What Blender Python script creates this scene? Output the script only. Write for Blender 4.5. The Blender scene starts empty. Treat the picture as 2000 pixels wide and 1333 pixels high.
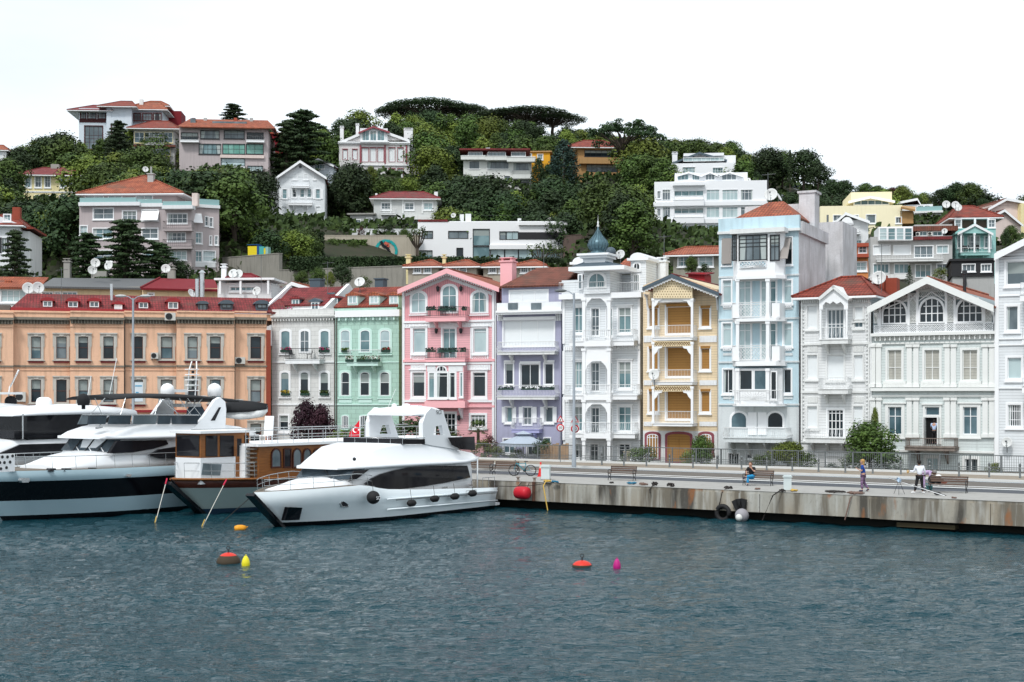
import bpy,bmesh,math,random
from mathutils import Vector,Matrix,Euler
from mathutils import noise as mnoise
R=math.radians
random.seed(7)
C=bpy.context.scene.collection
SC=bpy.context.scene
# ---------------------------------------------------------------- camera
FP,HZ,CZ=2777.8,775.0,6.8
cam_d=bpy.data.cameras.new("camera");cam=bpy.data.objects.new("camera",cam_d);C.objects.link(cam)
cam.location=(0,0,CZ);cam.rotation_euler=(R(90),0,0)
cam_d.lens=50;cam_d.sensor_width=36;cam_d.shift_y=(HZ-666.5)/2000.0
cam_d.clip_start=0.5;cam_d.clip_end=6000
SC.camera=cam
# ---------------------------------------------------------------- light: bright overcast
w=bpy.data.worlds.new("World");SC.world=w;w.use_nodes=True
nt=w.node_tree;nt.nodes.clear()
sky=nt.nodes.new('ShaderNodeTexSky');sky.sky_type='NISHITA';sky.sun_disc=False
SUN_EL,SUN_AZ=R(52),R(205)
sky.sun_elevation=SUN_EL;sky.sun_rotation=SUN_AZ;sky.air_density=1.0;sky.dust_density=3.0
hsv=nt.nodes.new('ShaderNodeHueSaturation');hsv.inputs['Saturation'].default_value=0.12
mixw=nt.nodes.new('ShaderNodeMixRGB');mixw.inputs['Fac'].default_value=0.80;mixw.inputs['Color2'].default_value=(9.7,10.6,11.3,1)
tcw=nt.nodes.new('ShaderNodeTexCoord');nz=nt.nodes.new('ShaderNodeTexNoise');nz.inputs['Scale'].default_value=2.2;nz.inputs['Detail'].default_value=5
mpw=nt.nodes.new('ShaderNodeMapping');mpw.inputs['Scale'].default_value=(1,1,3.5)
mr=nt.nodes.new('ShaderNodeMapRange');mr.inputs[1].default_value=.3;mr.inputs[2].default_value=.7;mr.inputs[3].default_value=.78;mr.inputs[4].default_value=1.04
mul=nt.nodes.new('ShaderNodeVectorMath');mul.operation='SCALE'
bg=nt.nodes.new('ShaderNodeBackground');bg.inputs['Strength'].default_value=0.09
out=nt.nodes.new('ShaderNodeOutputWorld')
L=nt.links.new
L(sky.outputs[0],hsv.inputs['Color']);L(hsv.outputs[0],mixw.inputs['Color1'])
L(tcw.outputs['Generated'],mpw.inputs[0]);L(mpw.outputs[0],nz.inputs['Vector']);L(nz.outputs['Fac'],mr.inputs[0])
L(mixw.outputs[0],mul.inputs[0]);L(mr.outputs[0],mul.inputs['Scale']);L(mul.outputs[0],bg.inputs['Color']);L(bg.outputs[0],out.inputs[0])
sd=bpy.data.lights.new("sun",'SUN');sd.energy=1.5;sd.angle=R(10);sd.color=(1,.985,.96)
sun=bpy.data.objects.new("sun",sd);C.objects.link(sun)
dv=Vector((math.sin(SUN_AZ)*math.cos(SUN_EL),math.cos(SUN_AZ)*math.cos(SUN_EL),math.sin(SUN_EL)))
sun.rotation_euler=dv.to_track_quat('Z','Y').to_euler();sun.location=(0,-50,80)
SC.view_settings.view_transform='Standard';SC.view_settings.look='None'
SC.view_settings.exposure=0.53;SC.view_settings.gamma=1
# ---------------------------------------------------------------- materials
MATS={}
def hexc(h):
 h=h.lstrip('#');c=[int(h[i:i+2],16)/255 for i in(0,2,4)]
 return tuple(((x+.055)/1.055)**2.4 if x>.04045 else x/12.92 for x in c)
def mat(name,col,rough=.75,kind='plain',dirt=.25,spec=.3,metal=0,s=1.0,col2=None):
 """kind: plain plaster siding vsiding block tile glass gloss leaf wood lattice metal rope"""
 if name in MATS:return MATS[name]
 if isinstance(col,str):col=hexc(col)
 m=bpy.data.materials.new(name);m.use_nodes=True;N=m.node_tree.nodes;K=m.node_tree.links.new
 b=N['Principled BSDF'];b.inputs['Roughness'].default_value=rough;b.inputs['Metallic'].default_value=metal
 b.inputs['Specular IOR Level'].default_value=spec
 tc=N.new('ShaderNodeTexCoord')
 def noise(scale,vec=(1,1,1),det=4):
  mp=N.new('ShaderNodeMapping');mp.inputs['Scale'].default_value=vec
  n=N.new('ShaderNodeTexNoise');n.inputs['Scale'].default_value=scale;n.inputs['Detail'].default_value=det
  K(tc.outputs['Object'],mp.inputs[0]);K(mp.outputs[0],n.inputs['Vector']);return n.outputs['Fac']
 def rng(src,a,b_,c,d):
  r=N.new('ShaderNodeMapRange');K(src,r.inputs[0])
  for i,v in zip((1,2,3,4),(a,b_,c,d)):r.inputs[i].default_value=v
  return r.outputs[0]
 def mix(fac,c1,c2,mode='MIX'):
  x=N.new('ShaderNodeMixRGB');x.blend_type=mode
  for sock,v in((x.inputs['Fac'],fac),(x.inputs['Color1'],c1),(x.inputs['Color2'],c2)):
   if isinstance(v,(int,float)):sock.default_value=v
   elif isinstance(v,tuple):sock.default_value=(*v[:3],1)
   else:K(v,sock)
  return x.outputs[0]
 def bump(h,strength,dist=.02):
  bp=N.new('ShaderNodeBump');bp.inputs['Strength'].default_value=strength;bp.inputs['Distance'].default_value=dist
  K(h,bp.inputs['Height']);K(bp.outputs[0],b.inputs['Normal'])
 if kind in('plaster','siding','vsiding','block'):dirt=min(1,dirt*1.5)
 dark=tuple(c*.5 for c in col);c2=col2 or tuple(c*.8 for c in col)
 if isinstance(c2,str):c2=hexc(c2)
 base=col
 def lines(axis,period,width):
  sp=N.new('ShaderNodeSeparateXYZ');K(tc.outputs['Object'],sp.inputs[0])
  d=N.new('ShaderNodeMath');d.operation='DIVIDE';K(sp.outputs[axis],d.inputs[0]);d.inputs[1].default_value=period
  f=N.new('ShaderNodeMath');f.operation='FRACT';K(d.outputs[0],f.inputs[0])
  l=N.new('ShaderNodeMath');l.operation='LESS_THAN';K(f.outputs[0],l.inputs[0]);l.inputs[1].default_value=width
  return l.outputs[0],f.outputs[0]
 if kind in('plaster','siding','vsiding','block','lattice'):
  base=mix(rng(noise(.7*s),.35,.7,0,dirt*.6),col,c2)
  base=mix(rng(noise(1.4*s,(2.2,2.2,.22)),.5,.8,0,dirt),base,dark)
  base=mix(rng(noise(9*s),.3,.75,0,dirt*.35),base,dark)
  if kind=='siding':
   l,f=lines(2,.2,.16);base=mix(mix(.55,(0,0,0),l),base,tuple(c*.62 for c in col));bump(f,.5,.02)
   base=mix(l,base,tuple(c*.66 for c in col))
  if kind=='vsiding':
   l,f=lines(0,.17,.25);base=mix(l,base,tuple(c*.62 for c in col))
  if kind=='block':
   br=N.new('ShaderNodeTexBrick');mp=N.new('ShaderNodeMapping');mp.inputs['Rotation'].default_value=(R(90),0,0)
   K(tc.outputs['Object'],mp.inputs[0]);K(mp.outputs[0],br.inputs['Vector'])
   br.inputs['Scale'].default_value=1;br.inputs['Brick Width'].default_value=.8*s;br.inputs['Row Height'].default_value=.4*s;br.inputs['Mortar Size'].default_value=.018*s
   br.inputs['Color1'].default_value=(0,0,0,1);br.inputs['Color2'].default_value=(.22,.22,.22,1);br.inputs['Mortar'].default_value=(.8,.8,.8,1)
   base=mix(br.outputs['Color'],base,tuple(c*.6 for c in col))
 elif kind=='tile':
  l,f=lines(0,.26,.3)
  l2,f2=lines(2,.2,.22)
  base=mix(rng(noise(1.1*s,(1,1,1),6),.38,.62,0,1),col,c2)
  base=mix(rng(noise(7,(1,.3,1),3),.45,.62,0,.75),base,tuple(c*.5 for c in col))
  base=mix(l2,base,mix(.55,base,(.02,.01,.008)));base=mix(l,base,mix(.45,base,(.03,.012,.01)));bump(f,.6,.05)
  base=mix(rng(noise(.5,(1,1,1),5),.52,.72,0,.5),base,(.10,.085,.065))
 elif kind=='leaf':
  oi=N.new('ShaderNodeObjectInfo');r1=rng(oi.outputs['Random'],0,1,0,1)
  base=mix(rng(noise(.45*s,(1,1,1),3),.35,.65,0,1),col,c2)
  base=mix(rng(noise(1.6*s),.4,.65,0,.6),base,tuple(min(1,c*1.4)for c in col))
  g=N.new('ShaderNodeHueSaturation');K(base,g.inputs['Color']);K(rng(r1,0,1,.72,1.3),g.inputs['Value']);K(rng(r1,0,1,.488,.512),g.inputs['Hue']);base=g.outputs[0]
  try:b.inputs['Subsurface Weight'].default_value=0
  except Exception:pass
 elif kind=='wood':
  base=mix(rng(noise(5*s,(.3,1,3)),.35,.7,0,1),col,c2)
 elif kind=='glass':
  base=mix(rng(noise(.6,(1,1,.6)),.4,.6,0,1),col,c2)
 elif kind=='metal':
  base=mix(rng(noise(3),.4,.7,0,dirt),col,dark)
 elif kind=='plain':
  base=mix(rng(noise(2.5*s),.35,.75,0,dirt),col,c2)
 if isinstance(base,tuple):b.inputs['Base Color'].default_value=(*base,1)
 else:K(base,b.inputs['Base Color'])
 if kind in('plaster','block'):bump(noise(14*s),.25,.01)
 MATS[name]=m;return m
white=mat('white_paint',(.82,.84,.85),.6,'plaster',.14)
offw=mat('aged_white_paint',(.77,.78,.77),.65,'plaster',.26)
trimw=mat('white_trim',(.86,.87,.88),.5,'plain',.08)
g_dark=mat('dark_glass',(.012,.018,.022),.06,'glass',spec=.35,col2=(.02,.032,.04))
g_blue=mat('blue_glass',(.045,.09,.11),.06,'glass',spec=.45,col2=(.12,.19,.22))
g_teal=mat('teal_glass',(.09,.17,.19),.08,'glass',spec=.45,col2=(.20,.31,.33))
g_pale=mat('curtained_glass',(.33,.44,.46),.12,'glass',spec=.5,col2=(.46,.57,.58))
g_grey=mat('grey_glass',(.09,.12,.135),.08,'glass',spec=.45,col2=(.17,.21,.23))
g_green=mat('green_glass',(.10,.30,.24),.1,'glass',spec=.5,col2=(.2,.42,.36))
blindm=mat('pale_blind',(.30,.34,.33),.8,'plain',.2)
curtm=mat('net_curtain',(.42,.47,.46),.8,'plain',.2)
shutw=mat('white_roller',(.76,.79,.80),.6,'plain',.1)
iron_w=mat('white_iron',(.74,.75,.75),.5,'plain',.1)
iron_b=mat('dark_iron',(.03,.032,.035),.5,'plain',.1)
iron_g=mat('grey_iron',(.14,.155,.16),.45,'metal',.3)
steel=mat('stainless_steel',(.55,.57,.58),.25,'metal',.1,metal=.85)
t_red=mat('red_tile',hexc('#a04a3a'),.85,'tile',col2=hexc('#7c3a30'))
t_orange=mat('orange_tile',hexc('#b8694d'),.85,'tile',col2=hexc('#94503c'))
t_brown=mat('brown_tile',hexc('#8a5344'),.85,'tile',col2=hexc('#6a4538'))
t_maroon=mat('maroon_tile',hexc('#943c3e'),.8,'tile',col2=hexc('#6f2e30'))
slate=mat('slate_grey',(.075,.105,.13),.5,'plain',.4)
conc=mat('concrete',(.36,.35,.32),.85,'plaster',.5)
greyw=mat('grey_render',(.45,.45,.44),.8,'plaster',.3)
brickm=mat('old_red_brick',hexc('#9a4a38'),.85,'block',.4,s=.3)
GLASS=dict(dark=g_dark,blue=g_blue,teal=g_teal,pale=g_pale,grey=g_grey,green=g_green,white=shutw)
# ---------------------------------------------------------------- mesh building
class M:
 def __init__(s):s.v=[];s.f=[];s.m=[];s.sm=[]
 def add(s,vs,fs,mi=0,smooth=False):
  o=len(s.v);s.v+=[tuple(p)for p in vs]
  for f in fs:s.f.append([i+o for i in f]);s.m.append(mi);s.sm.append(smooth)
  return s
 def box(s,x0,x1,y0,y1,z0,z1,mi=0):
  if x1<x0:x0,x1=x1,x0
  if y1<y0:y0,y1=y1,y0
  if z1<z0:z0,z1=z1,z0
  return s.add([(x0,y0,z0),(x1,y0,z0),(x1,y1,z0),(x0,y1,z0),(x0,y0,z1),(x1,y0,z1),(x1,y1,z1),(x0,y1,z1)],[(0,3,2,1),(4,5,6,7),(0,1,5,4),(1,2,6,5),(2,3,7,6),(3,0,4,7)],mi)
 def prism(s,poly,y0,y1,mi=0):
  n=len(poly);a=[(p[0],y0,p[1])for p in poly];b=[(p[0],y1,p[1])for p in poly]
  return s.add(a+b,[list(range(n)),list(range(2*n-1,n-1,-1))]+[((i+1)%n,i,n+i,n+(i+1)%n)for i in range(n)],mi)
 def ring(s,outer,inner,y0,y1,mi=0):
  n=len(outer)
  vs=[(p[0],y0,p[1])for p in outer]+[(p[0],y0,p[1])for p in inner]+[(p[0],y1,p[1])for p in outer]+[(p[0],y1,p[1])for p in inner]
  fs=[]
  for i in range(n):
   j=(i+1)%n
   fs+=[(i,j,n+j,n+i),(j,i,2*n+i,2*n+j),(n+i,n+j,3*n+j,3*n+i)]
  return s.add(vs,fs,mi)
 def slab(s,pts,t,mi=0):
  P=[Vector(p)for p in pts];n=(P[1]-P[0]).cross(P[2]-P[0]).normalized()
  if n.z<0:P.reverse();n=-n
  k=len(P);Q=[p-n*t for p in P]
  return s.add(P+Q,[list(range(k)),list(range(2*k-1,k-1,-1))]+[(i,k+i,k+(i+1)%k,(i+1)%k)for i in range(k)],mi)
 def tube(s,pts,r,n=6,mi=0,cap=True,smooth=True):
  P=[Vector(p)for p in pts];k=len(P);vs=[]
  rr=r if isinstance(r,(list,tuple))else[r]*k
  for i,p in enumerate(P):
   d=(P[min(i+1,k-1)]-P[max(i-1,0)]);
   d=d.normalized()if d.length>1e-9 else Vector((0,0,1))
   a=Vector((0,0,1))if abs(d.z)<.9 else Vector((1,0,0));e1=d.cross(a).normalized();e2=d.cross(e1)
   vs+=[p+(e1*math.cos(2*math.pi*j/n)+e2*math.sin(2*math.pi*j/n))*rr[i]for j in range(n)]
  fs=[(i*n+j,(i+1)*n+j,(i+1)*n+(j+1)%n,i*n+(j+1)%n)for i in range(k-1)for j in range(n)]
  s.add(vs,fs,mi,smooth)
  if cap:s.add([vs[j]for j in range(n)],[list(range(n))],mi);s.add([vs[(k-1)*n+j]for j in range(n)],[list(range(n-1,-1,-1))],mi)
  return s
 def lathe(s,prof,c=(0,0,0),n=16,mi=0,smooth=True,axis='z',sx=1,sy=1):
  vs=[]
  for(r,z)in prof:
   for j in range(n):
    a=2*math.pi*j/n;p=(r*math.cos(a)*sx,r*math.sin(a)*sy,z)
    if axis=='y':p=(p[0],p[2],p[1])
    if axis=='x':p=(p[2],p[0],p[1])
    vs.append((p[0]+c[0],p[1]+c[1],p[2]+c[2]))
  fs=[(i*n+j,i*n+(j+1)%n,(i+1)*n+(j+1)%n,(i+1)*n+j)for i in range(len(prof)-1)for j in range(n)]
  return s.add(vs,fs,mi,smooth)
 def sphere(s,c,r,n=12,k=8,mi=0,sc=(1,1,1)):
  vs=[];
  for i in range(k+1):
   t=math.pi*i/k
   for j in range(n):
    a=2*math.pi*j/n
    vs.append((c[0]+r*sc[0]*math.sin(t)*math.cos(a),c[1]+r*sc[1]*math.sin(t)*math.sin(a),c[2]+r*sc[2]*math.cos(t)))
  return s.add(vs,[(i*n+j,(i+1)*n+j,(i+1)*n+(j+1)%n,i*n+(j+1)%n)for i in range(k)for j in range(n)],mi,True)
def obj(name,m,mats,parent=None,label=None,fixn=False):
 me=bpy.data.meshes.new(name);me.from_pydata(m.v,[],m.f)
 if not isinstance(mats,(list,tuple)):mats=[mats]
 for x in mats:me.materials.append(x)
 me.polygons.foreach_set('material_index',m.m);me.polygons.foreach_set('use_smooth',m.sm);me.update()
 if fixn:
  bm=bmesh.new();bm.from_mesh(me);bmesh.ops.remove_doubles(bm,verts=bm.verts,dist=1e-4);bmesh.ops.recalc_face_normals(bm,faces=bm.faces);bm.to_mesh(me);bm.free()
 o=bpy.data.objects.new(name,me);C.objects.link(o)
 if parent:o.parent=parent
 if label:o['label']=label
 return o
def thing(name,label,cat,loc=(0,0,0),rz=0,group=None):
 o=bpy.data.objects.new(name,None);C.objects.link(o);o.empty_display_size=.2
 o.location=loc;o.rotation_euler=(0,0,rz);o['label']=label;o['category']=cat
 if group:o['group']=group
 return o
def tag(o,label,cat,group=None):
 o['label']=label;o['category']=cat
 if group:o['group']=group
 return o
def struct(name,m,mats):
 o=obj(name,m,mats);o['kind']='structure';return o
def kids(o):return[c for c in ALLP.get(o.name,[])]
def dup(root,loc=None,rz=None,label=None,group=None,scale=None):
 def cp(o,parent):
  c=o.copy();C.objects.link(c);c.parent=parent
  for ch in list(o.children):cp(ch,c)
  return c
 r=cp(root,None)
 if loc is not None:r.location=loc
 if rz is not None:r.rotation_euler=(0,0,rz)
 if label:r['label']=label
 if group:r['group']=group
 if scale is not None:r.scale=scale if isinstance(scale,tuple)else(scale,)*3
 return r
def P(px,py,Y):return Vector(((px-1000)/FP*Y,Y,CZ+(HZ-py)/FP*Y))
def PG(px,py,z=1.65):
 Y=(CZ-z)*FP/(py-HZ);return Vector(((px-1000)/FP*Y,Y,z))
 # a vertical plane standing in the scene: local x along it, local y into the building, z up
class Frame:
 def __init__(s,px,Y,deg,zb):
  s.a=R(deg);s.o=Vector(((px-1000)/FP*Y,Y,zb));s.ca=math.cos(s.a);s.sa=math.sin(s.a)
 def u(s,px,v=0):
  t=(px-1000)/FP
  return(t*(s.o.y+v*s.ca)-s.o.x+v*s.sa)/(s.ca-t*s.sa)
 def Yd(s,px,v=0):return s.o.y+s.u(px,v)*s.sa+v*s.ca
 def z(s,py,px,v=0):return CZ+(HZ-py)/FP*s.Yd(px,v)-s.o.z
 def rect(s,x0,y0,x1,y1,v=0):
  m=(x0+x1)/2;return s.u(x0,v),s.u(x1,v),s.z(y1,m,v),s.z(y0,m,v)
 def uz(s,px,py,v=0):return(s.u(px,v),s.z(py,px,v))
 def w(s,u,v,z):return Vector((s.o.x+u*s.ca-v*s.sa,s.o.y+u*s.sa+v*s.ca,s.o.z+z))
def archpts(u0,u1,z0,z1,n=8,rise=None):
 w2=(u1-u0)/2;rise=w2 if rise is None else rise;zs=z1-rise;c=(u0+u1)/2
 return[(u0,z0),(u1,z0)]+[(c+w2*math.cos(math.pi*i/n),zs+rise*math.sin(math.pi*i/n))for i in range(n+1)]
class House:
 """one building; everything given in photo pixels is laid out on the plane of its facade"""
 def __init__(s,name,label,px,Y,deg,zb,cat='house',group=None):
  s.f=Frame(px,Y,deg,zb);s.root=thing(name,label,cat,s.f.o,s.f.a,group);s.holes=[];s.rnd=random.Random(len(label)+px)
 def part(s,name,m,mats,parent=None,label=None,fixn=False):return obj(name,m,mats,parent or s.root,label,fixn)
 def wall(s,x0,ytop,x1,mt,depth=10,z0=-.5,name='wall',v=0,ybot=None,side=None):
  f=s.f;u0,u1=f.u(x0,v),f.u(x1,v);zt=f.z(ytop,(x0+x1)/2,v)
  if ybot is not None:z0=f.z(ybot,(x0+x1)/2,v)
  hs=[h for h in s.holes if h[0]>u0 and h[1]<u1 and h[3]<zt and h[2]>z0]
  us=sorted(set([u0,u1]+[h[0]for h in hs]+[h[1]for h in hs]));zs=sorted(set([z0,zt]+[h[2]for h in hs]+[h[3]for h in hs]))
  m=M()
  for i in range(len(us)-1):
   for j in range(len(zs)-1):
    cu,cz=(us[i]+us[i+1])/2,(zs[j]+zs[j+1])/2
    if any(h[0]<cu<h[1]and h[2]<cz<h[3]for h in hs):continue
    m.add([(us[i],v,zs[j]),(us[i+1],v,zs[j]),(us[i+1],v,zs[j+1]),(us[i],v,zs[j+1])],[(0,1,2,3)])
  for(a,b,c,d)in hs:
   r=v+.16
   m.add([(a,v,c),(b,v,c),(b,v,d),(a,v,d),(a,r,c),(b,r,c),(b,r,d),(a,r,d)],[(0,4,5,1),(1,5,6,2),(2,6,7,3),(3,7,4,0),(4,7,6,5)])
  D=v+depth
  m.add([(u0,v,z0),(u1,v,z0),(u1,D,z0),(u0,D,z0),(u0,v,zt),(u1,v,zt),(u1,D,zt),(u0,D,zt)],[(4,5,6,7),(2,3,7,6),(3,0,4,7)],0)
  m.add([(u1,v,z0),(u1,D,z0),(u1,D,zt),(u1,v,zt)],[(0,1,2,3)],1 if side else 0)
  s.holes=[h for h in s.holes if h not in hs]
  return s.part(name,m,[mt,side]if side else mt)
 def gable(s,pts,mt,depth=8,v=0,name='gable_wall',y1=None):
  m=M();m.prism([s.f.uz(x,y,v)for x,y in pts],v,v+depth);return s.part(name,m,mt,fixn=True)
 def band(s,x0,y0,x1,y1,mt,out=.12,v=0,name='cornice',inn=.05,n=0,parent=None,label=None):
  u0,u1,z0,z1=s.f.rect(x0,y0,x1,y1,v-out);m=M()
  if z1-z0>.25 and n==0:m.box(u0,u1,v-out*.55,v+inn,z0,z0+(z1-z0)*.5);m.box(u0,u1,v-out,v+inn,z0+(z1-z0)*.5,z1)
  else:m.box(u0,u1,v-out,v+inn,z0,z1)
  return s.part(name,m,mt,parent,label)
 def dentils(s,x0,y0,x1,y1,n,mt,out=.2,v=0,name='brackets',w=.4):
  u0,u1,z0,z1=s.f.rect(x0,y0,x1,y1,v-out*.5);m=M();p=(u1-u0)/n
  m.box(u0,u1,v-.03,v+.02,z0+.01,z1-.01)
  for i in range(n):m.box(u0+p*(i+.5-w/2),u0+p*(i+.5+w/2),v-out,v+.02,z0,z1)
  return s.part(name,m,mt)
 def win(s,x0,y0,x1,y1,g='dark',fr=None,trim=.12,tm=None,nv=1,nh=(.5,),arch=0,v=0,hole=True,blind=0,sill=True,head=False,door=False,top=None,name=None):
  """window in the wall plane; arch = rise in metres; bars at nv mullions and nh heights (fractions)"""
  u0,u1,z0,z1=s.f.rect(x0,y0,x1,y1,v);fr=fr or trimw;tm=tm or trimw;w=u1-u0
  if arch:hole=False
  rec=v+.13 if hole else v-.02
  if hole:s.holes.append((u0,u1,z0,z1))
  pm=M()
  if arch:pm.prism(archpts(u0,u1,z0,z1,8,arch),rec,rec+.015)
  else:pm.box(u0,u1,rec,rec+.012,z0,z1)
  W=s.part(name or('door' if door else 'window'),pm,GLASS[g]if isinstance(g,str)else g,fixn=bool(arch))
  t=.055 if w>.9 else.045;fm=M();y0_,y1_=rec-.05,rec-.004
  if arch:
   fm.ring(archpts(u0,u1,z0,z1,8,arch),archpts(u0+t,u1-t,z0+t,z1-t,8,max(.05,arch-t*.3)),y0_,y1_)
  else:
   fm.ring([(u0,z0),(u1,z0),(u1,z1),(u0,z1)],[(u0+t,z0+t),(u1-t,z0+t),(u1-t,z1-t),(u0+t,z1-t)],y0_,y1_)
  for i in range(nv):c=u0+w*(i+1)/(nv+1);fm.box(c-t*.5,c+t*.5,y0_+.006,y1_-.002,z0+t,(z1-t if not arch else z1-arch*.12))
  for h in nh:c=z0+(z1-z0)*h;fm.box(u0+t,u1-t,y0_+.009,y1_-.003,c-t*.45,c+t*.45)
  s.part('frame',fm,fr,W)
  rw=random.Random(int(x0*7+y0*3));q_=rw.random();zt_=z1-t-(arch or 0)*.55
  if not blind and g in('dark','grey','blue','teal')and w>.45 and not door and zt_-z0>.7 and s.f.o.y<320:
   cm=M();h_=zt_-z0-t
   if q_<.3:cm.box(u0+t,u1-t,rec-.003,rec-.001,zt_-h_*rw.uniform(.2,.55),zt_);s.part('blind',cm,blindm,W)
   elif q_<.65:
    k_=w*rw.uniform(.12,.24);cm.add([(u0+t,rec-.003,z0+t),(u0+t+k_*.7,rec-.003,z0+t),(u0+t+k_,rec-.003,zt_),(u0+t,rec-.003,zt_)],[(0,1,2,3)]);s.part('curtain',cm,curtm,W)
    if q_<.5:cm=M();cm.add([(u1-t-k_*.7,rec-.003,z0+t),(u1-t,rec-.003,z0+t),(u1-t,rec-.003,zt_),(u1-t-k_,rec-.003,zt_)],[(0,1,2,3)]);s.part('curtain',cm,curtm,W)
  if blind:
   bm_=M();bm_.box(u0+t,u1-t,rec-.003,rec-.001,z1-(z1-z0)*blind,z1-t);s.part('blind',bm_,blindm,W)
  if trim:
   q=trim;tmh=M();a,b=v-.06,v+.01
   if arch:tmh.ring(archpts(u0-q,u1+q,z0-q*.5,z1+q,8,arch+q*.4),archpts(u0,u1,z0,z1,8,arch),a,b)
   else:tmh.ring([(u0-q,z0-q),(u1+q,z0-q),(u1+q,z1+q),(u0-q,z1+q)],[(u0,z0),(u1,z0),(u1,z1),(u0,z1)],a,b)
   if head:tmh.box(u0-q*1.6,u1+q*1.6,v-.15,v,z1+q+.003,z1+q+.1)
   s.part('surround',tmh,tm,W)
  if sill and not door:
   sm_=M();sm_.box(u0-trim-.06,u1+trim+.06,v-.14,v,z0-trim-.1,z0-trim-.003);s.part('sill',sm_,tm,W)
  return W
 def rail(s,path,z0,z1,mt,parent,gap=.13,name='railing',style='bars',r=.014):
  """railing along local (u,v) points"""
  m=M();h=z1-z0
  for(a,b)in zip(path[:-1],path[1:]):
   A,B=Vector((*a,0)),Vector((*b,0));d=B-A;ln=d.length;n=max(2,int(ln/gap));e=d.normalized();pr=Vector((e.y,-e.x,0))
   m.tube([(a[0],a[1],z1),(b[0],b[1],z1)],r*1.9,4,smooth=False);m.tube([(a[0],a[1],z0+.07),(b[0],b[1],z0+.07)],r*1.3,4,smooth=False)
   if style=='lattice':
    k=max(1,round(ln/h));st=ln/k
    for i in range(k):
     for(p,q)in(((0,0),(1,1)),((0,1),(1,0)),((.5,0),(.5,1)),((0,.5),(1,.5)),((.25,.0),(1,.75)),((0,.25),(.75,1)),((.75,0),(0,.75)),((1,.25),(.25,1))):
      p0=A+e*(st*(i+p[0]));p1=A+e*(st*(i+q[0]));m.tube([(p0.x,p0.y,z0+.07+(h-.07)*p[1]),(p1.x,p1.y,z0+.07+(h-.07)*q[1])],r*.8,3,smooth=False)
    continue
   for i in range(n+1):
    p=A+d*(i/n)
    if style=='belly':m.tube([(p.x,p.y,z1),(p.x+pr.x*.02,p.y+pr.y*.02,z0+h*.6),(p.x+pr.x*.15,p.y+pr.y*.15,z0+h*.3),(p.x,p.y,z0+.02)],r,3,cap=False,smooth=False)
    elif style=='glass':pass
    else:m.tube([(p.x,p.y,z1),(p.x,p.y,z0)],r,3,cap=False,smooth=False)
  return s.part(name,m,mt,parent)
 def balcony(s,x0,x1,yr,ys,yb,mt,rm,depth=1.0,v=0,style='bars',gap=.13,brk=2,name='balcony',sides=True,r=.014):
  f=s.f;vf=v-depth;u0,u1=f.u(x0,vf),f.u(x1,vf);xm=(x0+x1)/2
  zr,zs,zb=f.z(yr,xm,vf),f.z(ys,xm,vf),f.z(yb,xm,vf);m=M()
  m.box(u0,u1,vf,v,zb,zs);m.box(u0-.06,u1+.06,vf-.06,v,zs,zs+.05)
  B=s.part(name,m,mt)
  if brk:
   for i in range(brk):
    k=M();c=u0+(u1-u0)*((i+.35)/(brk-.3)if brk>1 else.5)
    k.prism([(0,zb),(0,zb-.75*depth),(-depth*.25,zb-.6*depth),(-depth*.85,zb-.15),(-depth*.85,zb)],0,.12)
    k.v=[(c+y-.06,v+x,z)for x,y,z in k.v];s.part('bracket',k,mt,B,fixn=True)
  path=[(u0+.04,v-.02),(u0+.04,vf+.05),(u1-.04,vf+.05),(u1-.04,v-.02)]if sides else[(u0+.04,vf+.05),(u1-.04,vf+.05)]
  if rm:s.rail(path,zs+.05,zr,rm,B,gap,style=style,r=r)
  return B
 def post(s,x,y0,y1,mt,w=.22,v=0,name='post',cap=True):
  f=s.f;u=f.u(x,v);z0,z1=f.z(y1,x,v),f.z(y0,x,v);m=M();m.box(u-w/2,u+w/2,v-w/2,v+w/2,z0,z1)
  if cap:m.box(u-w*.72,u+w*.72,v-w*.72,v+w*.72,z1-.2,z1-.003);m.box(u-w*.7,u+w*.7,v-w*.7,v+w*.7,z0+.003,z0+.25)
  return s.part(name,m,mt)
 def pipe(s,x,y0,y1,mt=None,r=.05,v=-.1,name='drainpipe'):
  f=s.f;u=f.u(x,v);m=M();m.tube([(u,v,f.z(y0,x,v)),(u,v,f.z(y1,x,v))],r,6);return s.part(name,m,mt or iron_w)
 def hip(s,x0,x1,ye,yr,mt,depth,v=0,over=.5,ridge=.3,name='roof',lip=.14,fascia=None,full=True):
  """hipped roof over x0..x1, eave row ye, ridge row yr (read at the ridge's own distance)"""
  f=s.f;u0,u1=f.u(x0,v)-over,f.u(x1,v)+over;ze=f.z(ye,(x0+x1)/2,v-over);vm=v+depth/2
  zr=f.z(yr,(x0+x1)/2,vm);a,b=v-over,v+depth+over;rl=(u1-u0)*ridge/2;cu=(u0+u1)/2
  m=M();A,B_,Cc,D=(u0,a,ze),(u1,a,ze),(u1,b,ze),(u0,b,ze);E,G=(cu-rl,vm,zr),(cu+rl,vm,zr)
  for q in((A,B_,G,E),(B_,Cc,G),(Cc,D,E,G),(D,A,E)):m.slab(q,lip)
  for(p,q)in((A,E),(B_,G),(Cc,G),(D,E),(E,G)):m.tube([Vector(p)+Vector((0,0,.04)),Vector(q)+Vector((0,0,.04))],.09,5)
  o=s.part(name,m,mt)
  fm=M();fm.box(u0-.02,u1+.02,a-.03,b+.03,ze-.24,ze-.1);s.part('eave_board',fm,fascia or trimw,o)
  return o
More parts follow.
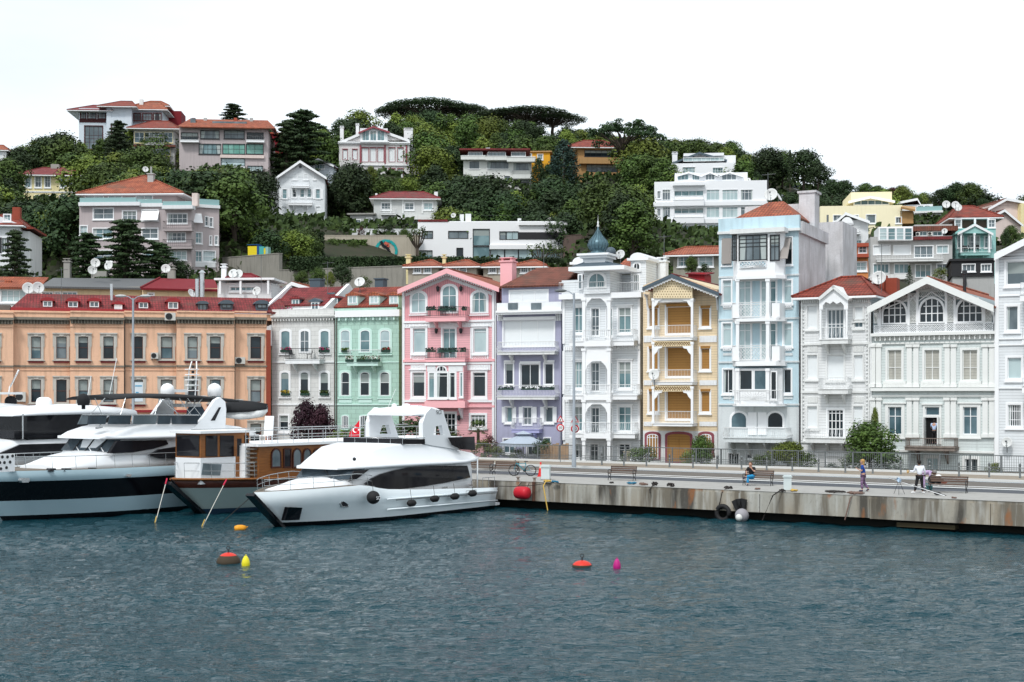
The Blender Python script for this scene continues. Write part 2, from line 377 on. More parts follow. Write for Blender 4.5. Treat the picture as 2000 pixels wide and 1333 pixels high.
 def gableroof(s,xl,yl,xa,ya,xr,yr,mt,depth,v=0,over=.6,t=.14,barge=None,bh=.32,name='roof'):
  """front-facing gable roof: left eave, apex, right eave in pixels at the barge plane"""
  f=s.f;vf=v-over;A,B_,Cc=f.uz(xl,yl,vf),f.uz(xa,ya,vf),f.uz(xr,yr,vf);b=v+depth;m=M()
  m.slab([(A[0],vf,A[1]),(B_[0],vf,B_[1]),(B_[0],b,B_[1]),(A[0],b,A[1])],t)
  m.slab([(B_[0],vf,B_[1]),(Cc[0],vf,Cc[1]),(Cc[0],b,Cc[1]),(B_[0],b,B_[1])],t)
  m.tube([(B_[0],vf,B_[1]+.03),(B_[0],b,B_[1]+.03)],.1,5)
  o=s.part(name,m,mt)
  g=M();e=.06
  g.prism([(A[0],A[1]-bh),(B_[0],B_[1]-bh*1.08),(Cc[0],Cc[1]-bh),(Cc[0],Cc[1]+e),(B_[0],B_[1]+e),(A[0],A[1]+e)],vf-.09,vf-.005)
  s.part('barge_board',g,barge or trimw,o,fixn=True)
  return o
 def box(s,x0,y0,x1,y1,v0,v1,mt,name,parent=None,label=None):
  u0,u1,z0,z1=s.f.rect(x0,y0,x1,y1,v0);m=M();m.box(u0,u1,v0,v1,z0,z1);return s.part(name,m,mt,parent,label)
 def lift(s,m):return m
def scallop(f,pts,v,mt,H,d=.22,step=.3,name='fretwork_trim',parent=None):
 """hanging zigzag trim under a line of pixels"""
 m=M()
 for(a,b)in zip(pts[:-1],pts[1:]):
  A,B_=Vector(f.uz(*a,v)),Vector(f.uz(*b,v));n=max(1,int((B_-A).length/step))
  for i in range(n):
   p,q=A+(B_-A)*(i/n),A+(B_-A)*((i+1)/n);mid=(p+q)/2
   m.prism([(p.x,p.y),(mid.x,mid.y-d),(q.x,q.y)],v-.02,v+.02)
 return H.part(name,m,mt,parent,fixn=True)
def fret(H,x0,y0,x1,y1,v,mt,cell=.45,back=None,name='fretwork_panel',parent=None,r=.022):
 """pierced timber panel: a diamond lattice over a backing"""
 u0,u1,z0,z1=H.f.rect(x0,y0,x1,y1,v);m=M();nu=max(1,round((u1-u0)/cell));nz_=max(1,round((z1-z0)/cell));a,b=(u1-u0)/nu,(z1-z0)/nz_
 m.ring([(u0,z0),(u1,z0),(u1,z1),(u0,z1)],[(u0+.05,z0+.05),(u1-.05,z0+.05),(u1-.05,z1-.05),(u0+.05,z1-.05)],v-.04,v)
 for i in range(nu):
  for j in range(nz_):
   x,z=u0+i*a,z0+j*b
   for(p,q,r_,t)in((0,.5,.5,1),(.5,1,1,.5),(1,.5,.5,0),(.5,0,0,.5),(0,0,1,1),(0,1,1,0)):
    m.tube([(x+a*p,v-.02,z+b*q),(x+a*r_,v-.02,z+b*t)],r,3,cap=False,smooth=False)
 o=H.part(name,m,mt,parent)
 if back:k=M();k.box(u0+.04,u1-.04,v+.03,v+.05,z0+.04,z1-.04);H.part('backing',k,back,o)
 return o
def YR(px):return 119/(1+.62*(px-1000)/FP)
# ================================================================ WATER, QUAY, ROAD, HILL
QA=R(-34.8);QO=Vector((-.8,87.3,0));QX=Vector((math.cos(QA),math.sin(QA),0));QY=Vector((-math.sin(QA),math.cos(QA),0))
def Q(x,y,z=1.65):p=QO+QX*x+QY*y;return Vector((p.x,p.y,z))
def QW(px,y=0,z=0):
 t_=(px-1000)/FP;o_=QO+QY*y;x=(t_*o_.y-o_.x)/(QX.x-t_*QX.y);return Q(x,y,z)
def QL(p):d=Vector((p[0],p[1],0))-QO;return d.dot(QX),d.dot(QY)
def water_mat():
 m=bpy.data.materials.new('sea_water');m.use_nodes=True;N=m.node_tree.nodes;K=m.node_tree.links.new;b=N['Principled BSDF']
 b.inputs['Base Color'].default_value=(.004,.036,.049,1);b.inputs['Roughness'].default_value=.06;b.inputs['IOR'].default_value=1.33;b.inputs['Specular IOR Level'].default_value=.30;b.inputs['Specular Tint'].default_value=(.77,.94,1,1)
 tc=N.new('ShaderNodeTexCoord');prev=None
 for sc,vec,det,st,dist in((2.2,(1,2.2,1),3,.9,.15),(6,(1,2.0,1),3,.9,.06)):
  mp=N.new('ShaderNodeMapping');mp.inputs['Scale'].default_value=vec;mp.inputs['Rotation'].default_value=(0,0,R(8));n=N.new('ShaderNodeTexNoise');n.inputs['Scale'].default_value=sc;n.inputs['Detail'].default_value=det;n.inputs['Distortion'].default_value=.4
  K(tc.outputs['Object'],mp.inputs[0]);K(mp.outputs[0],n.inputs['Vector'])
  bp=N.new('ShaderNodeBump');bp.inputs['Strength'].default_value=st;bp.inputs['Distance'].default_value=dist;K(n.outputs['Fac'],bp.inputs['Height'])
  if prev:K(prev,bp.inputs['Normal'])
  prev=bp.outputs[0]
 K(prev,b.inputs['Normal']);return m
watm=water_mat()
m=M();ts=[-60,-12,-3,-1,-.6]+[-.42+i*.84/420 for i in range(421)]+[.6,1,3,12,60]
ys=[-600,-100,5,15];y=22.0
while y<108:ys.append(y);y+=max(.12,y*y*.00006+.02)
ys+=[114,125,150,400]
def wz(x,y):
 if abs(x)>.5*y or y<21 or y>108:return 0.0
 v=Vector((x*.55,y*1.3+.1*x,0));g=.45+1.5*max(0,mnoise.noise(Vector((v.x*.05,v.y*.11,2)))+.2)
 return g*(.09*mnoise.noise(v*.55)+.10*mnoise.noise(v*1.5+Vector((5,3,0)))+.055*mnoise.noise(v*3.1+Vector((1,9,0))))
vs=[(t_*max(y,25),y,wz(t_*max(y,25),y))for y in ys for t_ in ts];nx=len(ts)
m.add(vs,[(j*nx+i,j*nx+i+1,(j+1)*nx+i+1,(j+1)*nx+i)for j in range(len(ys)-1)for i in range(nx-1)],0,True)
struct('water',m,watm)
# quay wall: stained concrete panels over a dark recess
quaym=mat('quay_concrete',(.30,.285,.25),.9,'plaster',.95)
def stain_mat():
 m=mat('quay_face',(.40,.385,.34),.9,'plain',.3);N=m.node_tree.nodes;K=m.node_tree.links.new;b=N['Principled BSDF'];tc=N['Texture Coordinate']
 def nz(scale,vec,a,b_,hi):
  mp=N.new('ShaderNodeMapping');mp.inputs['Scale'].default_value=vec;n=N.new('ShaderNodeTexNoise');n.inputs['Scale'].default_value=scale;n.inputs['Detail'].default_value=6
  K(tc.outputs['Object'],mp.inputs[0]);K(mp.outputs[0],n.inputs['Vector']);r=N.new('ShaderNodeMapRange');K(n.outputs['Fac'],r.inputs[0]);r.inputs[1].default_value=a;r.inputs[2].default_value=b_;r.inputs[4].default_value=hi;return r.outputs[0]
 cur=(.36,.35,.31,1)
 for sc,vec,a,b_,hi,col in((.35,(1,1,.6),.4,.65,.8,(.32,.27,.20,1)),(1.3,(1,1,.12),.46,.60,.9,(.15,.13,.10,1)),(3.5,(1,1,.1),.5,.7,.6,(.50,.50,.47,1)),(.55,(1,1,.16),.54,.62,.9,(.055,.05,.043,1)),(1.1,(1,1,.35),.61,.68,.85,(.28,.12,.05,1)),(9,(1,1,.6),.55,.75,.4,(.18,.17,.15,1))):
  x=N.new('ShaderNodeMixRGB');K(nz(sc,vec,a,b_,hi),x.inputs['Fac'])
  if isinstance(cur,tuple):x.inputs['Color1'].default_value=cur
  else:K(cur,x.inputs['Color1'])
  x.inputs['Color2'].default_value=col;cur=x.outputs[0]
 K(cur,b.inputs['Base Color']);return m
qface=stain_mat();recess_shade=mat('quay_recess_shade',(.012,.013,.011),.9)  # recess painted near black to stand for the shade under the overhang
cap=mat('quay_paving',(.37,.36,.34),.85,'plaster',.3,s=.6)
def qbox(x0,x1,y0,y1,z0,z1):
 vs=[Q(x,y,z)for z in(z0,z1)for y in(y0,y1)for x in(x0,x1)]
 return vs,[(0,2,3,1),(4,5,7,6),(0,1,5,4),(1,3,7,5),(3,2,6,7),(2,0,4,6)]
m=M();x=-150;rnd=random.Random(5)
while x<60:
 wd=6.2 if not(28<x<33)else 6.2;m.add(*qbox(x,x+wd-.03,0+rnd.uniform(-.02,.02),1.2,.50 if x<21 else.46,1.5));x+=wd
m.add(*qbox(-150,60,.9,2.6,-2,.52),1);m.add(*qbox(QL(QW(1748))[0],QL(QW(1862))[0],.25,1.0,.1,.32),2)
m.add(*qbox(-150,60,.03,2.6,1.5,1.645),0)
qw=struct('quay_wall',m,[qface,recess_shade,mat('mossy_ledge',(.07,.055,.03),.9,'plain',.5)])
m=M();m.add([Q(-150,0,1.65),Q(60,0,1.65),Q(60,6.0,1.65),Q(-150,6.0,1.65)],[(0,1,2,3)]);struct('quay_promenade',m,cap)
asph=mat('asphalt',(.085,.092,.105),.85,'plaster',.3);tanr=mat('tan_asphalt',(.15,.135,.12),.85,'plaster',.3);pave=mat('sand_paving',(.30,.255,.205),.85,'plaster',.25);linem=mat('road_paint',(.70,.71,.70),.7,'plain',.2);kerbm=mat('white_kerb',(.62,.63,.62),.8,'plain',.3);soil=mat('garden_soil',(.09,.075,.055),.95,'plain',.6)
m=M();m.add([Q(-150,6.0,1.60),Q(60,6.0,1.60),Q(60,10.3,1.60),Q(-150,10.3,1.60)],[(0,1,2,3)]);m.add([Q(-150,10.3,1.60),Q(60,10.3,1.60),Q(60,17.2,1.60),Q(-150,17.2,1.60)],[(0,1,2,3)],1);m.add([Q(-150,6,1.6),Q(60,6,1.6),Q(60,6,1.65),Q(-150,6,1.65)],[(3,2,1,0)],2);struct('road',m,[asph,tanr,cap])
m=M();m.add([Q(-150,9.6,1.604),Q(60,9.6,1.604),Q(60,10.15,1.604),Q(-150,10.15,1.604)],[(0,1,2,3)]);struct('road_marking',m,linem)
m=M();m.add(*qbox(-150,60,17.2,17.5,1.5,1.72),1);m.add(*qbox(-150,60,17.5,22.0,1.5,1.715),0);struct('pavement',m,[pave,kerbm])
m=M();m.add(*qbox(-150,60,22.0,22.5,1.5,1.86));struct('fence_kerb',m,kerbm)
m=M();m.add([Q(-150,22.4,1.62),Q(70,22.4,1.62),Q(70,75,1.62),Q(-150,75,1.62)],[(0,1,2,3)]);struct('garden_ground',m,soil)
# hillside
CTRL=[(220,300,58),(440,270,49),(588,262,37.5),(740,300,52.5),(970,290,49.5),(790,250,36.5),(960,236,28),(860,232,27),(1060,232,27),(960,200,20),(860,200,20),(1060,200,20),(290,185,21),(100,250,40),(20,180,21),(1385,245,32),(1365,268,47),(1178,290,50),(1690,215,31),(1780,178,20),(1905,182,21),(1665,165,15),(1660,195,26),(1805,235,35),(1970,215,29),(2040,215,29),(1900,152,12),(930,152,16),(1350,150,13),(300,150,10),(100,150,8),(520,150,10),(640,190,23),(700,175,17),(600,165,12),(830,372,74),(1030,372,73),(930,372,72),(740,360,70),(1130,365,70),(1220,300,55),(600,330,60),(680,340,62),(900,335,61),(1050,330,60),(0,300,52),(60,290,52),(1300,330,60),(1400,320,60),(1500,300,54),(1600,290,47),(1700,290,45),(1800,290,44),(1900,270,42),(2000,270,40),(2300,260,38),(-300,280,48),(-300,180,20),(1200,200,26),(1200,240,36),(1000,265,42),(1200,160,14),(1100,150,13),(1500,150,12),(1560,200,25),(2300,170,14),(500,220,33),(400,230,37),(150,220,33)]
def YB(px):return YR(px)+14 if px>531 else 148
def GZ(px,Y):
 yb=YB(px)
 if Y<=yb:return 1.5
 if Y>395:return GZ(px,395)-(Y-395)*.35
 sw=sz=0
 for(cx,cy,cz)in CTRL:
  d=((px-cx)/75)**2+((Y-cy)/16)**2;w_=1/(d+.02)**1.6;sw+=w_;sz+=w_*cz
 z=sz/sw;t=min(1,(Y-yb)/18);t=t*t*(3-2*t)
 return 1.5+(z-1.5)*t
def ghit(px,py):
 Y=132.0
 while Y<394:
  if GZ(px,Y)>=CZ+(HZ-py)/FP*Y:return Y
  Y+=2
 return 394.0
hillm=mat('hill_soil',(.030,.038,.018),.95,'leaf',col2=(.05,.045,.028))
m=M();pxs=list(range(-500,2521,30));Ys=[118+i*4 for i in range(0,75)]+[440,500,600]
vs=[((px-1000)/FP*Y,Y,GZ(px,Y)+(mnoise.noise(Vector((px*.03,Y*.1,0)))*.8 if Y>160 else 0))for Y in Ys for px in pxs];n=len(pxs)
m.add(vs,[(j*n+i,j*n+i+1,(j+1)*n+i+1,(j+1)*n+i)for j in range(len(Ys)-1)for i in range(n-1)],0,True);struct('hillside',m,hillm)
ugm=mat('undergrowth_leaf',(.040,.065,.014),.8,'leaf',col2=(.018,.034,.010));m=M();rnd=random.Random(9);GC={}
def gz(px,Y):
 k=(round(px/12),round(Y/3));
 if k not in GC:GC[k]=GZ(k[0]*12,k[1]*3)
 return GC[k]
for i in range(17000):
 px=rnd.uniform(-80,2080);Y=rnd.uniform(YB(px)+4,330)
 if(px>1590 and Y<190)or(620<px<830 and 190<Y<232)or(545<px<1110 and Y<180)or(430<px<550 and Y<188):continue
 p=((px-1000)/FP*Y,Y,gz(px,Y)+.3);r_=rnd.uniform(.6,1.3)
 for k in range(3):
  a=Vector((rnd.uniform(-1,1),rnd.uniform(-1,1),rnd.uniform(-.5,1))).normalized();b=a.orthogonal().normalized();c=Vector(p)+Vector((rnd.uniform(-r_,r_),rnd.uniform(-r_,r_),rnd.uniform(0,r_)));d=a.cross(b);s_=rnd.uniform(.35,.7);m.add([c-b*s_,c-d*s_*.7,c+b*s_,c+d*s_*.8],[(0,1,2,3)])
o=obj('undergrowth',m,ugm);o['kind']='stuff'
# ================================================================ FRONT ROW OF TOWN HOUSES
TH=-22
ROOFBITS=[]
def dish(loc,r,label,aim=(-.2,-1,.55),post=.6):
 t=thing('satellite_dish',label,'satellite dish',loc,0,'satellite dishes on the roofs')
 d=Vector(aim).normalized();q=d.to_track_quat('Z','Y');m=M()
 prof=[(r*k/6,r*.28*(k/6)**2)for k in range(7)]+[(r*1.0,r*.28-.02)]+[(r*k/6,r*.28*(k/6)**2-.03)for k in range(6,-1,-1)]
 m.lathe([(max(a,.001),b)for a,b in prof],n=18);m.v=[tuple(q@Vector(v)+Vector((0,0,post)))for v in m.v]
 obj('bowl',m,dishm,t)
 a=M();c=q@Vector((0,0,r*.95))+Vector((0,0,post));e=q@Vector((0,-r*.95,r*.25))+Vector((0,0,post));a.tube([e,c],.018,4);a.box(c.x-.06,c.x+.06,c.y-.06,c.y+.06,c.z-.06,c.z+.06);obj('feed_arm',a,iron_g,t)
 p=M();p.tube([(0,0,-.3),(0,0,post)],.035,6);obj('post',p,iron_g,t);return t
dishm=mat('dish_white',(.66,.67,.66),.5,'plain',.25)
acm=mat('ac_casing',(.58,.57,.53),.55,'plain',.3)
def ac_unit(H,x0,y0,x1,y1,label,v=0):
 f=H.f;u0,u1,z0,z1=f.rect(x0,y0,x1,y1,v-.4);p=f.w(u0,v-.03,z0)
 t=thing('ac_unit',label,'air conditioner',p,f.a);w,h=u1-u0,z1-z0;m=M();m.box(0,w,-.36,0,0,h);obj('casing',m,acm,t)
 c=(w*.38,-.375,h*.5);r=min(w*.36,h*.43);m=M();m.lathe([(r,-.372),(r,-.385),(r*.85,-.385),(r*.85,-.37)],(c[0],0,c[2]),18,axis='y');m.lathe([(.001,-.366),(r*.86,-.366)],(c[0],0,c[2]),18,axis='y')
 for k in range(6):
  a=math.pi*k/3;m.tube([(c[0],-.38,c[2]),(c[0]+r*.9*math.cos(a),-.38,c[2]+r*.9*math.sin(a))],.012,3)
 obj('fan',m,iron_b,t);m=M();m.box(.05,.1,-.3,.02,-.12,-.003);m.box(w-.1,w-.05,-.3,.02,-.12,-.003);obj('bracket',m,iron_g,t);return t
def chimney(H,x0,y0,x1,y1,v,mt,roof,name='chimney',depth=None,cap=True,zdown=2.0):
 u0,u1,z0,z1=H.f.rect(x0,y0,x1,y1,v);d=depth or(u1-u0);m=M();m.box(u0,u1,v,v+d,z0-zdown,z1)
 if cap:
  m.box(u0-.1,u1+.1,v-.1,v+d+.1,z1+.003,z1+.12)
  for k in range(2):m.box(u0+.06+(u1-u0-.3)*k,u0+.24+(u1-u0-.3)*k,v+.1,v+d-.1,z1+.12,z1+.32)
  m.box(u0-.05,u1+.05,v-.05,v+d+.05,z1+.325,z1+.4)
 return H.part(name,m,mt,roof)
leaf_d=mat('leaf_dark',(.028,.052,.015),.7,'leaf',col2=(.014,.030,.011))
leaf_m=mat('leaf_mid',(.065,.105,.018),.7,'leaf',col2=(.024,.046,.011))
leaf_l=mat('leaf_light',(.135,.175,.025),.7,'leaf',col2=(.055,.085,.015))
leaf_b=mat('leaf_bluish',(.020,.042,.030),.7,'leaf',col2=(.011,.026,.021))
leaf_p=mat('leaf_purple',(.035,.010,.018),.7,'leaf',col2=(.018,.006,.012))
leaf_r=mat('leaf_rusty',(.10,.035,.030),.7,'leaf',col2=(.06,.03,.02))
bark=mat('bark',(.09,.07,.055),.9,'plain',.5)
fl_pink=mat('pink_petals',(.55,.04,.20),.7);fl_red=mat('red_petals',(.50,.03,.05),.7);fl_white=mat('white_petals',(.75,.74,.70),.7);fl_yel=mat('yellow_petals',(.65,.45,.03),.7)
boxm=mat('planter_dark_green',(.015,.05,.035),.5)
def leaves(m,c,r,n,size,mi=0,rnd=random,sc=(1,1,1),shell=.45):
 """leaf clumps scattered in an ellipsoid, facing mostly outward"""
 for _ in range(n):
  while True:
   d=Vector((rnd.uniform(-1,1),rnd.uniform(-1,1),rnd.uniform(-1,1)))
   if shell<d.length<=1:break
  p=Vector((c[0]+d.x*r*sc[0],c[1]+d.y*r*sc[1],c[2]+d.z*r*sc[2]))
  nrm=(d.normalized()+Vector((rnd.uniform(-.7,.7),rnd.uniform(-.7,.7),rnd.uniform(-.1,1.1)))).normalized()
  a=nrm.orthogonal().normalized();b=nrm.cross(a);th=rnd.uniform(0,6.28);a,b=a*math.cos(th)+b*math.sin(th),b*math.cos(th)-a*math.sin(th)
  s=size*rnd.uniform(.6,1.3);l=s*rnd.uniform(1,1.5)
  m.add([p-a*s*.5,p-b*l*.3+a*.0,p+a*s*.5,p+b*l*.6],[(0,1,2,3)],mi)
def flowerbox(H,x0,y0,x1,y1,v,label,fm=None,n=60,lm=None,planter=True):
 f=H.f;u0,u1,z0,z1=f.rect(x0,y0,x1,y1,v);p=f.w(u0,v,z0);w,h=u1-u0,z1-z0;rnd=random.Random(x0)
 t=thing('flower_box',label,'flower box',p,f.a);m=M();m.box(0,w,-.1,.1,0,h*.45);obj('planter',m,boxm,t)
 m=M();
 for i in range(n):
  q=(rnd.uniform(0,w),rnd.uniform(-.14,.12),h*rnd.uniform(.45,1.05));leaves(m,q,.05,2,.11,1 if(fm and rnd.random()<.55)else 0,rnd,shell=0)
 obj('flowers',m,[lm or leaf_m,fm or leaf_m],t);return t
def dormer(H,x0,y0,x1,y1,v,wallm,roofm,roof,g='blue',curved=False,depth=1.6,fm=None):
 f=H.f;u0,u1,z0,z1=f.rect(x0,y0,x1,y1,v);c=(u0+u1)/2;m=M();m.box(u0,u1,v,v+depth,z0-.3,z1-.003);D=H.part('dormer',m,wallm,roof)
 h=(u1-u0)*.28;m=M()
 if curved:
  pts=[(c+(u1-u0+.3)/2*math.cos(a),z1+h*1.2*math.sin(a))for a in[math.pi*i/8 for i in range(9)]];m.prism(pts,v-.15,v+depth,0)
 else:m.prism([(u0-.18,z1),(u1+.18,z1),(u1+.18,z1+.1),(c,z1+h+.1),(u0-.18,z1+.1)],v-.15,v+depth)
 H.part('dormer_roof',m,roofm,D,fixn=True)
 w=(u1-u0)*.16;m=M();m.box(u0+w,u1-w,v-.03,v-.01,z0+.1,z1-.08);W=H.part('pane',m,GLASS[g],D)
 m=M();m.ring([(u0+w-.07,z0+.03),(u1-w+.07,z0+.03),(u1-w+.07,z1-.02),(u0+w-.07,z1-.02)],[(u0+w,z0+.1),(u1-w,z0+.1),(u1-w,z1-.08),(u0+w,z1-.08)],v-.06,v+.01);m.box(c-.03,c+.03,v-.055,v-.02,z0+.1,z1-.08);H.part('window_frame',m,fm or trimw,D)
 return D
def porch_column(H,x,y0,y1,v,mt=None,w=.2):return H.post(x,y0,y1,mt or trimw,w,v,'column')
# ---- 1 white townhouse with flower boxes
H=House('town_house','white rendered house with pink flower boxes between orange building and mint green house',531,YR(531),-17,1.65,group='town houses along the waterfront')
gut=mat('gutter_dark',(.12,.11,.10),.6,'metal',.3)
w_blk=mat('white_block_render',(.72,.72,.70),.75,'block',.22)
for x0,x1 in((549,567),(587,604),(626,643)):H.win(x0,646,x1,688,'teal' if x0!=587 else 'grey',nh=(.5,)if x0==587 else(),nv=1 if x0==587 else 0,trim=.16,arch=.18,sill=x0!=587,door=x0==587)
for x0,x1,g in((549,565,'blue'),(587,603,'dark'),(626,642,'dark')):H.win(x0,727,x1,773,g,nh=(),nv=0,trim=.16,arch=.18)
for x0,x1 in((546,563),(625,641)):H.win(x0,812,x1,842,'dark',nh=(.6,),nv=0,trim=.16)
H.wall(531,604,653,w_blk,9)
H.band(528,616,655,623,w_blk,.4);H.dentils(530,623,653,627,22,w_blk,.28,name='cornice_brackets');H.band(531,706,653,709,white,.1,name='string_course');H.band(531,789,653,792,white,.1,name='string_course')
H.balcony(557,624,681,703,711,white,iron_b,1.0,style='belly',gap=.16)
H.pipe(653.5,612,885,gut)
f=H.f
m=M();ua,ub=f.u(531,2),f.u(653,2);z=f.z(604,590,2)
m.prism([(ua,z),(ua+.3,z),(ua+.3,z),],1,2)
rf=M();e=f.z(596,590,2.0);rr=f.z(562,590,5.5)
rf.slab([(ua,2.0,e),(ub,2.0,e),(ub,5.5,rr),(ua,5.5,rr)],.15);rf.slab([(ub,9,e),(ua,9,e),(ua,5.5,rr),(ub,5.5,rr)],.15)
roof=H.part('roof',rf,t_maroon)
m=M();m.box(ua,ub,2.2,8.8,f.z(604,590,2)-.3,e+.05);H.part('attic_wall',m,white)
for s_ in(ua-.02,ub-.28):
 m=M();m.v=[];m.add([(s_,.0,f.z(606,540,0)),(s_+.3,.0,f.z(606,540,0)),(s_+.3,9,f.z(606,540,0)),(s_,9,f.z(606,540,0)),(s_,.0,f.z(603,540,0)),(s_+.3,0,f.z(603,540,0)),(s_+.3,5.5,rr+.25),(s_,5.5,rr+.25),(s_,9,e+.2),(s_+.3,9,e+.2)],[(0,1,5,4),(4,5,6,7),(7,6,9,8),(0,4,7,8,3),(1,2,9,6,5),(3,8,9,2)]);H.part('party_wall',m,white)
for x0,x1 in((566,588),(610,624)if 0 else(608,626),(644,661)if 0 else(640,652)):
 pass
for x0,x1 in((568,586),(646,652)):pass
dormer(H,569,585,586,596,2.3,slate,t_maroon,roof,'teal',True);dormer(H,645,583,661,594,2.3,slate,t_maroon,roof,'teal',True)
dormer(H,607,590,624,614,2.1,white,slate,roof,'blue')
for x0,x1 in((588,603),(627,640)):H.win(x0,604,x1,613,'teal',v=2.19,hole=False,nv=0,nh=(),trim=.06,sill=False)
m=M();a,b,c,d=f.rect(641,567,663,574,4.2);m.box(a,b-.4,4.0,4.6,c-.2,c+.1);H.part('skylight',m,g_blue,roof)
flowerbox(H,548,679,568,688,-.16,'pink flower box below upper left window of white rendered house',fl_pink)
flowerbox(H,623,679,643,688,-.16,'pink flower box below upper right window of white rendered house',fl_pink)
for x,nme in((549,'left'),(587,'middle'),(625,'right')):flowerbox(H,x,763,x+17,773,-.16,'green flower box in lower %s window of white rendered house'%nme,fl_yel if nme=='left' else None)
flowerbox(H,548,601,571,615,.3,'flower trough with pink blooms on roof terrace of white rendered house',fl_pink)
def chair(H,x,y,v,label,mt,rz=0,s=.42):
 f=H.f;p=f.w(f.u(x,v),v,f.z(y,x,v));t=thing('chair',label,'chair',p,f.a+rz)
 m=M();m.box(-s/2,s/2,-s/2,s/2,.42,.46);obj('seat',m,mt,t);m=M();m.slab([(-s/2,s/2-.02,.44),(s/2,s/2-.02,.44),(s/2,s/2+.12,.9),(-s/2,s/2+.12,.9)],.03);obj('backrest',m,mt,t)
 for a in(-1,1):
  for b in(-1,1):m=M();m.tube([(a*s*.45,b*s*.45,0),(a*s*.42,b*s*.42,.42)],.016,4);obj('leg',m,mt,t)
 return t
chair(H,571,702,-.6,'black chair at left end of balcony on white rendered house',iron_b,R(60));chair(H,604,702,-.6,'black chair at right end of balcony on white rendered house',iron_b,R(-60))
m=M();u0,u1,z0,z1=f.rect(605,547,625,563,6.5);m.box(u0,u1,6.5,7.6,z0-2,z1);
m.box(u0-.08,u1+.08,6.42,7.68,z1+.002,z1+.12);H.part('chimney',m,slate,roof)
# ---- 2 mint green house
mint=mat('mint_render',hexc('#b0d1c3'),.7,'block',.14)
mintw=mat('mint_trim',hexc('#c9e6dd'),.6,'plain',.1)
H=House('town_house','mint green house with arched windows and small flower balcony beside pink house',655,YR(655),-18,1.65,group='town houses along the waterfront');f=H.f
for i,(x0,x1)in enumerate(((666,684),(704,723),(743,762))):H.win(x0,645,x1,688,'pale' if i!=1 else 'teal',nv=0,nh=(.5,),trim=.2,tm=mintw,arch=.22,sill=i!=1,door=i==1)
for i,(x0,x1)in enumerate(((666,683),(704,722),(743,761))):
 H.win(x0,727,x1,773,'dark',nv=0,nh=(.55,),trim=.2,tm=mintw,arch=.22,blind=0);H.band(x0-4,778,x1+4,787,mintw,.06,name='panel',n=1)
for i,(x0,x1)in enumerate(((668,681),(704,720),(743,757))):H.win(x0,812,x1,836,'grey',nv=3,nh=(),trim=.1,tm=mintw,arch=.15)
H.wall(655,606,779,mint,9)
H.band(654,606,780,619,trimw,.4,name='fascia',n=1);H.dentils(657,620,777,626,9,mintw,.3,name='cornice_brackets',w=.2);H.band(655,789,779,792,mintw,.1,name='string_course');H.band(655,707,779,709,mintw,.06,name='string_course')
B=H.balcony(677,738,684,708,715,mintw,iron_w,.9,style='bars',gap=.16)
for i,x in enumerate((675,697,710,727)):flowerbox(H,x,696,x+15,707,-.95,['first','second','third','fourth'][i]+' flower box from the left on the mint house balcony',fl_white if i in(0,3)else(fl_white if i==2 else None))
flowerbox(H,667,680,681,688,-.16,'green flower box below upper left window of mint house');flowerbox(H,745,679,761,688,-.16,'rosy flower box below upper right window of mint house',fl_red)
rf=M();ua,ub=f.u(655,.6),f.u(779,.6);e,rr=f.z(599,715,.6),f.z(562,715,4.8)
rf.slab([(ua,.2,e),(ub,.2,e),(ub,4.8,rr),(ua,4.8,rr)],.15);rf.slab([(ub,9.3,e),(ua,9.3,e),(ua,4.8,rr),(ub,4.8,rr)],.15);roof=H.part('roof',rf,t_red)
m=M();m.box(ua+.05,ub-.05,.3,9,f.z(607,715,.3),e-.1);H.part('attic_wall',m,mint)
for x0,x1 in((679,699),(721,741),(760,779)):dormer(H,x0,578,x1,594,.5,mintw,t_orange,roof,'pale')
m=M();u0,u1,z0,z1=f.rect(732,546,748,565,6);m.box(u0,u1,6,7,z0-2,z1);m.box(u0-.1,u1+.1,5.9,7.1,z1+.002,z1+.12);H.part('chimney',m,slate,roof)
H.pipe(657,620,890,gut)
dish(f.w(f.u(703,3.5),3.5,f.z(565,703,3.5)),.5,'white satellite dish on the tiled roof of mint house')
# ---- 3 pink house
pink=mat('pink_siding',hexc('#ecb3b8'),.65,'siding',.12);pinkv=mat('pink_board',hexc('#e8a5ab'),.65,'vsiding',.12);pinkp=mat('pink_paint',hexc('#f0b4b8'),.6,'plain',.12)
H=House('town_house','tall pink timber house with front gable and two flower balconies',789,YR(789),-19,1.65,group='town houses along the waterfront');f=H.f
cream=mat('cream_side',hexc('#e6cf9e'),.75,'block',.2)
m=M();m.box(f.u(780),f.u(786),.9,9,-.5,f.z(563,783));H.part('side_wall',m,cream)
for x0,x1,g in((807,831,'pale'),(925,950,'pale')):H.win(x0,642,x1,689,g,nv=0,nh=(.86,),trim=.16,head=True)
H.win(865,642,889,700,'teal',nv=1,nh=(.88,),trim=.16,door=True)
for x0,x1 in((806,829),(924,948)):H.win(x0,728,x1,775,'dark',nv=0,nh=(.85,),trim=.2,head=True)
H.win(920,811,948,834,'dark',nv=3,nh=(.75,),trim=.18);H.win(866,808,889,880,'dark',nv=2,nh=(.85,),trim=.18,door=True)
H.wall(789,629,964,pink,10,name='wall')
H.gable([(789,630),(964,628),(964,563),(875,529),(789,563)],pinkv,10)
for x0,x1,ya in((804,832,571),(864,892,558),(922,951,570)):H.win(x0,ya,x1,611,'pale' if x0==804 else 'teal',nv=1,nh=(.62,),trim=.16,arch=.52,door=x0==864)
H.band(787,626,966,630,trimw,.16,name='cornice');H.band(787,702,966,707,pinkp,.18,name='string_course');H.band(787,708,966,712,trimw,.1,name='string_course');H.band(787,782,966,786,trimw,.14,name='string_course');H.band(787,792,966,796,pinkp,.14,name='string_course')
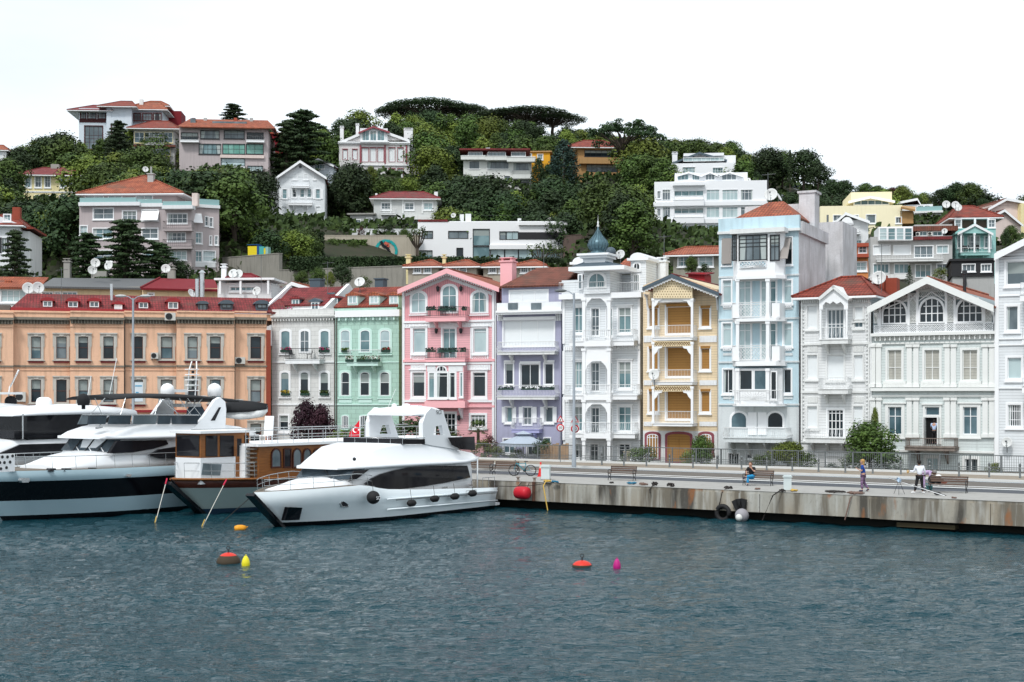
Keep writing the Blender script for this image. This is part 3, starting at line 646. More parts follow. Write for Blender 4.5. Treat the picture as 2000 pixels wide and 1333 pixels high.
H.dentils(790,631,964,640,60,trimw,.09,name='lace_frieze',w=.55);H.dentils(802,713,958,724,50,trimw,.09,name='lace_frieze',w=.55)
for x in(788.5,964):H.post(x,563,895,trimw,.22,-.02,'corner_board',False)
for x in(803,834,920,953):H.post(x,641,701,trimw,.12,-.02,'corner_board',False)
for x0 in(806,922):fret(H,x0,694,x0+28,703,-.05,trimw,.3,pinkp)
H.balcony(831,909,600,619,628,pinkp,iron_g,1.0,style='bars',gap=.14);H.balcony(830,908,682,701,707,pinkp,iron_g,.9,style='bars',gap=.14,brk=0)
BY=H.box(832,713,906,786,-.9,0,pink,'bay');H.box(829,784,908,797,-1.0,-.003,pinkp,'bay_base');H.band(829,709,909,714,trimw,.15,v=-.9,name='bay_cornice')
H.win(838,728,849,777,'teal',nv=0,nh=(.86,),trim=.1,v=-.9,hole=False);H.win(853,728,875,777,'dark',nv=0,nh=(.86,),trim=.1,v=-.9,hole=False);H.win(878,728,890,777,'dark',nv=0,nh=(.86,),trim=.1,v=-.9,hole=False);H.win(899,728,904,775,'teal',nv=0,nh=(.86,),trim=.06,v=-.9,hole=False)
H.win(853,715,872,726,'dark',nv=2,nh=(),trim=.05,v=-.92,arch=.38,sill=False,name='fanlight')
H.dentils(834,715,851,726,8,trimw,.08,v=-.9,name='lace_frieze',w=.5);H.dentils(876,715,904,726,12,trimw,.08,v=-.9,name='lace_frieze',w=.5)
for x in(846,898):
 m=M();u,zt=f.u(x,-.5),f.z(797,x,-.5);m.prism([(0,0),(0,-1.0),(-.2,-.9),(-.85,-.12),(-.85,0)],0,.14)
 m.v=[(u+b,a,zt+c)for a,b,c in m.v];H.part('bracket',m,trimw,BY,fixn=True)
roof=H.gableroof(777,567,873,526,975,563,t_orange,10.5,over=.9,barge=pinkp,bh=.35)
scallop(f,[(785,570),(873,535),(968,567)],-.82,trimw,H,.2,.22)
m=M()
for(xa,ya,xb,yb)in((792,577,873,543),(873,543,962,575)):
 A,B_=Vector(f.uz(xa,ya,-.1)),Vector(f.uz(xb,yb,-.1));n=26
 for i in range(n):p=A+(B_-A)*((i+.5)/n);m.box(p.x-.06,p.x+.06,-.14,-.03,p.y-.12,p.y+.16)
H.part('lace_frieze',m,trimw)
for i,x in enumerate((833,855,872,903)):
 flowerbox(H,x,599,x+(19 if i<3 else 8),607,-1.05,'dark green planter number %s from the left on upper pink house balcony'%['one','two','three','four'][i],None,40,leaf_b)
for i,x in enumerate((832,857,876,898)):
 flowerbox(H,x,680,x+(19 if i<3 else 12),688,-.95,'dark green planter number %s from the left on lower pink house balcony'%['one','two','three','four'][i],None,40,leaf_b)
for x,y in((855,566),(900,566),(852,648),(900,648),(896,818)):
 m=M();u,z=f.uz(x,y,-.2);m.lathe([(.02,.35),(.05,.3),(.16,.22),(.17,.2),(.12,-.1),(.05,-.16),(.001,-.2)],(u,-.2,z),8);m.tube([(u,0,z+.15),(u,-.2,z+.32)],.02,4);H.part('wall_lantern',m,iron_b)
H.pipe(787,575,890);H.pipe(968,570,890)
for i,x in enumerate((858,870,889)):chair(H,x,618,-.5,'dark metal chair %s on upper balcony of pink house'%['left of the table','in the middle','at the right end'][i],iron_g,i*1.2)
for i,x in enumerate((856,868,884)):chair(H,x,700,-.5,'dark metal chair %s on lower balcony of pink house'%['left of the table','in the middle','at the right end'][i],iron_g,i*1.2)
# ---- 4 purple house
purp=mat('purple_render',hexc('#a9a9c0'),.75,'plaster',.22);purpl=mat('purple_trim',hexc('#a9a9cf'),.7,'plain',.1)
H=House('town_house','purple house with big white roller shutters beside pink house',970,YR(970),-21,1.65,group='town houses along the waterfront');f=H.f
for x0,x1,g in((987,1002,'dark'),(1064,1080,'dark')):H.win(x0,711,x1,751,g,nv=0,nh=(),trim=.12)
H.win(1017,712,1053,756,'dark',nv=1,nh=(),trim=.14,door=True)
for x0,x1,g in((988,1001,'teal'),(1064,1080,'grey')):H.win(x0,796,x1,825,g,nv=0,nh=(),trim=.1)
H.win(1022,796,1038,830,'grey',nv=1,nh=(),trim=.1,door=True)
H.win(984,858,1005,885,'blue',nv=1,nh=(),trim=.1);H.win(1030,856,1050,890,'dark',nv=1,nh=(),trim=.1,door=True);H.win(1063,856,1075,870,'teal',nv=0,nh=(),trim=.08)
H.win(984,626,1082,676,'white',nv=2,nh=(),trim=.12,sill=False,name='shuttered_glazing')
H.wall(970,612,1096,purp,10)
H.band(982,619,1084,625,trimw,.25,name='shutter_box',n=1);H.band(1015,706,1055,711,trimw,.2,name='shutter_box',n=1);H.band(984,704,1004,708,trimw,.2,name='shutter_box',n=1);H.band(1062,704,1082,708,trimw,.2,name='shutter_box',n=1)
H.box(970,591,1096,612,-.7,.4,white,'parapet');
for x0,x1 in((992,1011),(1037,1057)):H.box(x0,592,x1,605,-.78,-.72,g_grey,'glass_panel')
H.band(968,606,1097,614,trimw,.3,v=-.7,name='cornice');H.dentils(972,614,981,627,3,trimw,.3,name='cornice_brackets');H.dentils(1085,614,1095,627,3,trimw,.3,name='cornice_brackets')
m=M();u0,u1,z0,z1=f.rect(980,560,1097,592,1.2);m.box(u0,u1,1.2,9.5,z0-.3,z1);H.part('loft_wall',m,purp)
H.win(996,568,1070,590,'white',v=1.2,hole=False,nv=2,nh=(),trim=.1,sill=False,name='loft_glazing');
rf=M();ua,ub=f.u(976,.7),f.u(1098,.7);e,rr=f.z(558,1040,.7),f.z(524,1040,5.5)
rf.slab([(ua,.7,e),(ub,.7,e),(ub,5.5,rr),(ua+1.6,5.5,rr)],.15);rf.slab([(ub,10,e),(ua,10,e),(ua+1.6,5.5,rr),(ub,5.5,rr)],.15);rf.slab([(ua,10,e),(ua,.7,e),(ua+1.6,5.5,rr)],.15);roof=H.part('roof',rf,t_brown)
chimney(H,977,512,1000,542,3.2,pinkp,roof)
H.balcony(971,1083,668,688,693,offw,iron_w,1.0,gap=.13,style='belly');H.balcony(971,1083,753,776,781,offw,iron_w,1.1,gap=.13,style='belly');H.balcony(999,1053,817,840,846,purpl,iron_w,.8,gap=.12,style='belly')
for i,x in enumerate((973,1018,1052)):flowerbox(H,x,755,x+30,762,-1.18,'long green planter, %s on the purple house balcony rail'%['leftmost','middle one','rightmost'][i],None,40,leaf_b)
for x0,x1 in((980,986),(1002,1008),(1013,1021),(1040,1048),(1055,1062),(1081,1087)):H.box(x0,795,x1,826,-.12,-.05,trimw,'shutter')
H.pipe(968,615,890,iron_w)
# ---- 5 ornate white house with onion dome
ws=mat('white_siding',(.78,.81,.83),.6,'siding',.12)
H=House('town_house','ornate white timber house with blue onion dome and stacked columned balconies',1100,YR(1100),-23,1.65,group='town houses along the waterfront');f=H.f
for(ya,yb)in((601,650),(707,758),(795,842)):
 for x0,x1 in((1122,1138),(1208,1232)):H.win(x0,ya,x1,yb,'teal',nv=1,nh=(.68,),trim=.14,head=True)
 H.win(1155,ya+2,1170,yb+6,'grey',nv=1,nh=(.35,.7),trim=.1,door=True);H.win(1185,ya+2,1196,yb+6,'teal',nv=0,nh=(.7,),trim=.08)
for x0,x1,y1 in((1123,1137,895),(1153,1168,900),(1183,1195,900),(1209,1230,895)):H.win(x0,868,x1,y1,'dark',nv=1,nh=(.6,),trim=.12,door=y1==900)
H.wall(1100,583,1250,ws,10)
H.box(1091,573,1252,583,-.7,4.0,trimw,'terrace_slab')
for(yr,ys,yb,xa,xb,d)in((645,667,676,1112,1238,1.0),(752,773,781,1102,1244,1.2),(826,848,856,1112,1240,1.0)):
 H.balcony(xa,xb,yr,ys,yb,trimw,iron_w,d,style='belly',gap=.17,brk=0)
 H.box(1140,ys-.5,1192,yb+1,-1.7,-d+.05,trimw,'balcony_bow');u0,u1=f.u(1140,-1.7),f.u(1192,-1.7)
 H.rail([(u0,-1.66),(u1,-1.66)],f.z(ys,1166,-1.7),f.z(yr,1166,-1.7),iron_w,H.root,.17,style='belly')
for y0,y1 in((583,667),(681,773),(781,848),(856,905)):
 for x in(1141,1190):porch_column(H,x,y0,y1,-1.5,w=.27)
H.dentils(1101,677,1249,684,34,trimw,.12,name='lace_frieze',w=.55);H.dentils(1101,781,1249,786,34,trimw,.12,name='lace_frieze',w=.55);H.box(1142,676,1190,706,-1.5,-1.1,trimw,'arch_panel');H.box(1144,781,1188,790,-1.5,-1.2,trimw,'arch_panel')
for y in(583,706,790):
 for sx,dx in((1143,1),(1188,-1)):
  m=M();A=Vector(f.uz(sx,y,-1.5));s_=.75;m.prism([(A.x,A.y),(A.x+dx*.6,A.y),(A.x+dx*.22,A.y-.35),(A.x,A.y-.9)],-1.55,-1.45);H.part('spandrel',m,trimw,fixn=True)
for y in(598,700,790):
 for x in(1101.5,1248.5):H.post(x,y-14,y+(74 if y<700 else 70),trimw,.2,-.02,'corner_board',False)
 # tower
H.box(1140,528,1191,574,-.9,2.2,ws,'tower_wall');H.win(1150,534,1182,562,'teal',nv=1,nh=(),trim=.14,v=-.9,arch=.6,sill=False)
H.rail([(f.u(1150,-1.15),-1.15),(f.u(1183,-1.15),-1.15)],f.z(571,1166,-1.15),f.z(551,1166,-1.15),iron_w,H.root,.17)
H.rail([(f.u(1092,-.6),-.6),(f.u(1139,-.6),-.6)],f.z(573,1115,-.6),f.z(552,1115,-.6),iron_w,H.root,.13);H.rail([(f.u(1192,-.6),-.6),(f.u(1249,-.6),-.6)],f.z(573,1220,-.6),f.z(552,1220,-.6),iron_w,H.root,.13)
H.box(1110,520,1219,528,-1.9,2.8,trimw,'eave_slab')
u0,u1=f.u(1116,-1.9),f.u(1214,-1.9);z0=f.z(520,1166,-1.9);z1=f.z(514,1166,.4);c=f.u(1168,.3)
rf=M();b0,b1=-1.85,2.7;T=[(c-.8,-.5,z1),(c+.8,-.5,z1),(c+.8,1.1,z1),(c-.8,1.1,z1)];Bq=[(u0,b0,z0),(u1,b0,z0),(u1,b1,z0),(u0,b1,z0)]
for i in range(4):j=(i+1)%4;rf.slab([Bq[i],Bq[j],T[j],T[i]],.1);rf.tube([Bq[i],T[i]],.06,5)
roof=H.part('roof',rf,slate)
m=M();m.box(c-.95,c+.95,-.65,1.25,z1-.2,z1+.5);H.part('lantern_base',m,ws);m=M();m.box(c-1.35,c+1.35,-1.05,1.65,z1+.5,z1+.67);m.box(c-1.15,c+1.15,-.85,1.45,z1+.3,z1+.499);H.part('lantern_cornice',m,trimw)
domem=mat('dome_blue_lead',(.10,.175,.21),.38,'metal',.5,metal=.35)
zb=z1+.67;k=(f.z(444,1170,.3)-zb)/3.3;m=M();m.lathe([(.95,0),(1.0,.12),(.6,.25),(.55,.4),(.68,.62),(.8,.95),(.82,1.25),(.74,1.6),(.54,1.95),(.34,2.3),(.2,2.6),(.1,2.95),(.06,3.3)],(0,0,0),20)
m.v=[(a*1.0,b*1.0,z_*k)for a,b,z_ in m.v]
for j in range(16):
 a=2*math.pi*j/16;m.tube([(r_*math.cos(a),r_*math.sin(a),z_*k)for r_,z_ in((.57,.4),(.7,.62),(.82,.95),(.84,1.25),(.76,1.6),(.56,1.95),(.36,2.3),(.12,2.9))],.025,3)
m.v=[(a+c,b+.3,z_+zb)for a,b,z_ in m.v];D=H.part('onion_dome',m,domem)
m=M();zt=zb+3.3*k;m.lathe([(.05,0),(.12,.12),(.05,.25),(.09,.4),(.02,.55),(.001,1.1)],(c,.3,zt-.02),10);H.part('finial',m,iron_w,D)
# curved dormers
for(x0,x1,yt,yb,v)in((1120,1150,504,520,3.5),(1232,1262,496,573,1.5)):
 u0,u1,z0,z1=f.rect(x0,yt,x1,yb,v);m=M();m.box(u0,u1,v,v+4,z0-.5,z1-.5);W=H.part('attic_wall',m,ws)
 pts=[(u1+.25,z1-.55),(u1+.25,z1-.35)]+[((u0+u1)/2+(u1-u0)*.5*math.cos(a),z1-.35+.42*math.sin(a))for a in[math.pi*i/8 for i in range(9)]]+[(u0-.25,z1-.35),(u0-.25,z1-.55)]
 m=M();m.prism(pts,v-.25,v+4);H.part('curved_parapet',m,trimw,W,fixn=True)
H.win(1238,514,1250,527,'dark',v=1.5,arch=.2,nv=1,nh=(),trim=.08);H.win(1238,537,1249,568,'grey',v=1.5,hole=False,nv=2,nh=(.5,),trim=.08,sill=False);H.win(1130,537,1137,565,'grey',v=2.0,hole=False,nv=0,nh=(.5,),trim=.05,sill=False)
m=M();u0,u1,z0,z1=f.rect(1097,531,1140,575,2.2);m.box(u0,u1,2.2,8,z0-.3,z1-.7);H.part('attic_wall',m,ws)
m=M();u0,u1,z0,z1=f.rect(1192,531,1240,575,2.4);m.box(u0,u1,2.4,9,z0-.3,z1-.3);H.part('attic_wall',m,ws)
rf=M();ua,ub=f.u(1196,2.4),f.u(1250,2.4);rf.slab([(ua,2.2,f.z(530,1225,2.2)),(ub,2.2,f.z(530,1225,2.2)),(ub,6,f.z(505,1225,6)),(ua,6,f.z(505,1225,6))],.12);H.part('tiled_roof',rf,t_orange)
dish(f.w(f.u(1212,6),6,f.z(512,1212,6)),.42,'small white satellite dish right of the onion dome',(-.5,-1,.4))
m=M();cc=f.w(f.u(1193,5.5),5.5,f.z(500,1193,5.5));m.sphere((0,0,.3),.45,12,8);m.lathe([(.2,-.6),(.2,0)],(0,0,0),8);o=obj('radome',m,slate);o.location=cc;tag(o,'grey ball shaped radome beside the onion dome','radome')
# ---- 6 yellow timber house
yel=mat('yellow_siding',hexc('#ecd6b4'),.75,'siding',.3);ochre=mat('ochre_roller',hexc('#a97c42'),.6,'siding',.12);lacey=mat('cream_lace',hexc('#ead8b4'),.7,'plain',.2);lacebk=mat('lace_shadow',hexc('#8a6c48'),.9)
wred=mat('red_painted_brick',hexc('#93505a'),.8,'block',.3,s=.35)
H=House('town_house','cream yellow timber house with ochre roller shutters and carved balconies',1256,YR(1256),-25,1.65,group='town houses along the waterfront');f=H.f
for(ya,yb)in((602,638),(681,722),(765,805)):
 for x0,x1 in((1268,1285),(1369,1386)):H.win(x0,ya,x1,yb,ochre,nv=0,nh=(),trim=.14,name='shuttered_window');H.band(x0-1,ya-5,x1+1,ya,ochre,.12,name='roller_box',n=1)
 H.win(1302,ya-3,1350,yb+14,ochre,nv=0,nh=(),trim=.14,name='shuttered_door',door=True);H.band(1301,ya-9,1351,ya-3,ochre,.12,name='roller_box',n=1)
H.wall(1256,568,1401,yel,10,ybot=842);H.wall(1256,842,1401,offw,10,name='base_wall')
H.gable([(1256,569),(1401,567),(1401,566),(1313,535),(1256,558)],yel,10)
for yt,yb in((660,672),(747,756),(828,836)):
 B=H.balcony(1275,1352,yt-24,yt,yt+5,trimw,iron_w,1.3,gap=.12,brk=0,style='bars' if yt<700 else 'bars',r=.012);H.dentils(1257,yt-4,1274,yb-3,6,trimw,.1,name='lace_band',w=.5);H.dentils(1366,yt-4,1400,yb-3,12,trimw,.1,name='lace_band',w=.5)
for y0,y1 in((583,660),(668,747),(755,828)):
 for x in(1276,1352):porch_column(H,x,y0,y1,-1.25,w=.17)
 for sx,dx in((1278,1),(1350,-1)):
  m=M();A=Vector(f.uz(sx,y0+(0 if y0==583 else 8),-1.25));m.prism([(A.x,A.y),(A.x+dx*.7,A.y),(A.x+dx*.6,A.y-.18),(A.x+dx*.35,A.y-.22),(A.x+dx*.2,A.y-.5),(A.x,A.y-.7)],-1.29,-1.21);H.part('spandrel',m,trimw,fixn=True)
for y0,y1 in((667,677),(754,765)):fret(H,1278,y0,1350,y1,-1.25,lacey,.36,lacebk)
H.gable([(1276,583),(1352,583),(1352,560),(1313,544),(1276,559)],lacey,.25,v=-1.4,name='pierced_gable_panel')
m=M();rnd=random.Random(3)
for i in range(15):
 for j in range(7):
  x,y=1279+i*5.0+(j%2)*2.5,580-j*5
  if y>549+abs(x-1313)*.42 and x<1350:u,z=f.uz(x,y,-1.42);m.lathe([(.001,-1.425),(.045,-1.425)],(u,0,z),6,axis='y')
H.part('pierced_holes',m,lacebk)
m=M();m.box(f.u(1280,-1.2),f.u(1349,-1.2),-1.2,-.003,f.z(590,1313,-1.2),f.z(583,1313,-1.2));H.part('ceiling_board',m,trimw)
roof=H.gableroof(1255,563,1312,537,1404,573,t_maroon,10.5,over=1.7,barge=slate,bh=.2)
scallop(f,[(1256,567),(1312,542),(1402,577)],-1.7,trimw,H,.25,.25)
m=M();A,B_,Cc=f.uz(1256,565,-1.66),f.uz(1312,540,-1.66),f.uz(1402,575,-1.66);m.prism([(A[0],A[1]-.22),(B_[0],B_[1]-.24),(Cc[0],Cc[1]-.22),Cc,B_,A],-1.72,-1.6);H.part('barge_trim',m,trimw,roof,fixn=True)
for x in(1259,1396):m=M();u,z=f.uz(x,575,-.6);m.prism([(0,0),(0,-1.2),(-.1,-1.2),(-.25,-.4),(-.9,0)],0,.1);m.v=[(u+b,a,z+c_)for a,b,c_ in m.v];H.part('bracket',m,trimw,roof,fixn=True)
for x0,x1,y0,y1 in((1264,1286,848,896),(1304,1348,848,902),(1368,1390,848,888)):
 H.win(x0,y0,x1,y1,ochre,nv=3 if x1-x0<30 else 1,nh=(.85,),trim=.2,tm=wred,arch=.2,sill=False,door=x0==1304,fr=ochre if x0==1304 else trimw)
dish(f.w(f.u(1278,-1.4),-1.4,f.z(748,1278,-1.4)),.44,'white satellite dish on the balcony corner of yellow timber house',(-.5,-1,.35),.6)
chimney(H,1284,512,1300,545,5.5,white,roof);dish(f.w(f.u(1290,5),5,f.z(560,1290,5)),.3,'little dish at the chimney of yellow timber house',(-1,-.6,.4),.3)
H.pipe(1403,575,890,iron_w)
# ---- 7 light blue house
lb=mat('light_blue_render',hexc('#c2dae3'),.75,'plaster',.28);lbw=mat('light_blue_white',(.68,.72,.73),.7,'plaster',.4);worn=mat('worn_grey_side',(.72,.71,.73),.9,'plaster',.66,col2=(.42,.40,.39))
H=House('town_house','tall light blue house with curved bay loggias and weathered grey side wall',1405,YR(1405),-25,1.65,group='town houses along the waterfront');f=H.f
H.win(1411,471,1428,518,'grey',nv=0,nh=(),trim=.06);H.win(1527,464,1547,517,'dark',nv=0,nh=(),trim=.06)
for ya,yb in((548,592),(632,676)):
 H.win(1412,ya,1428,yb,'pale',nv=0,nh=(.75,),trim=.12);H.win(1531,ya,1546,yb,'pale',nv=0,nh=(.75,),trim=.12)
 fret(H,1412,yb+2,1428,yb+9,-.1,trimw,.3);fret(H,1531,yb+2,1546,yb+9,-.1,trimw,.3)
H.win(1413,722,1431,768,'dark',nv=1,nh=(),trim=.12);H.win(1531,722,1545,768,'dark',nv=0,nh=(),trim=.12)
H.win(1423,886,1443,908,'dark',nv=3,nh=(),trim=.08,door=True);H.win(1458,888,1469,896,'dark',nv=0,nh=(),trim=.08)
for x0,x1,g in((1428,1459,'blue'),(1499,1530,'dark')):H.win(x0,805,x1,836,g,nv=0,nh=(),trim=.1,arch=.5,tm=trimw,door=True)
for x0,x1 in((1461,1478),(1480,1497)):H.box(x0,806,x1,850,-.1,.05,trimw,'louvred_shutter')
# the top parapet stands at the front, the weathered side wall faces right
H.wall(1404,452,1560,lb,9,side=worn,ybot=795);H.wall(1404,795,1560,lbw,9,name='base_wall',side=worn)
H.box(1403,424,1561,453,-.2,.2,lb,'parapet');u1=f.u(1560);m=M();zt,z0=f.z(424,1560),f.z(455,1560);m.box(u1-.02,u1+.25,.2,9,z0,zt-.3);H.part('parapet_return',m,worn)
H.band(1401,449,1562,454,offw,.35,name='ledge');H.box(1425,446,1532,455,-1.5,-.3,offw,'ledge_bow')
# curved bays: box with chamfered ends
def bay(H,x0,x1,y0,y1,d,mt,name='bay',cut=.8):
 f=H.f;a,b,z0,z1=f.rect(x0,y0,x1,y1,-d);m=M();poly=[(a-.1,0),(a-.1,-d*.45),(a+cut*.5,-d),(b-cut*.5,-d),(b+.1,-d*.45),(b+.1,0)]
 k=len(poly);vs=[(p[0],p[1],z0)for p in poly]+[(p[0],p[1],z1)for p in poly];m.add(vs,[list(range(k-1,-1,-1)),list(range(k,2*k))]+[(i,(i+1)%k,k+(i+1)%k,k+i)for i in range(k)]);return H.part(name,m,mt,fixn=True)
bay(H,1430,1524,455,539,1.2,trimw,'enclosed_bay');
for(x0,x1)in((1431,1438),(1444,1498),(1505,1522)):H.win(x0,460,x1,509,'grey',fr=iron_b,nv=3 if x1-x0>20 else 1,nh=(.55,.7,.85),trim=.05,tm=iron_b,v=-1.2 if x0==1444 else-1.2,hole=False,sill=False)
fret(H,1444,510,1497,524,-1.24,trimw,.55,lb)
for yt,yb in((538,545),(622,628),(706,715),(789,794)):bay(H,1428,1526,yt,yb,1.35,trimw,'bay_slab');H.band(1403,yt-.5,1561,yt+3,lbw,.1,name='string_course')
for y0,y1,ri in((545,622,592),(628,706,676),(720,789,762)):
 for x in(1441,1500):H.post(x,y0,y1,trimw,.24,-1.15,'column')
 if y0<700:
  H.box(1443,y0,1499,y0+4,-1.2,-1.05,greyw,'awning_box');bay(H,1428,1439,ri,y1,1.15,trimw,'parapet_corner',.1);bay(H,1506,1524,ri,y1,1.15,trimw,'parapet_corner',.1);fret(H,1442,ri+2,1499,y1-2,-1.2,iron_w,.42,r=.02)
  H.rail([(f.u(1430,-1.2),-1.2),(f.u(1524,-1.2),-1.2)],f.z(y1,1480,-1.2),f.z(ri-1,1480,-1.2),iron_w,H.root,1.2)
  H.win(1444,y0+4,1467,y1-3,'pale',nv=1,nh=(.35,.8),trim=.1,v=-.02,hole=False,door=True);H.win(1487,y0+4,1497,y1-3,'pale',nv=0,nh=(.8,),trim=.1,v=-.02,hole=False);H.win(1505,y0+4,1516,y1-3,'teal',nv=0,nh=(.8,),trim=.1,v=-.02,hole=False)
bay(H,1432,1522,720,789,1.0,trimw,'enclosed_bay');H.win(1445,723,1470,762,'dark',nv=0,nh=(),trim=.05,v=-1.0,hole=False,sill=False);H.win(1473,723,1497,762,'blue',nv=0,nh=(),trim=.05,v=-1.0,hole=False,sill=False);H.win(1506,726,1517,780,'dark',nv=0,nh=(),trim=.05,v=-1.0,hole=False)
m=M();c0=f.uz(1471,781,-1.45)
for i in range(13):a=math.pi*i/12;m.tube([(c0[0],-1.42,c0[1]),(c0[0]+1.0*math.cos(a),-1.42,c0[1]+.72*math.sin(a))],.02,3)
sun_r=H.part('sunburst_railing',m,iron_w);H.rail([(f.u(1425,-1.42),-1.42),(f.u(1528,-1.42),-1.42)],f.z(784,1476,-1.42),f.z(763,1476,-1.42),iron_w,H.root,.2)
m=M()
for i in range(13):a=math.pi*i/12;u,z=f.uz(1471,523,-1.3);m.tube([(u,-1.3,z),(u+.95*math.cos(a),-1.3,z+.45*math.sin(a))],.025,3)
H.part('sunburst_panel',m,trimw)
H.balcony(1413,1536,836,857,865,lbw,iron_w,1.5,style='belly',gap=.15,brk=4)
for yy in(600,690,775):
 for xx in(1412,1531):H.band(xx,yy,xx+17,yy+5,lbw,.06,name='panel',n=1)
for x0,x1,t0 in((1410,1429,.15),(1526,1545,1.1)):
 a,b,z0,z1=f.rect(x0,466,x1,508 if x0>1500 else 516,-.1);m=M();m.slab([(a,-.12,z1),(b,-.12,z1),(b,-.12-t0,z0),(a,-.12-t0,z0)],.03);H.part('fabric_awning',m,mat('taupe_fabric',(.33,.30,.28),.85))
 # roof, tall chimney and its rear wing
rf=M();ua,ub=f.u(1436,2),f.u(1552,2);e,r2=f.z(423,1495,2),f.z(399,1495,6.5);cx=(ua+ub)/2
for q in(((ua,2,e),(ub,2,e),(cx+.6,5.5,r2),(cx-.6,5.5,r2)),((ub,2,e),(ub,8.6,e),(cx+.6,5.5,r2)),((ub,8.6,e),(ua,8.6,e),(cx-.6,5.5,r2),(cx+.6,5.5,r2)),((ua,8.6,e),(ua,2,e),(cx-.6,5.5,r2))):rf.slab(q,.14)
roof=H.part('roof',rf,t_orange);m=M();m.box(ua+.3,ub-.3,2.3,8.4,e-1.2,e-.1);H.part('attic_wall',m,lbw)
m=M();u0,u1,z0,z1=f.rect(1560,377,1592,520,6.9);m.box(u0,u1-.05,7.0,8.6,8,z1);m.box(u0-.9,u0-.003,7.2,8.2,8,z1-1.2);m.box(u0-.12,u1+.1,6.9,8.7,z1+.003,z1+.18);H.part('chimney',m,worn,roof)
m=M();u0,u1,z0,z1=f.rect(1455,395,1565,440,9);m.box(u0,f.u(1566,9),9.05,13,z0-2,z1-.25);H.part('rear_wall',m,worn)
m=M();u0,u1,z0,z1=f.rect(1570,440,1644,520,13);m.box(f.u(1570,13.2),f.u(1646,13.2),13.2,19,-.5,z1+.25);H.part('rear_wing',m,worn)
m=M();u,z=f.uz(1616,420,14);m.tube([(u,14.1,f.z(560,1616,14)),(u,14.1,f.z(420,1616,14))],.09,8);H.part('flue_pipe',m,iron_g)
dish(f.w(f.u(1506,9),9,f.z(396,1506,9)),.55,'large satellite dish on the roof edge of light blue house',(-.4,-1,.4));dish(f.w(f.u(1521,9.5),9.5,f.z(396,1521,9.5)),.36,'small dish turned sideways on the roof of light blue house',(1,-.5,.6),.4)
# ---- 8 narrow white house with red hipped roof
wh8=mat('worn_white_boards',(.80,.81,.81),.7,'siding',.22)
H=House('town_house','narrow worn white house with red hipped roof between light blue and lattice gabled houses',1565,YR(1565),-28,1.65,group='town houses along the waterfront');f=H.f
for x0,x1,y0,y1,g in((1577,1596,598,642,'white'),(1669,1685,600,625,'white'),(1669,1685,627,640,'blue'),(1577,1596,694,740,'white'),(1668,1685,694,740,'white'),(1577,1596,794,836,'white'),(1667,1685,794,836,'white'),(1616,1648,694,742,'white')):
 H.win(x0,y0,x1,y1,g,nv=0 if g=='white' else 1,nh=(),trim=.12,tm=offw,name='shuttered_window' if g=='white' else None)
H.win(1616,605,1648,662,'grey',nv=3,nh=(.5,),trim=.12,door=True);H.win(1617,801,1647,855,'dark',nv=3,nh=(.3,.6,.88),trim=.12,door=True)
H.win(1577,888,1595,925,'grey',nv=0,nh=(),trim=.12);H.win(1616,892,1646,930,'grey',nv=1,nh=(.7,),trim=.12,door=True)
H.wall(1565,583,1699,wh8,10)
H.band(1563,578,1701,586,offw,.3);H.dentils(1565,586,1600,592,10,offw,.25,name='cornice_brackets');H.dentils(1655,586,1698,592,12,offw,.25,name='cornice_brackets')
for y in(670,764,862):H.band(1564,y,1700,y+4,offw,.12,name='string_course')
H.balcony(1600,1656,640,664,672,offw,iron_w,1.0,style='belly',gap=.16,brk=2);H.balcony(1598,1656,738,761,770,offw,iron_w,1.0,style='belly',gap=.12,brk=2);H.balcony(1573,1682,838,857,866,offw,iron_w,1.0,style='belly',gap=.15,brk=4)
H.gable([(1600,605),(1607,605),(1607,597),(1613,590),(1621,594),(1627,589),(1634,594),(1642,590),(1648,597),(1648,605),(1656,605),(1656,584),(1628,560),(1600,584)],trimw,.12,v=-1.0,name='fretwork_porch')
m=M();m.box(f.u(1604,-.95),f.u(1652,-.95),-.93,.02,f.z(588,1628,-.95),f.z(583,1628,-.95));H.part('porch_ceiling',m,trimw)
for x in(1603,1654):porch_column(H,x,600,664,-.93,w=.13)
roof=H.hip(1566,1698,577,543,t_red,9,over=.6,ridge=.25)
m=M()
for a,b in(((1597,583),(1628,557)),((1628,557),(1660,583))):
 A,B_=f.uz(*a,-1.15),f.uz(*b,-1.15);m.slab([(A[0],-1.2,A[1]),(B_[0],-1.2,B_[1]),(B_[0],3.4,B_[1]),(A[0],3.4,A[1])],.22)
H.part('porch_roof',m,offw,roof)
for x in(1566,1697):H.dentils(x-1.5,590,x+1.5,860,1,offw,.1,name='corner_board',w=1)
for y0 in(676,775):H.dentils(1577,y0,1597,y0+12,6,offw,.06,name='carved_panel',w=.5);H.dentils(1667,y0,1687,y0+12,6,offw,.06,name='carved_panel',w=.5)
m=M()
for j in range(34):
 for x in(1569,1693):u,z=f.uz(x,600+j*7.6,-.06);m.sphere((u,-.06,z),.06,6,4)
H.part('beaded_trim',m,offw)
H.pipe(1700,590,900,iron_w)
m=M();u0,u1,z0,z1=f.rect(1716,537,1736,580,6);m.box(u0,u1-.35,6,7.2,z0-1,z1);m.box(u1-.3,u1+.55,6.2,7.2,z0-1,z1-.25);H.part('chimney',m,brickm,roof)
dish(f.w(f.u(1717,5),5,f.z(562,1717,5)),.55,'large white satellite dish by the red brick chimneys',(-.5,-1,.35),.7);dish(f.w(f.u(1703,5.5),5.5,f.z(562,1703,5.5)),.4,'satellite dish half hidden left of the red brick chimneys',(-.9,-.7,.4),.5)
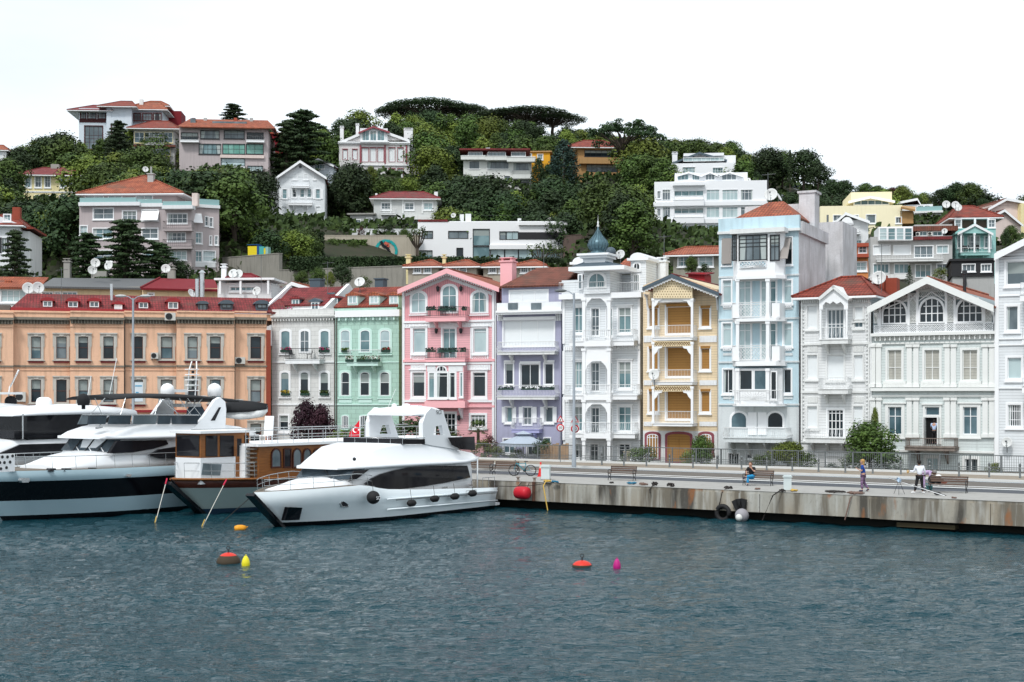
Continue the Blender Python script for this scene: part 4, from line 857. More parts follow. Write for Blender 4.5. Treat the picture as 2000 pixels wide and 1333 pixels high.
# ---- 9 grey-white house with lattice gable
gw=mat('pale_green_boards',(.67,.73,.72),.75,'siding',.28);gwt=mat('aged_white_trim',(.78,.79,.77),.7,'plain',.2);gback=mat('gable_grey_boards',(.30,.36,.38),.8,'siding',.2)
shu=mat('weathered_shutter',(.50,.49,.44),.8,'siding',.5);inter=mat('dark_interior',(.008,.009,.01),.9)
H=House('town_house','wide grey white timber house with lattice gable and three large arched windows',1703,YR(1703),-30,1.65,group='town houses along the waterfront');f=H.f
for x0,x1 in((1734,1761),(1806,1835),(1880,1909)):H.win(x0,684,x1,743,shu,nv=1,nh=(.42,),trim=.16,tm=gwt,fr=gwt,name='shuttered_window')
for x0,x1 in((1735,1761),(1881,1909)):H.win(x0,795,x1,849,'blue',nv=1,nh=(.66,),trim=.22,tm=gwt,head=True)
H.win(1807,795,1835,812,'blue',nv=0,nh=(),trim=.14,tm=gwt,sill=False,head=True,name='fanlight')
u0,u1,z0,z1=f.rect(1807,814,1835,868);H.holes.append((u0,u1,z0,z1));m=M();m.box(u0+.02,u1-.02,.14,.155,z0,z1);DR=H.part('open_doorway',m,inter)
m=M();m.ring([(u0-.14,z0),(u1+.14,z0),(u1+.14,z1+.1),(u0-.14,z1+.1)],[(u0,z0+.001),(u1,z0+.001),(u1,z1),(u0,z1)],-.07,.01);H.part('surround',m,gwt,DR)
for a in(u0,u1):m=M();m.box(a-.03,a+.03,-.62,-.09,z0,z1-.05);H.part('door_leaf',m,gwt,DR)
H.win(1810,895,1832,928,'pale',nv=1,nh=(),trim=.2,tm=gwt,door=True);H.win(1885,897,1909,930,'dark',nv=1,nh=(),trim=.2,tm=gwt,door=True);H.win(1736,897,1758,930,'grey',nv=1,nh=(),trim=.14,tm=gwt)
H.wall(1703,653,1942,gw,11)
H.gable([(1705,654),(1941,650),(1941,595),(1812,543),(1705,594)],gback,11,name='gable_wall')
def bigarch(x0,x1,y0,y1):
 u0,u1,z0,z1=f.rect(x0,y0,x1,y1,-.05);m=M();pts=archpts(u0,u1,z0,z1,10,(z1-z0)*.55);m.prism(pts,-.07,.0);W=H.part('arched_window',m,g_dark,fixn=True)
 m=M();m.ring(archpts(u0-.12,u1+.12,z0-.1,z1+.14,10,(z1-z0)*.55),pts,-.2,-.02)
 c=(u0+u1)/2;
 for i in range(1,4):u=u0+(u1-u0)*i/4;hh=z1-(z1-z0)*.55*(1-math.sqrt(max(0,1-((u-c)/((u1-u0)/2))**2)));m.box(u-.035,u+.035,-.12,-.05,z0,hh-.03)
 for h_ in(.36,.68):m.box(u0+.03,u1-.03,-.118,-.05,z0+(z1-z0)*h_-.03,z0+(z1-z0)*h_+.03)if h_<.5 else m.box(u0+.22,u1-.22,-.118,-.05,z0+(z1-z0)*h_-.03,z0+(z1-z0)*h_+.03)
 H.part('frame',m,trimw,W)
bigarch(1726,1770,589,631);bigarch(1798,1843,584,629);bigarch(1871,1918,584,628)
for x,y0 in((1719,596),(1775,572),(1792,562),(1848,562),(1865,570),(1922,594)):H.post(x,y0,650,trimw,.16,-.12,'gable_post',False)
for x0,x1,y0,y1 in((1776,1790,573,632),(1850,1864,572,630),(1707,1718,606,632),(1924,1937,604,630)):fret(H,x0,y0,x1,y1,-.1,gwt,.24,None,r=.026)
fret(H,1794,556,1846,568,-.1,gwt,.26,r=.026);fret(H,1794,569,1846,580,-.1,gwt,.3,r=.02)
for x0,x1,y0,y1 in((1752,1774,578,590),(1734,1752,584,590),(1866,1892,575,585),(1892,1912,582,588)):fret(H,x0,y0,x1,y1,-.1,gwt,.26,r=.02)
m=M()
for(a,b)in(((1720,606),(1792,578)),((1848,574),(1936,606)),((1792,590),(1820,570)),((1820,570),(1848,590)),((1776,590),(1790,573)),((1850,573),(1864,590)),((1790,590),(1776,573)),((1864,590),(1850,573))):
 A,B_=f.uz(*a,-.12),f.uz(*b,-.12);m.tube([(A[0],-.13,A[1]),(B_[0],-.13,B_[1])],.055,4)
H.part('timber_brace',m,trimw)
m=M()
for i in range(21):
 x=1786+i*2.7;y0=551+abs(x-1812)*.3;A,B_=f.uz(x,y0,-.15),f.uz(x,y0+9+2*(i%2),-.15);m.box(A[0]-.05,A[0]+.05,-.16,-.12,B_[1],A[1])
H.part('slatted_apex',m,trimw)
fret(H,1707,633,1940,649,-.2,trimw,.3,None,name='balustrade_panel',r=.025)
H.band(1700,649,1944,655,gwt,.45);H.dentils(1706,656,1940,664,24,gwt,.3,name='cornice_brackets',w=.22);H.band(1703,668,1942,671,gwt,.12,name='string_course');H.band(1700,758,1944,764,gwt,.4);H.band(1703,772,1942,775,gwt,.12,name='string_course');H.band(1703,880,1942,884,gwt,.15,name='string_course')
for x in(1706,1717,1777,1790,1851,1863,1925,1938):
 for y0,y1 in((673,757),(777,855)):H.post(x,y0,y1,gwt,.36,.05,'pilaster')
for x0 in(1725,1798,1872):H.band(x0,745,x0+44,757,gwt,.16,name='sill_box',n=1);H.dentils(x0+2,748,x0+42,755,12,gwt,.2,name='sill_fretwork',w=.4)
rust=mat('rusty_iron',hexc('#8c8078'),.85,'metal',.6)
H.balcony(1767,1864,857,875,881,rust,rust,1.3,style='bars',gap=.13,brk=2)
roof=H.gableroof(1694,602,1811,542,1941,598,t_orange,19,over=1.3,barge=gwt,bh=.42)
scallop(f,[(1700,607),(1811,550),(1938,603)],-1.25,trimw,H,.12,.3)
for x in(1708,1935):m=M();u,z=f.uz(x,612 if x<1800 else 606,-.9);m.prism([(0,0),(0,-.9),(-.12,-.9),(-.25,-.4),(-.9,-.1),(-.9,0)],0,.12);m.v=[(u+b,a,z+c_)for a,b,c_ in m.v];H.part('bracket',m,trimw,roof,fixn=True)
m=M();u,z=f.uz(1884,545,3);m.tube([(u,3,z-1.2),(u,3,z+.3)],.12,8);m.tube([(u,3,z+.32),(u,3,z+.6)],.18,8);H.part('flue',m,iron_b,roof)
H.pipe(1702,655,905,iron_w);H.pipe(1943,600,905,iron_w,.07)
# ---- 10 white boarded house at the right edge
H=House('town_house','white boarded house cut by the right edge with barred window and big panes',1946,YR(1946),-30,1.65,group='town houses along the waterfront');f=H.f
for x0,y0,x1,y1,g,nv in((1966,511,2004,556,'grey',0),(1966,599,1988,645,'grey',0),(1968,699,1995,740,'pale',0),(1969,791,1994,833,'dark',5)):H.win(x0,y0,x1,y1,g,nv=nv,nh=()if nv!=5 else(.3,.7),trim=.16)
H.wall(1946,500,2075,ws,11)
H.gable([(1946,501),(2075,499),(2075,470),(2010,465),(1946,492)],ws,11)
roof=H.gableroof(1942,498,2020,458,2100,495,t_maroon,11.5,over=.7,barge=trimw,bh=.4)
for y in(575,660,672,757):H.band(1945,y,2075,y+2.5,trimw,.1,name='string_course')
H.post(1947.5,500,905,trimw,.26,-.02,'corner_board',False)
H.balcony(1992,2060,552,575,588,trimw,trimw,1.4,gap=.3);H.balcony(1996,2060,640,662,672,trimw,trimw,1.4,gap=.3);H.balcony(1996,2060,738,755,768,trimw,trimw,1.4,gap=.3)
dish(f.w(f.u(1967,-.4),-.4,f.z(876,1967,-.4)),.36,'satellite dish low on the wall of the rightmost white house',(-.6,-1,.3),.4)
# ================================================================ LONG ORANGE BUILDING
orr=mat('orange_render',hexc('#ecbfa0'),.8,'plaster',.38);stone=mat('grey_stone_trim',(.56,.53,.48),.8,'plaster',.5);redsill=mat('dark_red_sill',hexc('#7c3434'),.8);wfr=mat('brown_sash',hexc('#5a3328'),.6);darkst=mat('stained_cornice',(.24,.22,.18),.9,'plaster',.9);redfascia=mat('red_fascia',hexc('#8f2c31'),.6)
H=House('terrace_building','long orange rendered two storey building with red mansard roof behind the moored yachts',-60,124,17.2,1.65,'building');f=H.f
BAYS=[(-60,26,-.7),(137,242,-.7),(345,458,-.7)]
def owin(x0,x1,y0,y1,v,i):
 g=['dark','dark','blue','dark','grey'][(i*7)%5];W=H.win(x0,y0,x1,y1,g,fr=wfr,nv=0,nh=(.5,),trim=.0,sill=False,v=v,blind=[.48,0,.4,0,.3,.62][(i*5)%6])
 u0,u1,z0,z1=f.rect(x0,y0,x1,y1,v);m=M();q=.22
 m.ring([(u0-q,z0-.12),(u1+q,z0-.12),(u1+q,z1+q),(u0-q,z1+q)],[(u0,z0),(u1,z0),(u1,z1),(u0,z1)],v-.1,v+.01);m.box(u0-q-.1,u1+q+.1,v-.2,v,z1+q+.002,z1+q+.12);c=(u0+u1)/2;m.box(c-.2,c+.2,v-.16,v,z1+.03,z1+q-.002);m.box(u0-q-.08,u0-q-.002,v-.08,v,z1-.9,z1+q-.05);m.box(u1+q+.002,u1+q+.08,v-.08,v,z1-.9,z1+q-.05);H.part('surround',m,stone,W)
 m=M();m.box(u0-q-.12,u1+q+.12,v-.2,v,z0-.2,z0-.125);H.part('sill',m,stone,W);m=M();m.box(u0-q,u1+q,v-.12,v,z0-.38,z0-.203);H.part('sill_band',m,redsill,W)
cols=[(-22,-4,0),(61,80,1),(110,130,1),(153,172,2),(202,222,2),(262,279,3),(314,337,3),(366,386,4),(410,431,4),(489,510,5)]
vmap={0:-.7,1:0,2:-.7,3:0,4:-.7,5:0}
for vv,segs in((-.7,(0,2,4)),(0,(1,3,5))):
 for i,(x0,x1,sg)in enumerate(cols):
  if sg in segs:
   owin(x0,x1,658,701,vv,i);owin(x0,x1,742,786,vv,i+3)
   if sg!=0:owin(x0,x1,828,868,vv,i+1)
 if vv:
  for(a,b,v)in BAYS:H.wall(a,610,b,orr,.68,v=v)
H.wall(-60,610,521,orr,12)
for(a,b,v)in BAYS+[(26.5,136.5,0),(242.5,344.5,0),(458.5,521,0)]:
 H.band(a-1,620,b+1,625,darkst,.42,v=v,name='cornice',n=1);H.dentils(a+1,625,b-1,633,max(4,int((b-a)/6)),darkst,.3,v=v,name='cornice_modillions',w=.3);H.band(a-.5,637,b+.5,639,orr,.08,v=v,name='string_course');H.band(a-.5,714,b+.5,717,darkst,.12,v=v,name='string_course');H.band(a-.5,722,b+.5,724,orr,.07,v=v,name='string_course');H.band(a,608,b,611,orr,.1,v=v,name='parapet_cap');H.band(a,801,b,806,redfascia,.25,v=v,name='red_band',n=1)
m=M();u0,u1,z0,z1=f.rect(520,645,529,900,-.1);m.box(u0,u1,-.1,12,-.5,z1);H.part('brick_pier',m,brickm)
for x in(25.5,243.5,458.5):H.pipe(x,620,880,gut,.06,-.12 if x!=25.5 else-.1)
rf=M();ua,ub=f.u(21,.9),f.u(563,.9);e,r0=f.z(606,270,.9),f.z(578,270,4)
rf.slab([(ua,.9,e),(ub,.9,e),(ub-.3,4,r0),(ua+1.3,4,r0)],.16);rf.slab([(ua,.9,e),(ua+1.3,4,r0),(ua+1.3,11,r0),(ua,13,e)],.16);rf.slab([(ua+1.3,4.0,r0),(ub-.3,4.0,r0),(ub-.3,11,r0-.5),(ua+1.3,11,r0-.5)],.16)
roof=H.part('roof',rf,t_maroon);m=M();m.box(ua,f.u(318,.86),.70,.88,e-.22,e+.03);H.part('gutter',m,redfascia,roof)
m=M();m.box(ua+.2,ub-.5,1.2,11.5,f.z(612,270,1.2)-.5,e-.17);H.part('attic_wall',m,orr)
m=M();m.box(f.u(-60),f.u(19),.8,10,f.z(612,0,.8),f.z(596,0,.8));H.part('attic_block',m,gut)
for x0,x1,y0,y1,wm,rm in((82,104,588,600,redfascia,redfascia),(131,154,589,601,redfascia,redfascia),(173,195,589,601,redfascia,redfascia),(269,291,591,603,redfascia,redfascia),(326,350,590,604,redfascia,redfascia),(387,405,594,612,slate,slate),(431,454,594,603,slate,slate),(500,523,594,603,slate,slate)):
 dormer(H,x0,y0,x1,y1,1.25,wm,rm,roof,'grey',True,fm=trimw if wm is redfascia else iron_b)
dormer(H,222,595,240,610,.95,redfascia,redfascia,roof,'white')
m=M();u,z=f.uz(218,555,3);m.tube([(u,3,f.z(588,218,3)),(u,3,z)],.14,10);H.part('flue',m,steel,roof)
for k,(x0,y0,x1,y1,lb_)in enumerate(((322,611,343,626,'air conditioner hanging on the cornice of orange building below the fourth red dormer'),(295,689,309,701,'small air conditioner left of upper window on orange building'),(459,698,479,711,'air conditioner beside the last upper window of orange building'),(459,780,475,793,'grey air conditioner beside lower right window of orange building'),(30,766,50,785,'air conditioner low on the far left of orange building'))):ac_unit(H,x0,y0,x1,y1,lb_,0 if k else-.7)
dish(f.w(f.u(55,4.5),4.5,f.z(577,55,4.5)),.55,'left one of two white dishes above the orange building roof',(.5,-1,.3),.6);dish(f.w(f.u(74,4.5),4.5,f.z(578,74,4.5)),.55,'right one of two white dishes above the orange building roof',(.7,-1,.3),.7);dish(f.w(f.u(502,4.5),4.5,f.z(580,502,4.5)),.45,'white dish on the ridge near the right end of orange building',(-.4,-1,.3),.5);dish(f.w(f.u(373,4.5),4.5,f.z(582,373,4.5)),.42,'white dish turned aside on the ridge of orange building',(1,-.6,.5),.4)
# ================================================================ HOUSES BEHIND AND UP THE HILL
def HB(name,label,px,Y,deg,ybase,cat='house'):
 return House(name,label,px,Y,deg,P(px,ybase,Y).z,cat)
def wins(H,rows,**k):
 for(y0,y1,lst)in rows:
  for w_ in lst:
   kw=dict(k)
   if len(w_)>3:kw['nv']=w_[3]
   H.win(w_[0],y0,w_[1],y1,w_[2],**kw)
def flatroof(H,x0,x1,y,mt,depth,v=0,over=.4,th=.25,name='roof',fm=None):
 f=H.f;a,b,z=f.u(x0,v)-over,f.u(x1,v)+over,f.z(y,(x0+x1)/2,v);m=M();m.box(a,b,v-over,v+depth+over,z,z+th);return H.part(name,m,mt)
def glassrail(H,x0,x1,y0,y1,v,name='glass_balustrade',mt=None):
 f=H.f;u0,u1,z0,z1=f.rect(x0,y0,x1,y1,v);m=M();m.box(u0,u1,v-.02,v+.02,z0,z1);m.tube([(u0,v,z1),(u1,v,z1)],.03,4)
 for i in range(int((u1-u0)/1.5)+1):u=u0+(u1-u0)*i/max(1,int((u1-u0)/1.5));m.tube([(u,v,z0),(u,v,z1)],.03,4)
 return H.part(name,m,mt or mat('tinted_balustrade',(.25,.42,.42),.15,'plain',.1,spec=.5))
lilac=mat('lilac_grey_render',hexc('#b9aeae'),.8,'plaster',.25);cream2=mat('cream_render',hexc('#e6d9a8'),.8,'plaster',.15);yellow=mat('yellow_render',hexc('#f2e8c6'),.8,'plaster',.12);darkwood=mat('dark_red_timber',hexc('#4a2426'),.7);bordeaux=mat('bordeaux_render',hexc('#7a1f28'),.8,'plaster',.2)
ochrew=mat('ochre_render',hexc('#b08a5c'),.8,'plaster',.2);orangew=mat('orange_wall',hexc('#d58a55'),.8,'plaster',.2);tealw=mat('turquoise_siding',hexc('#9fcdc9'),.75,'siding',.15);charcoal=mat('charcoal_cladding',(.03,.03,.033),.7,'siding',.2);strongy=mat('strong_yellow_wall',hexc('#e0a32a'),.8,'plaster',.1);pinky=mat('pale_pink_render',hexc('#dccbc4'),.8,'plaster',.2);termite=mat('terracotta_band',hexc('#a4503c'),.8);whw=mat('hill_white_wall',(.76,.77,.78),.75,'plaster',.15)
# grey apartment block
H=HB('apartment_block','grey lilac apartment block with glass roof terrace and red hipped roof above the orange building',155,185,-3,548,'apartment building')
wins(H,[(408,428,[(183,221,'grey',1)]),(447,466,[(182,219,'teal',1),(278,308,'grey',1)]),(413,430,[(240,266,'grey',2)]),(490,510,[(183,219,'blue',1),(278,308,'teal',1)]),(411,430,[(278,308,'grey',1)]),(442,458,[(157,170,'pale',1)])],trim=.12)
wins(H,[(418,436,[(328,365,'grey',3)]),(455,471,[(328,362,'grey',3)]),(491,508,[(334,364,'pale',2)])],trim=.1)
H.wall(155,397,374,lilac,15,z0=-8)
H.box(155,520,374,526,-.05,.2,lilac,'string_course')
for(yr,ys)in((432,447),(468,482)):H.balcony(317,375,yr,ys,ys+4,lilac,iron_b,1.2,brk=0,gap=.25)
H.box(153,395,273,402,-.6,0,whw,'slab_edge');H.box(316,401,376,408,-1.4,0,whw,'slab_edge');H.box(272,397,317,404,-.3,0,whw,'slab_edge')
# right wing turned toward the valley
f=H.f;HW=House('apartment_wing','',376,186,26,H.f.o.z,'x');bpy.data.objects.remove(HW.root);HW.root=H.root
def world_part(H0,H1):
 s=H0.f;g=H1.f;Mi=(Matrix.Translation(s.o)@Matrix.Rotation(s.a,4,'Z')).inverted()@(Matrix.Translation(g.o)@Matrix.Rotation(g.a,4,'Z'))
 org=H1.part
 def p2(name,m,mats,parent=None,label=None,fixn=False):
  if parent is None or parent is H0.root:m.v=[tuple(Mi@Vector(v))for v in m.v];o=obj(name,m,mats,H0.root,label,fixn);return o
  m.v=[tuple(Mi@Vector(v))for v in m.v];return obj(name,m,mats,parent,label,fixn)
 H1.part=p2
world_part(H,HW)
wins(HW,[(455,475,[(377,394,'teal',2)]),(424,441,[(401,406,'grey',0)]),(426,443,[(410,415,'grey',0)]),(462,478,[(410,413,'grey',0),(420,425,'teal',1)]),(491,511,[(377,394,'teal',2),(397,420,'pale',5)]),(530,543,[(378,392,'teal',1)])],trim=.1)
HW.wall(376,402,428,lilac,9,z0=-8);HW.box(376,511,421,522,-.12,0,whw,'bay_sill');HW.box(375,400,430,406,-.3,.2,whw,'slab_edge');glassrail(HW,377,428,390,401,-.1)
glassrail(H,156,266,387,397,-.4);glassrail(H,268,316,390,400,-.2);glassrail(H,318,374,394,404,-1.2)
H.box(163,378,345,396,2.5,12,lilac,'penthouse_wall')
for x0,x1 in((167,202),(212,238),(266,298)):H.win(x0,378,x1,394,'pale',v=2.5,hole=False,nv=1,nh=(),trim=.08,sill=False)
roof=H.hip(160,352,377,344,t_orange,11,v=1.8,over=.6,ridge=.02)
for(x0,x1,y0,y1)in((278,309,414,431),(377,395,419,436)):
 fr2=(H if x0<300 else HW);a,b,z0,z1=fr2.f.rect(x0-2,y0-1,x1,y1,-.5);m=M();m.slab([(a,-.1,z1+.1),(b,-.1,z1+.1),(b,-.9,z0),(a,-.9,z0)],.05);fr2.part('awning',m,trimw)
m=M();u0,u1,z0,z1=H.f.rect(374,377,385,402,-.2);m.box(u0,u1,0,.9,z0,z1);H.part('chimney',m,pinky,roof)
m=M();u0,u1,z0,z1=H.f.rect(288,341,299,362,5);m.box(u0,u1,5,5.8,z0,z1);m.box(u0-.1,u1+.1,4.9,5.9,z1+.003,z1+.15);m.tube([((u0+u1)/2,5.4,z1),((u0+u1)/2,5.4,z1+1.1)],.12,6);H.part('chimney',m,greyw,roof)
dish(H.f.w(H.f.u(284,5),5,H.f.z(336,284,5)),.4,'tan dish on the hipped roof of grey lilac apartment block',(.4,-1,.3),.3)
# top left villa
H=HB('hill_villa','white hilltop villa with dark timber windows and flared red roofs at upper left',154,300,4,300);wt=mat('pale_blue_white',(.62,.68,.74),.75,'plaster',.15)
wins(H,[(218,232,[(158,167,'grey',1),(172,187,'grey',1),(192,206,'grey',1)]),(210,232,[(219,246,'grey',2)]),(247,291,[(166,200,'grey',3)]),(222,235,[(262,274,'dark',1),(279,296,'grey',2),(300,314,'dark',1)])],fr=darkwood,tm=darkwood,trim=.18,nh=(.3,.45,.6))
H.wall(154,212,208,wt,16,z0=-5);H.wall(208,206,257,wt,16,z0=-5,v=-1.2)
H.win(218,244,228,290,'grey',fr=darkwood,tm=darkwood,trim=.2,v=-1.2,hole=False,nh=(.3,.6))
H.wall(257,216,318,wt,14,z0=-5,v=1);H.dentils(155,233,207,240,11,darkwood,.06,w=.25,name='timber_framing')
H.hip(149,208,215,206,t_maroon,16,over=1.6);H.hip(203,257,207,198,t_red,18,v=-1.2,over=1.2);r_=H.hip(258,318,213,200,t_orange,15,v=1,over=1.2);H.hip(262,330,206,198,t_orange,10,v=5,over=.2)
m=M();u0,u1,z0,z1=H.f.rect(272,194,279,204,5);m.box(u0,u1,5,5.8,z0-1,z1);H.part('chimney',m,offw,r_)
m=M();u0,u1,z0,z1=H.f.rect(322,217,354,235,8);m.box(u0,u1,8,14,z0-2,z1);H.part('rear_block',m,bordeaux)
# blue windowed house in front
H=HB('hill_house','low villa with wide blue glass bands and red hipped roof below the hilltop villa',261,282,4,306)
wins(H,[(259,279,[(263,281,'blue',1),(283,318,'blue',3),(319,337,'blue',1)]),(291,304,[(266,294,'teal',2),(298,332,'pale',3)])],trim=.1,tm=cream2,fr=steel)
H.wall(261,252,341,greyw,14,z0=-6);H.balcony(282,320,268,280,284,greyw,iron_w,1.2,brk=0,gap=.4);H.box(261,283,342,287,-.8,0,t_brown,'canopy_roof');H.hip(262,341,250,237,t_red,14,over=1.3)
# long flats
H=HB('apartment_block','wide mauve grey flats with green glazed bays and long tiled roof at upper left',350,270,5,345,'apartment building')
wins(H,[(256,271,[(392,428,'grey',2),(438,477,'grey',2)]),(260,274,[(354,386,'dark',2),(483,514,'dark',2)]),(282,301,[(389,431,'teal',4),(435,478,'green',3),(481,514,'green',1)]),(310,324,[(432,478,'pale',0)]),(325,335,[(484,513,'pale',3)])],trim=.08,fr=iron_b,tm=iron_b)
H.wall(350,250,524,lilac,16,z0=-5);
for x0,x1 in((352,388),(481,516)):H.balcony(x0,x1,266,274,278,trimw,steel,1.2,brk=0,gap=.4)
H.box(430,303,516,309,-.4,0,pinky,'band');H.box(430,325,478,332,-.4,0,whw,'band')
f=H.f;rf=M();a,b=f.u(345,-1.5),f.u(538,-1.5);e,z2=f.z(249,440,-1.5),f.z(234,440,5);rf.slab([(a,-1.5,e),(b,-1.5,e),(b-2,5,z2),(a+1.5,5,z2)],.2);rf.slab([(b,-1.5,e),(b,17,e),(b-2,12,z2),(b-2,5,z2)],.2);rf.slab([(a+1.5,5,z2),(b-2,5,z2),(b-2,12,z2),(a+1.5,12,z2)],.2);roof=H.part('roof',rf,t_orange)
m=M();u0,u1,z0,z1=f.rect(415,238,482,242,2);m.box(u0,u1,1.8,2.6,z0,z1);m.box(f.u(372,2),f.u(382,2),1.8,3,z0,z1+.5);H.part('skylight',m,g_grey,roof)
for i,x in enumerate((378,401,460,491)):m=M();u,z=f.uz(x,236,4);m.box(u-.3,u+.3,3.8,4.4,z-.6,z+.5);H.part('chimney',m,greyw if i%2 else termite,roof)
# bordeaux block beside it
H=HB('hill_house','dark bordeaux block half hidden right of the mauve grey flats',522,290,4,345);H.win(528,290,536,305,'dark',nv=1,nh=());H.wall(522,262,552,bordeaux,10,z0=-4);flatroof(H,522,552,262,termite,10)
# yellow house at left
H=HB('hill_house','cream yellow house with white sash windows behind trees at the left edge',45,250,6,405)
wins(H,[(345,366,[(49,60,'teal',1),(69,80,'grey',1),(88,98,'grey',1),(118,128,'teal',1),(136,146,'grey',1)]),(383,402,[(69,80,'dark',1),(88,98,'grey',1),(117,126,'grey',1)])],trim=.15)
H.wall(45,340,150,cream2,14,z0=-5);H.band(45,374,150,377,trimw,.12);roof=H.hip(45,150,341,328,t_maroon,14,over=1.0,ridge=.5);chimney(H,99,321,115,330,6,conc,roof,cap=False,zdown=1)
# left white house
H=HB('hill_house','white house with black shutters and red chimney cut by the left edge',-30,172,8,545)
wins(H,[(465,494,[(3,13,'grey',1)]),(525,545,[(2,12,'grey',1)]),(420,432,[(8,20,'teal',1)])],trim=.12)
for x in(-1,13):H.box(x,464,x+4,495,-.12,-.05,iron_b,'shutter')
H.wall(-30,440,38,whw,10,z0=-6);H.wall(38,452,58,offw,8,z0=-6,v=1.5,name='side_wing');H.gable([(-30,441),(38,441),(38,438),(2,424),(-30,424)],whw,10)
f=H.f;roof=H.hip(-34,36,438,420,t_red,10,over=.7);flatroof(H,38,62,448,t_red,8,v=1.3,over=.3,name='side_roof');chimney(H,24,405,39,440,2,brickm,roof,cap=False,depth=1)
H.pipe(34,450,545,mat('brown_pipe',(.12,.05,.04),.6))
H=HB('hill_house','sliver of white house under trees at the far left edge',-40,262,5,330);H.win(-20,300,-5,312,'grey');H.wall(-40,292,12,whw,8,z0=-4);H.hip(-40,12,292,284,t_orange,8,over=.5)
# white gabled house
H=HB('hill_house','tall white boarded gabled house with three stacked balconies on the slope',541,260,5,448)
wins(H,[(341,351,[(573,580,'grey',0),(594,601,'dark',0),(613,617,'blue',0)]),(370,388,[(552,560,'teal',0),(617,625,'teal',0)]),(370,386,[(571,579,'dark',0),(586,594,'teal',0),(600,608,'teal',0)]),(404,417,[(550,560,'white',1),(570,578,'white',1),(592,600,'white',1),(617,625,'white',1)])],trim=.1,nh=(.5,))
for x in(546,562,610.5,626.5):H.box(x,370,x+4.5,389,-.1,-.05,trimw,'shutter')
H.wall(541,346,634,ws,14,z0=-4);H.gable([(541,347),(634,347),(634,345),(587,318),(541,345)],ws,14)
H.balcony(569,604,352,364,367,trimw,trimw,.9,gap=.25);H.balcony(563,610,385,397,401,trimw,trimw,1,gap=.25);H.balcony(541,633,419,429,432,trimw,trimw,.8,gap=.25)
m=M();u,z=H.f.uz(587,326,-.05);m.lathe([(.001,-.06),(.28,-.06)],(u,0,z),10,axis='y');H.part('round_window',m,g_dark)
H.gableroof(537,348,586,314,638,347,t_maroon,14.5,over=.8,barge=trimw,bh=.4)
for i in range(7):H.box(546+i*12,437,554+i*12,447,-.1,-.04,pinky,'trellis_panel')
H=HB('hill_house','small pale blue gabled house peeking out behind the white gabled house',600,284,-6,345);H.win(614,322,634,330,'teal',nv=3,nh=(),trim=.1);H.wall(600,321,650,wt,8,z0=-3);H.gable([(600,322),(650,322),(650,321),(622,312),(600,321)],wt,8);H.gableroof(598,323,621,310,652,324,t_red,8.5,over=.6,bh=.3)
# pink trimmed mansion
mred=mat('mansion_red_trim',hexc('#955058'),.7);mwall=mat('mansion_wall',(.74,.72,.71),.75,'siding',.2)
H=HB('mansion','white timber mansion with dark red window trim and glazed pediment',662,300,3,352,'mansion')
ws_=[(290,316,[(707,719,'white',1),(723,734,'white',1),(738,749,'white',1),(760,771,'white',1),(777,787,'white',1)]),(331,350,[(760,771,'white',1),(777,787,'white',1)]),(293,312,[(670,678,'white',1),(689,697,'white',1)])]
wins(H,ws_,trim=.11,tm=mred,sill=False,head=True,nh=())
H.win(802,306,811,327,'white',trim=.18,tm=mred,nh=(),v=1.5,hole=False)
for x0,x1 in((706,722),(738,752)):pass
H.win(707,256,721,275,'teal',nv=1,nh=(),hole=False,v=-.5,trim=.12,sill=False);H.win(723,253,735,275,'teal',nv=1,nh=(),v=-.5,arch=.5,trim=.12,sill=False);H.win(737,256,751,275,'teal',nv=1,nh=(),hole=False,v=-.5,trim=.12,sill=False)
H.wall(662,281,800,mwall,18,z0=-6);H.wall(800,292,820,mwall,10,z0=-6,v=1.5,name='side_wing');H.box(703,251,757,280,-.5,6,ws,'attic_wall')
H.band(660,277,801,282,trimw,.5);H.band(703,276,760,280,trimw,.5,v=-.5);H.band(700,322,801,325,trimw,.3,name='string_course');H.band(799,290,822,294,trimw,.3,v=1.5)
for x in(704,752,794):H.post(x,284,320,mred,.3,-.05,'pilaster',False)
r_=H.gableroof(664,277,730,249,800,274,t_maroon,14,over=.3,barge=trimw,bh=.5);H.gable([(668,276),(796,274),(730,252)],mwall,3);H.gable([(703,257),(757,256),(729,247)],ws,5,v=-.6)
H.gableroof(700,259,729,247,761,258,mred,10,v=-.5,over=.6,barge=mred,bh=.3)
for x0,x1,y0 in((664,671,250),(695,701,245),(789,806,254)):chimney(H,x0,y0,x1,y0+20,4,white,r_,cap=True,zdown=3)
# detached house
H=HB('hill_house','pale two storey house with red hipped roof and small balcony above the terrace wall',730,250,2,448)
wins(H,[(397,410,[(745,764,'grey',2),(791,808,'grey',1),(828,845,'pale',1)]),(431,442,[(743,764,'teal',2),(789,815,'dark',2)])],trim=.12)
H.wall(730,388,853,mat('pale_stone_render',(.55,.56,.55),.8,'plaster',.2),10,z0=-4);H.balcony(744,773,408,417,420,offw,iron_w,1,brk=0,gap=.3);H.box(773,422,848,429,-1.6,0,offw,'canopy');
for x in(763,787,825):H.post(x,389,417,offw,.25,-.04,'timber_post',False)
r_=H.hip(730,853,387,375,t_maroon,10,over=.7,ridge=.5);chimney(H,733,378,737,386,2,white,r_,cap=False);chimney(H,848,375,855,388,2,white,r_,cap=False)
H=HB('annex','grey annex with lean-to roof left of the pale two storey house',684,250,-5,448,'annex');H.win(694,430,704,442,'blue');H.win(716,427,726,440,'dark');H.wall(684,420,729,greyw,6,z0=-4);flatroof(H,684,729,420,conc,6,over=.5)
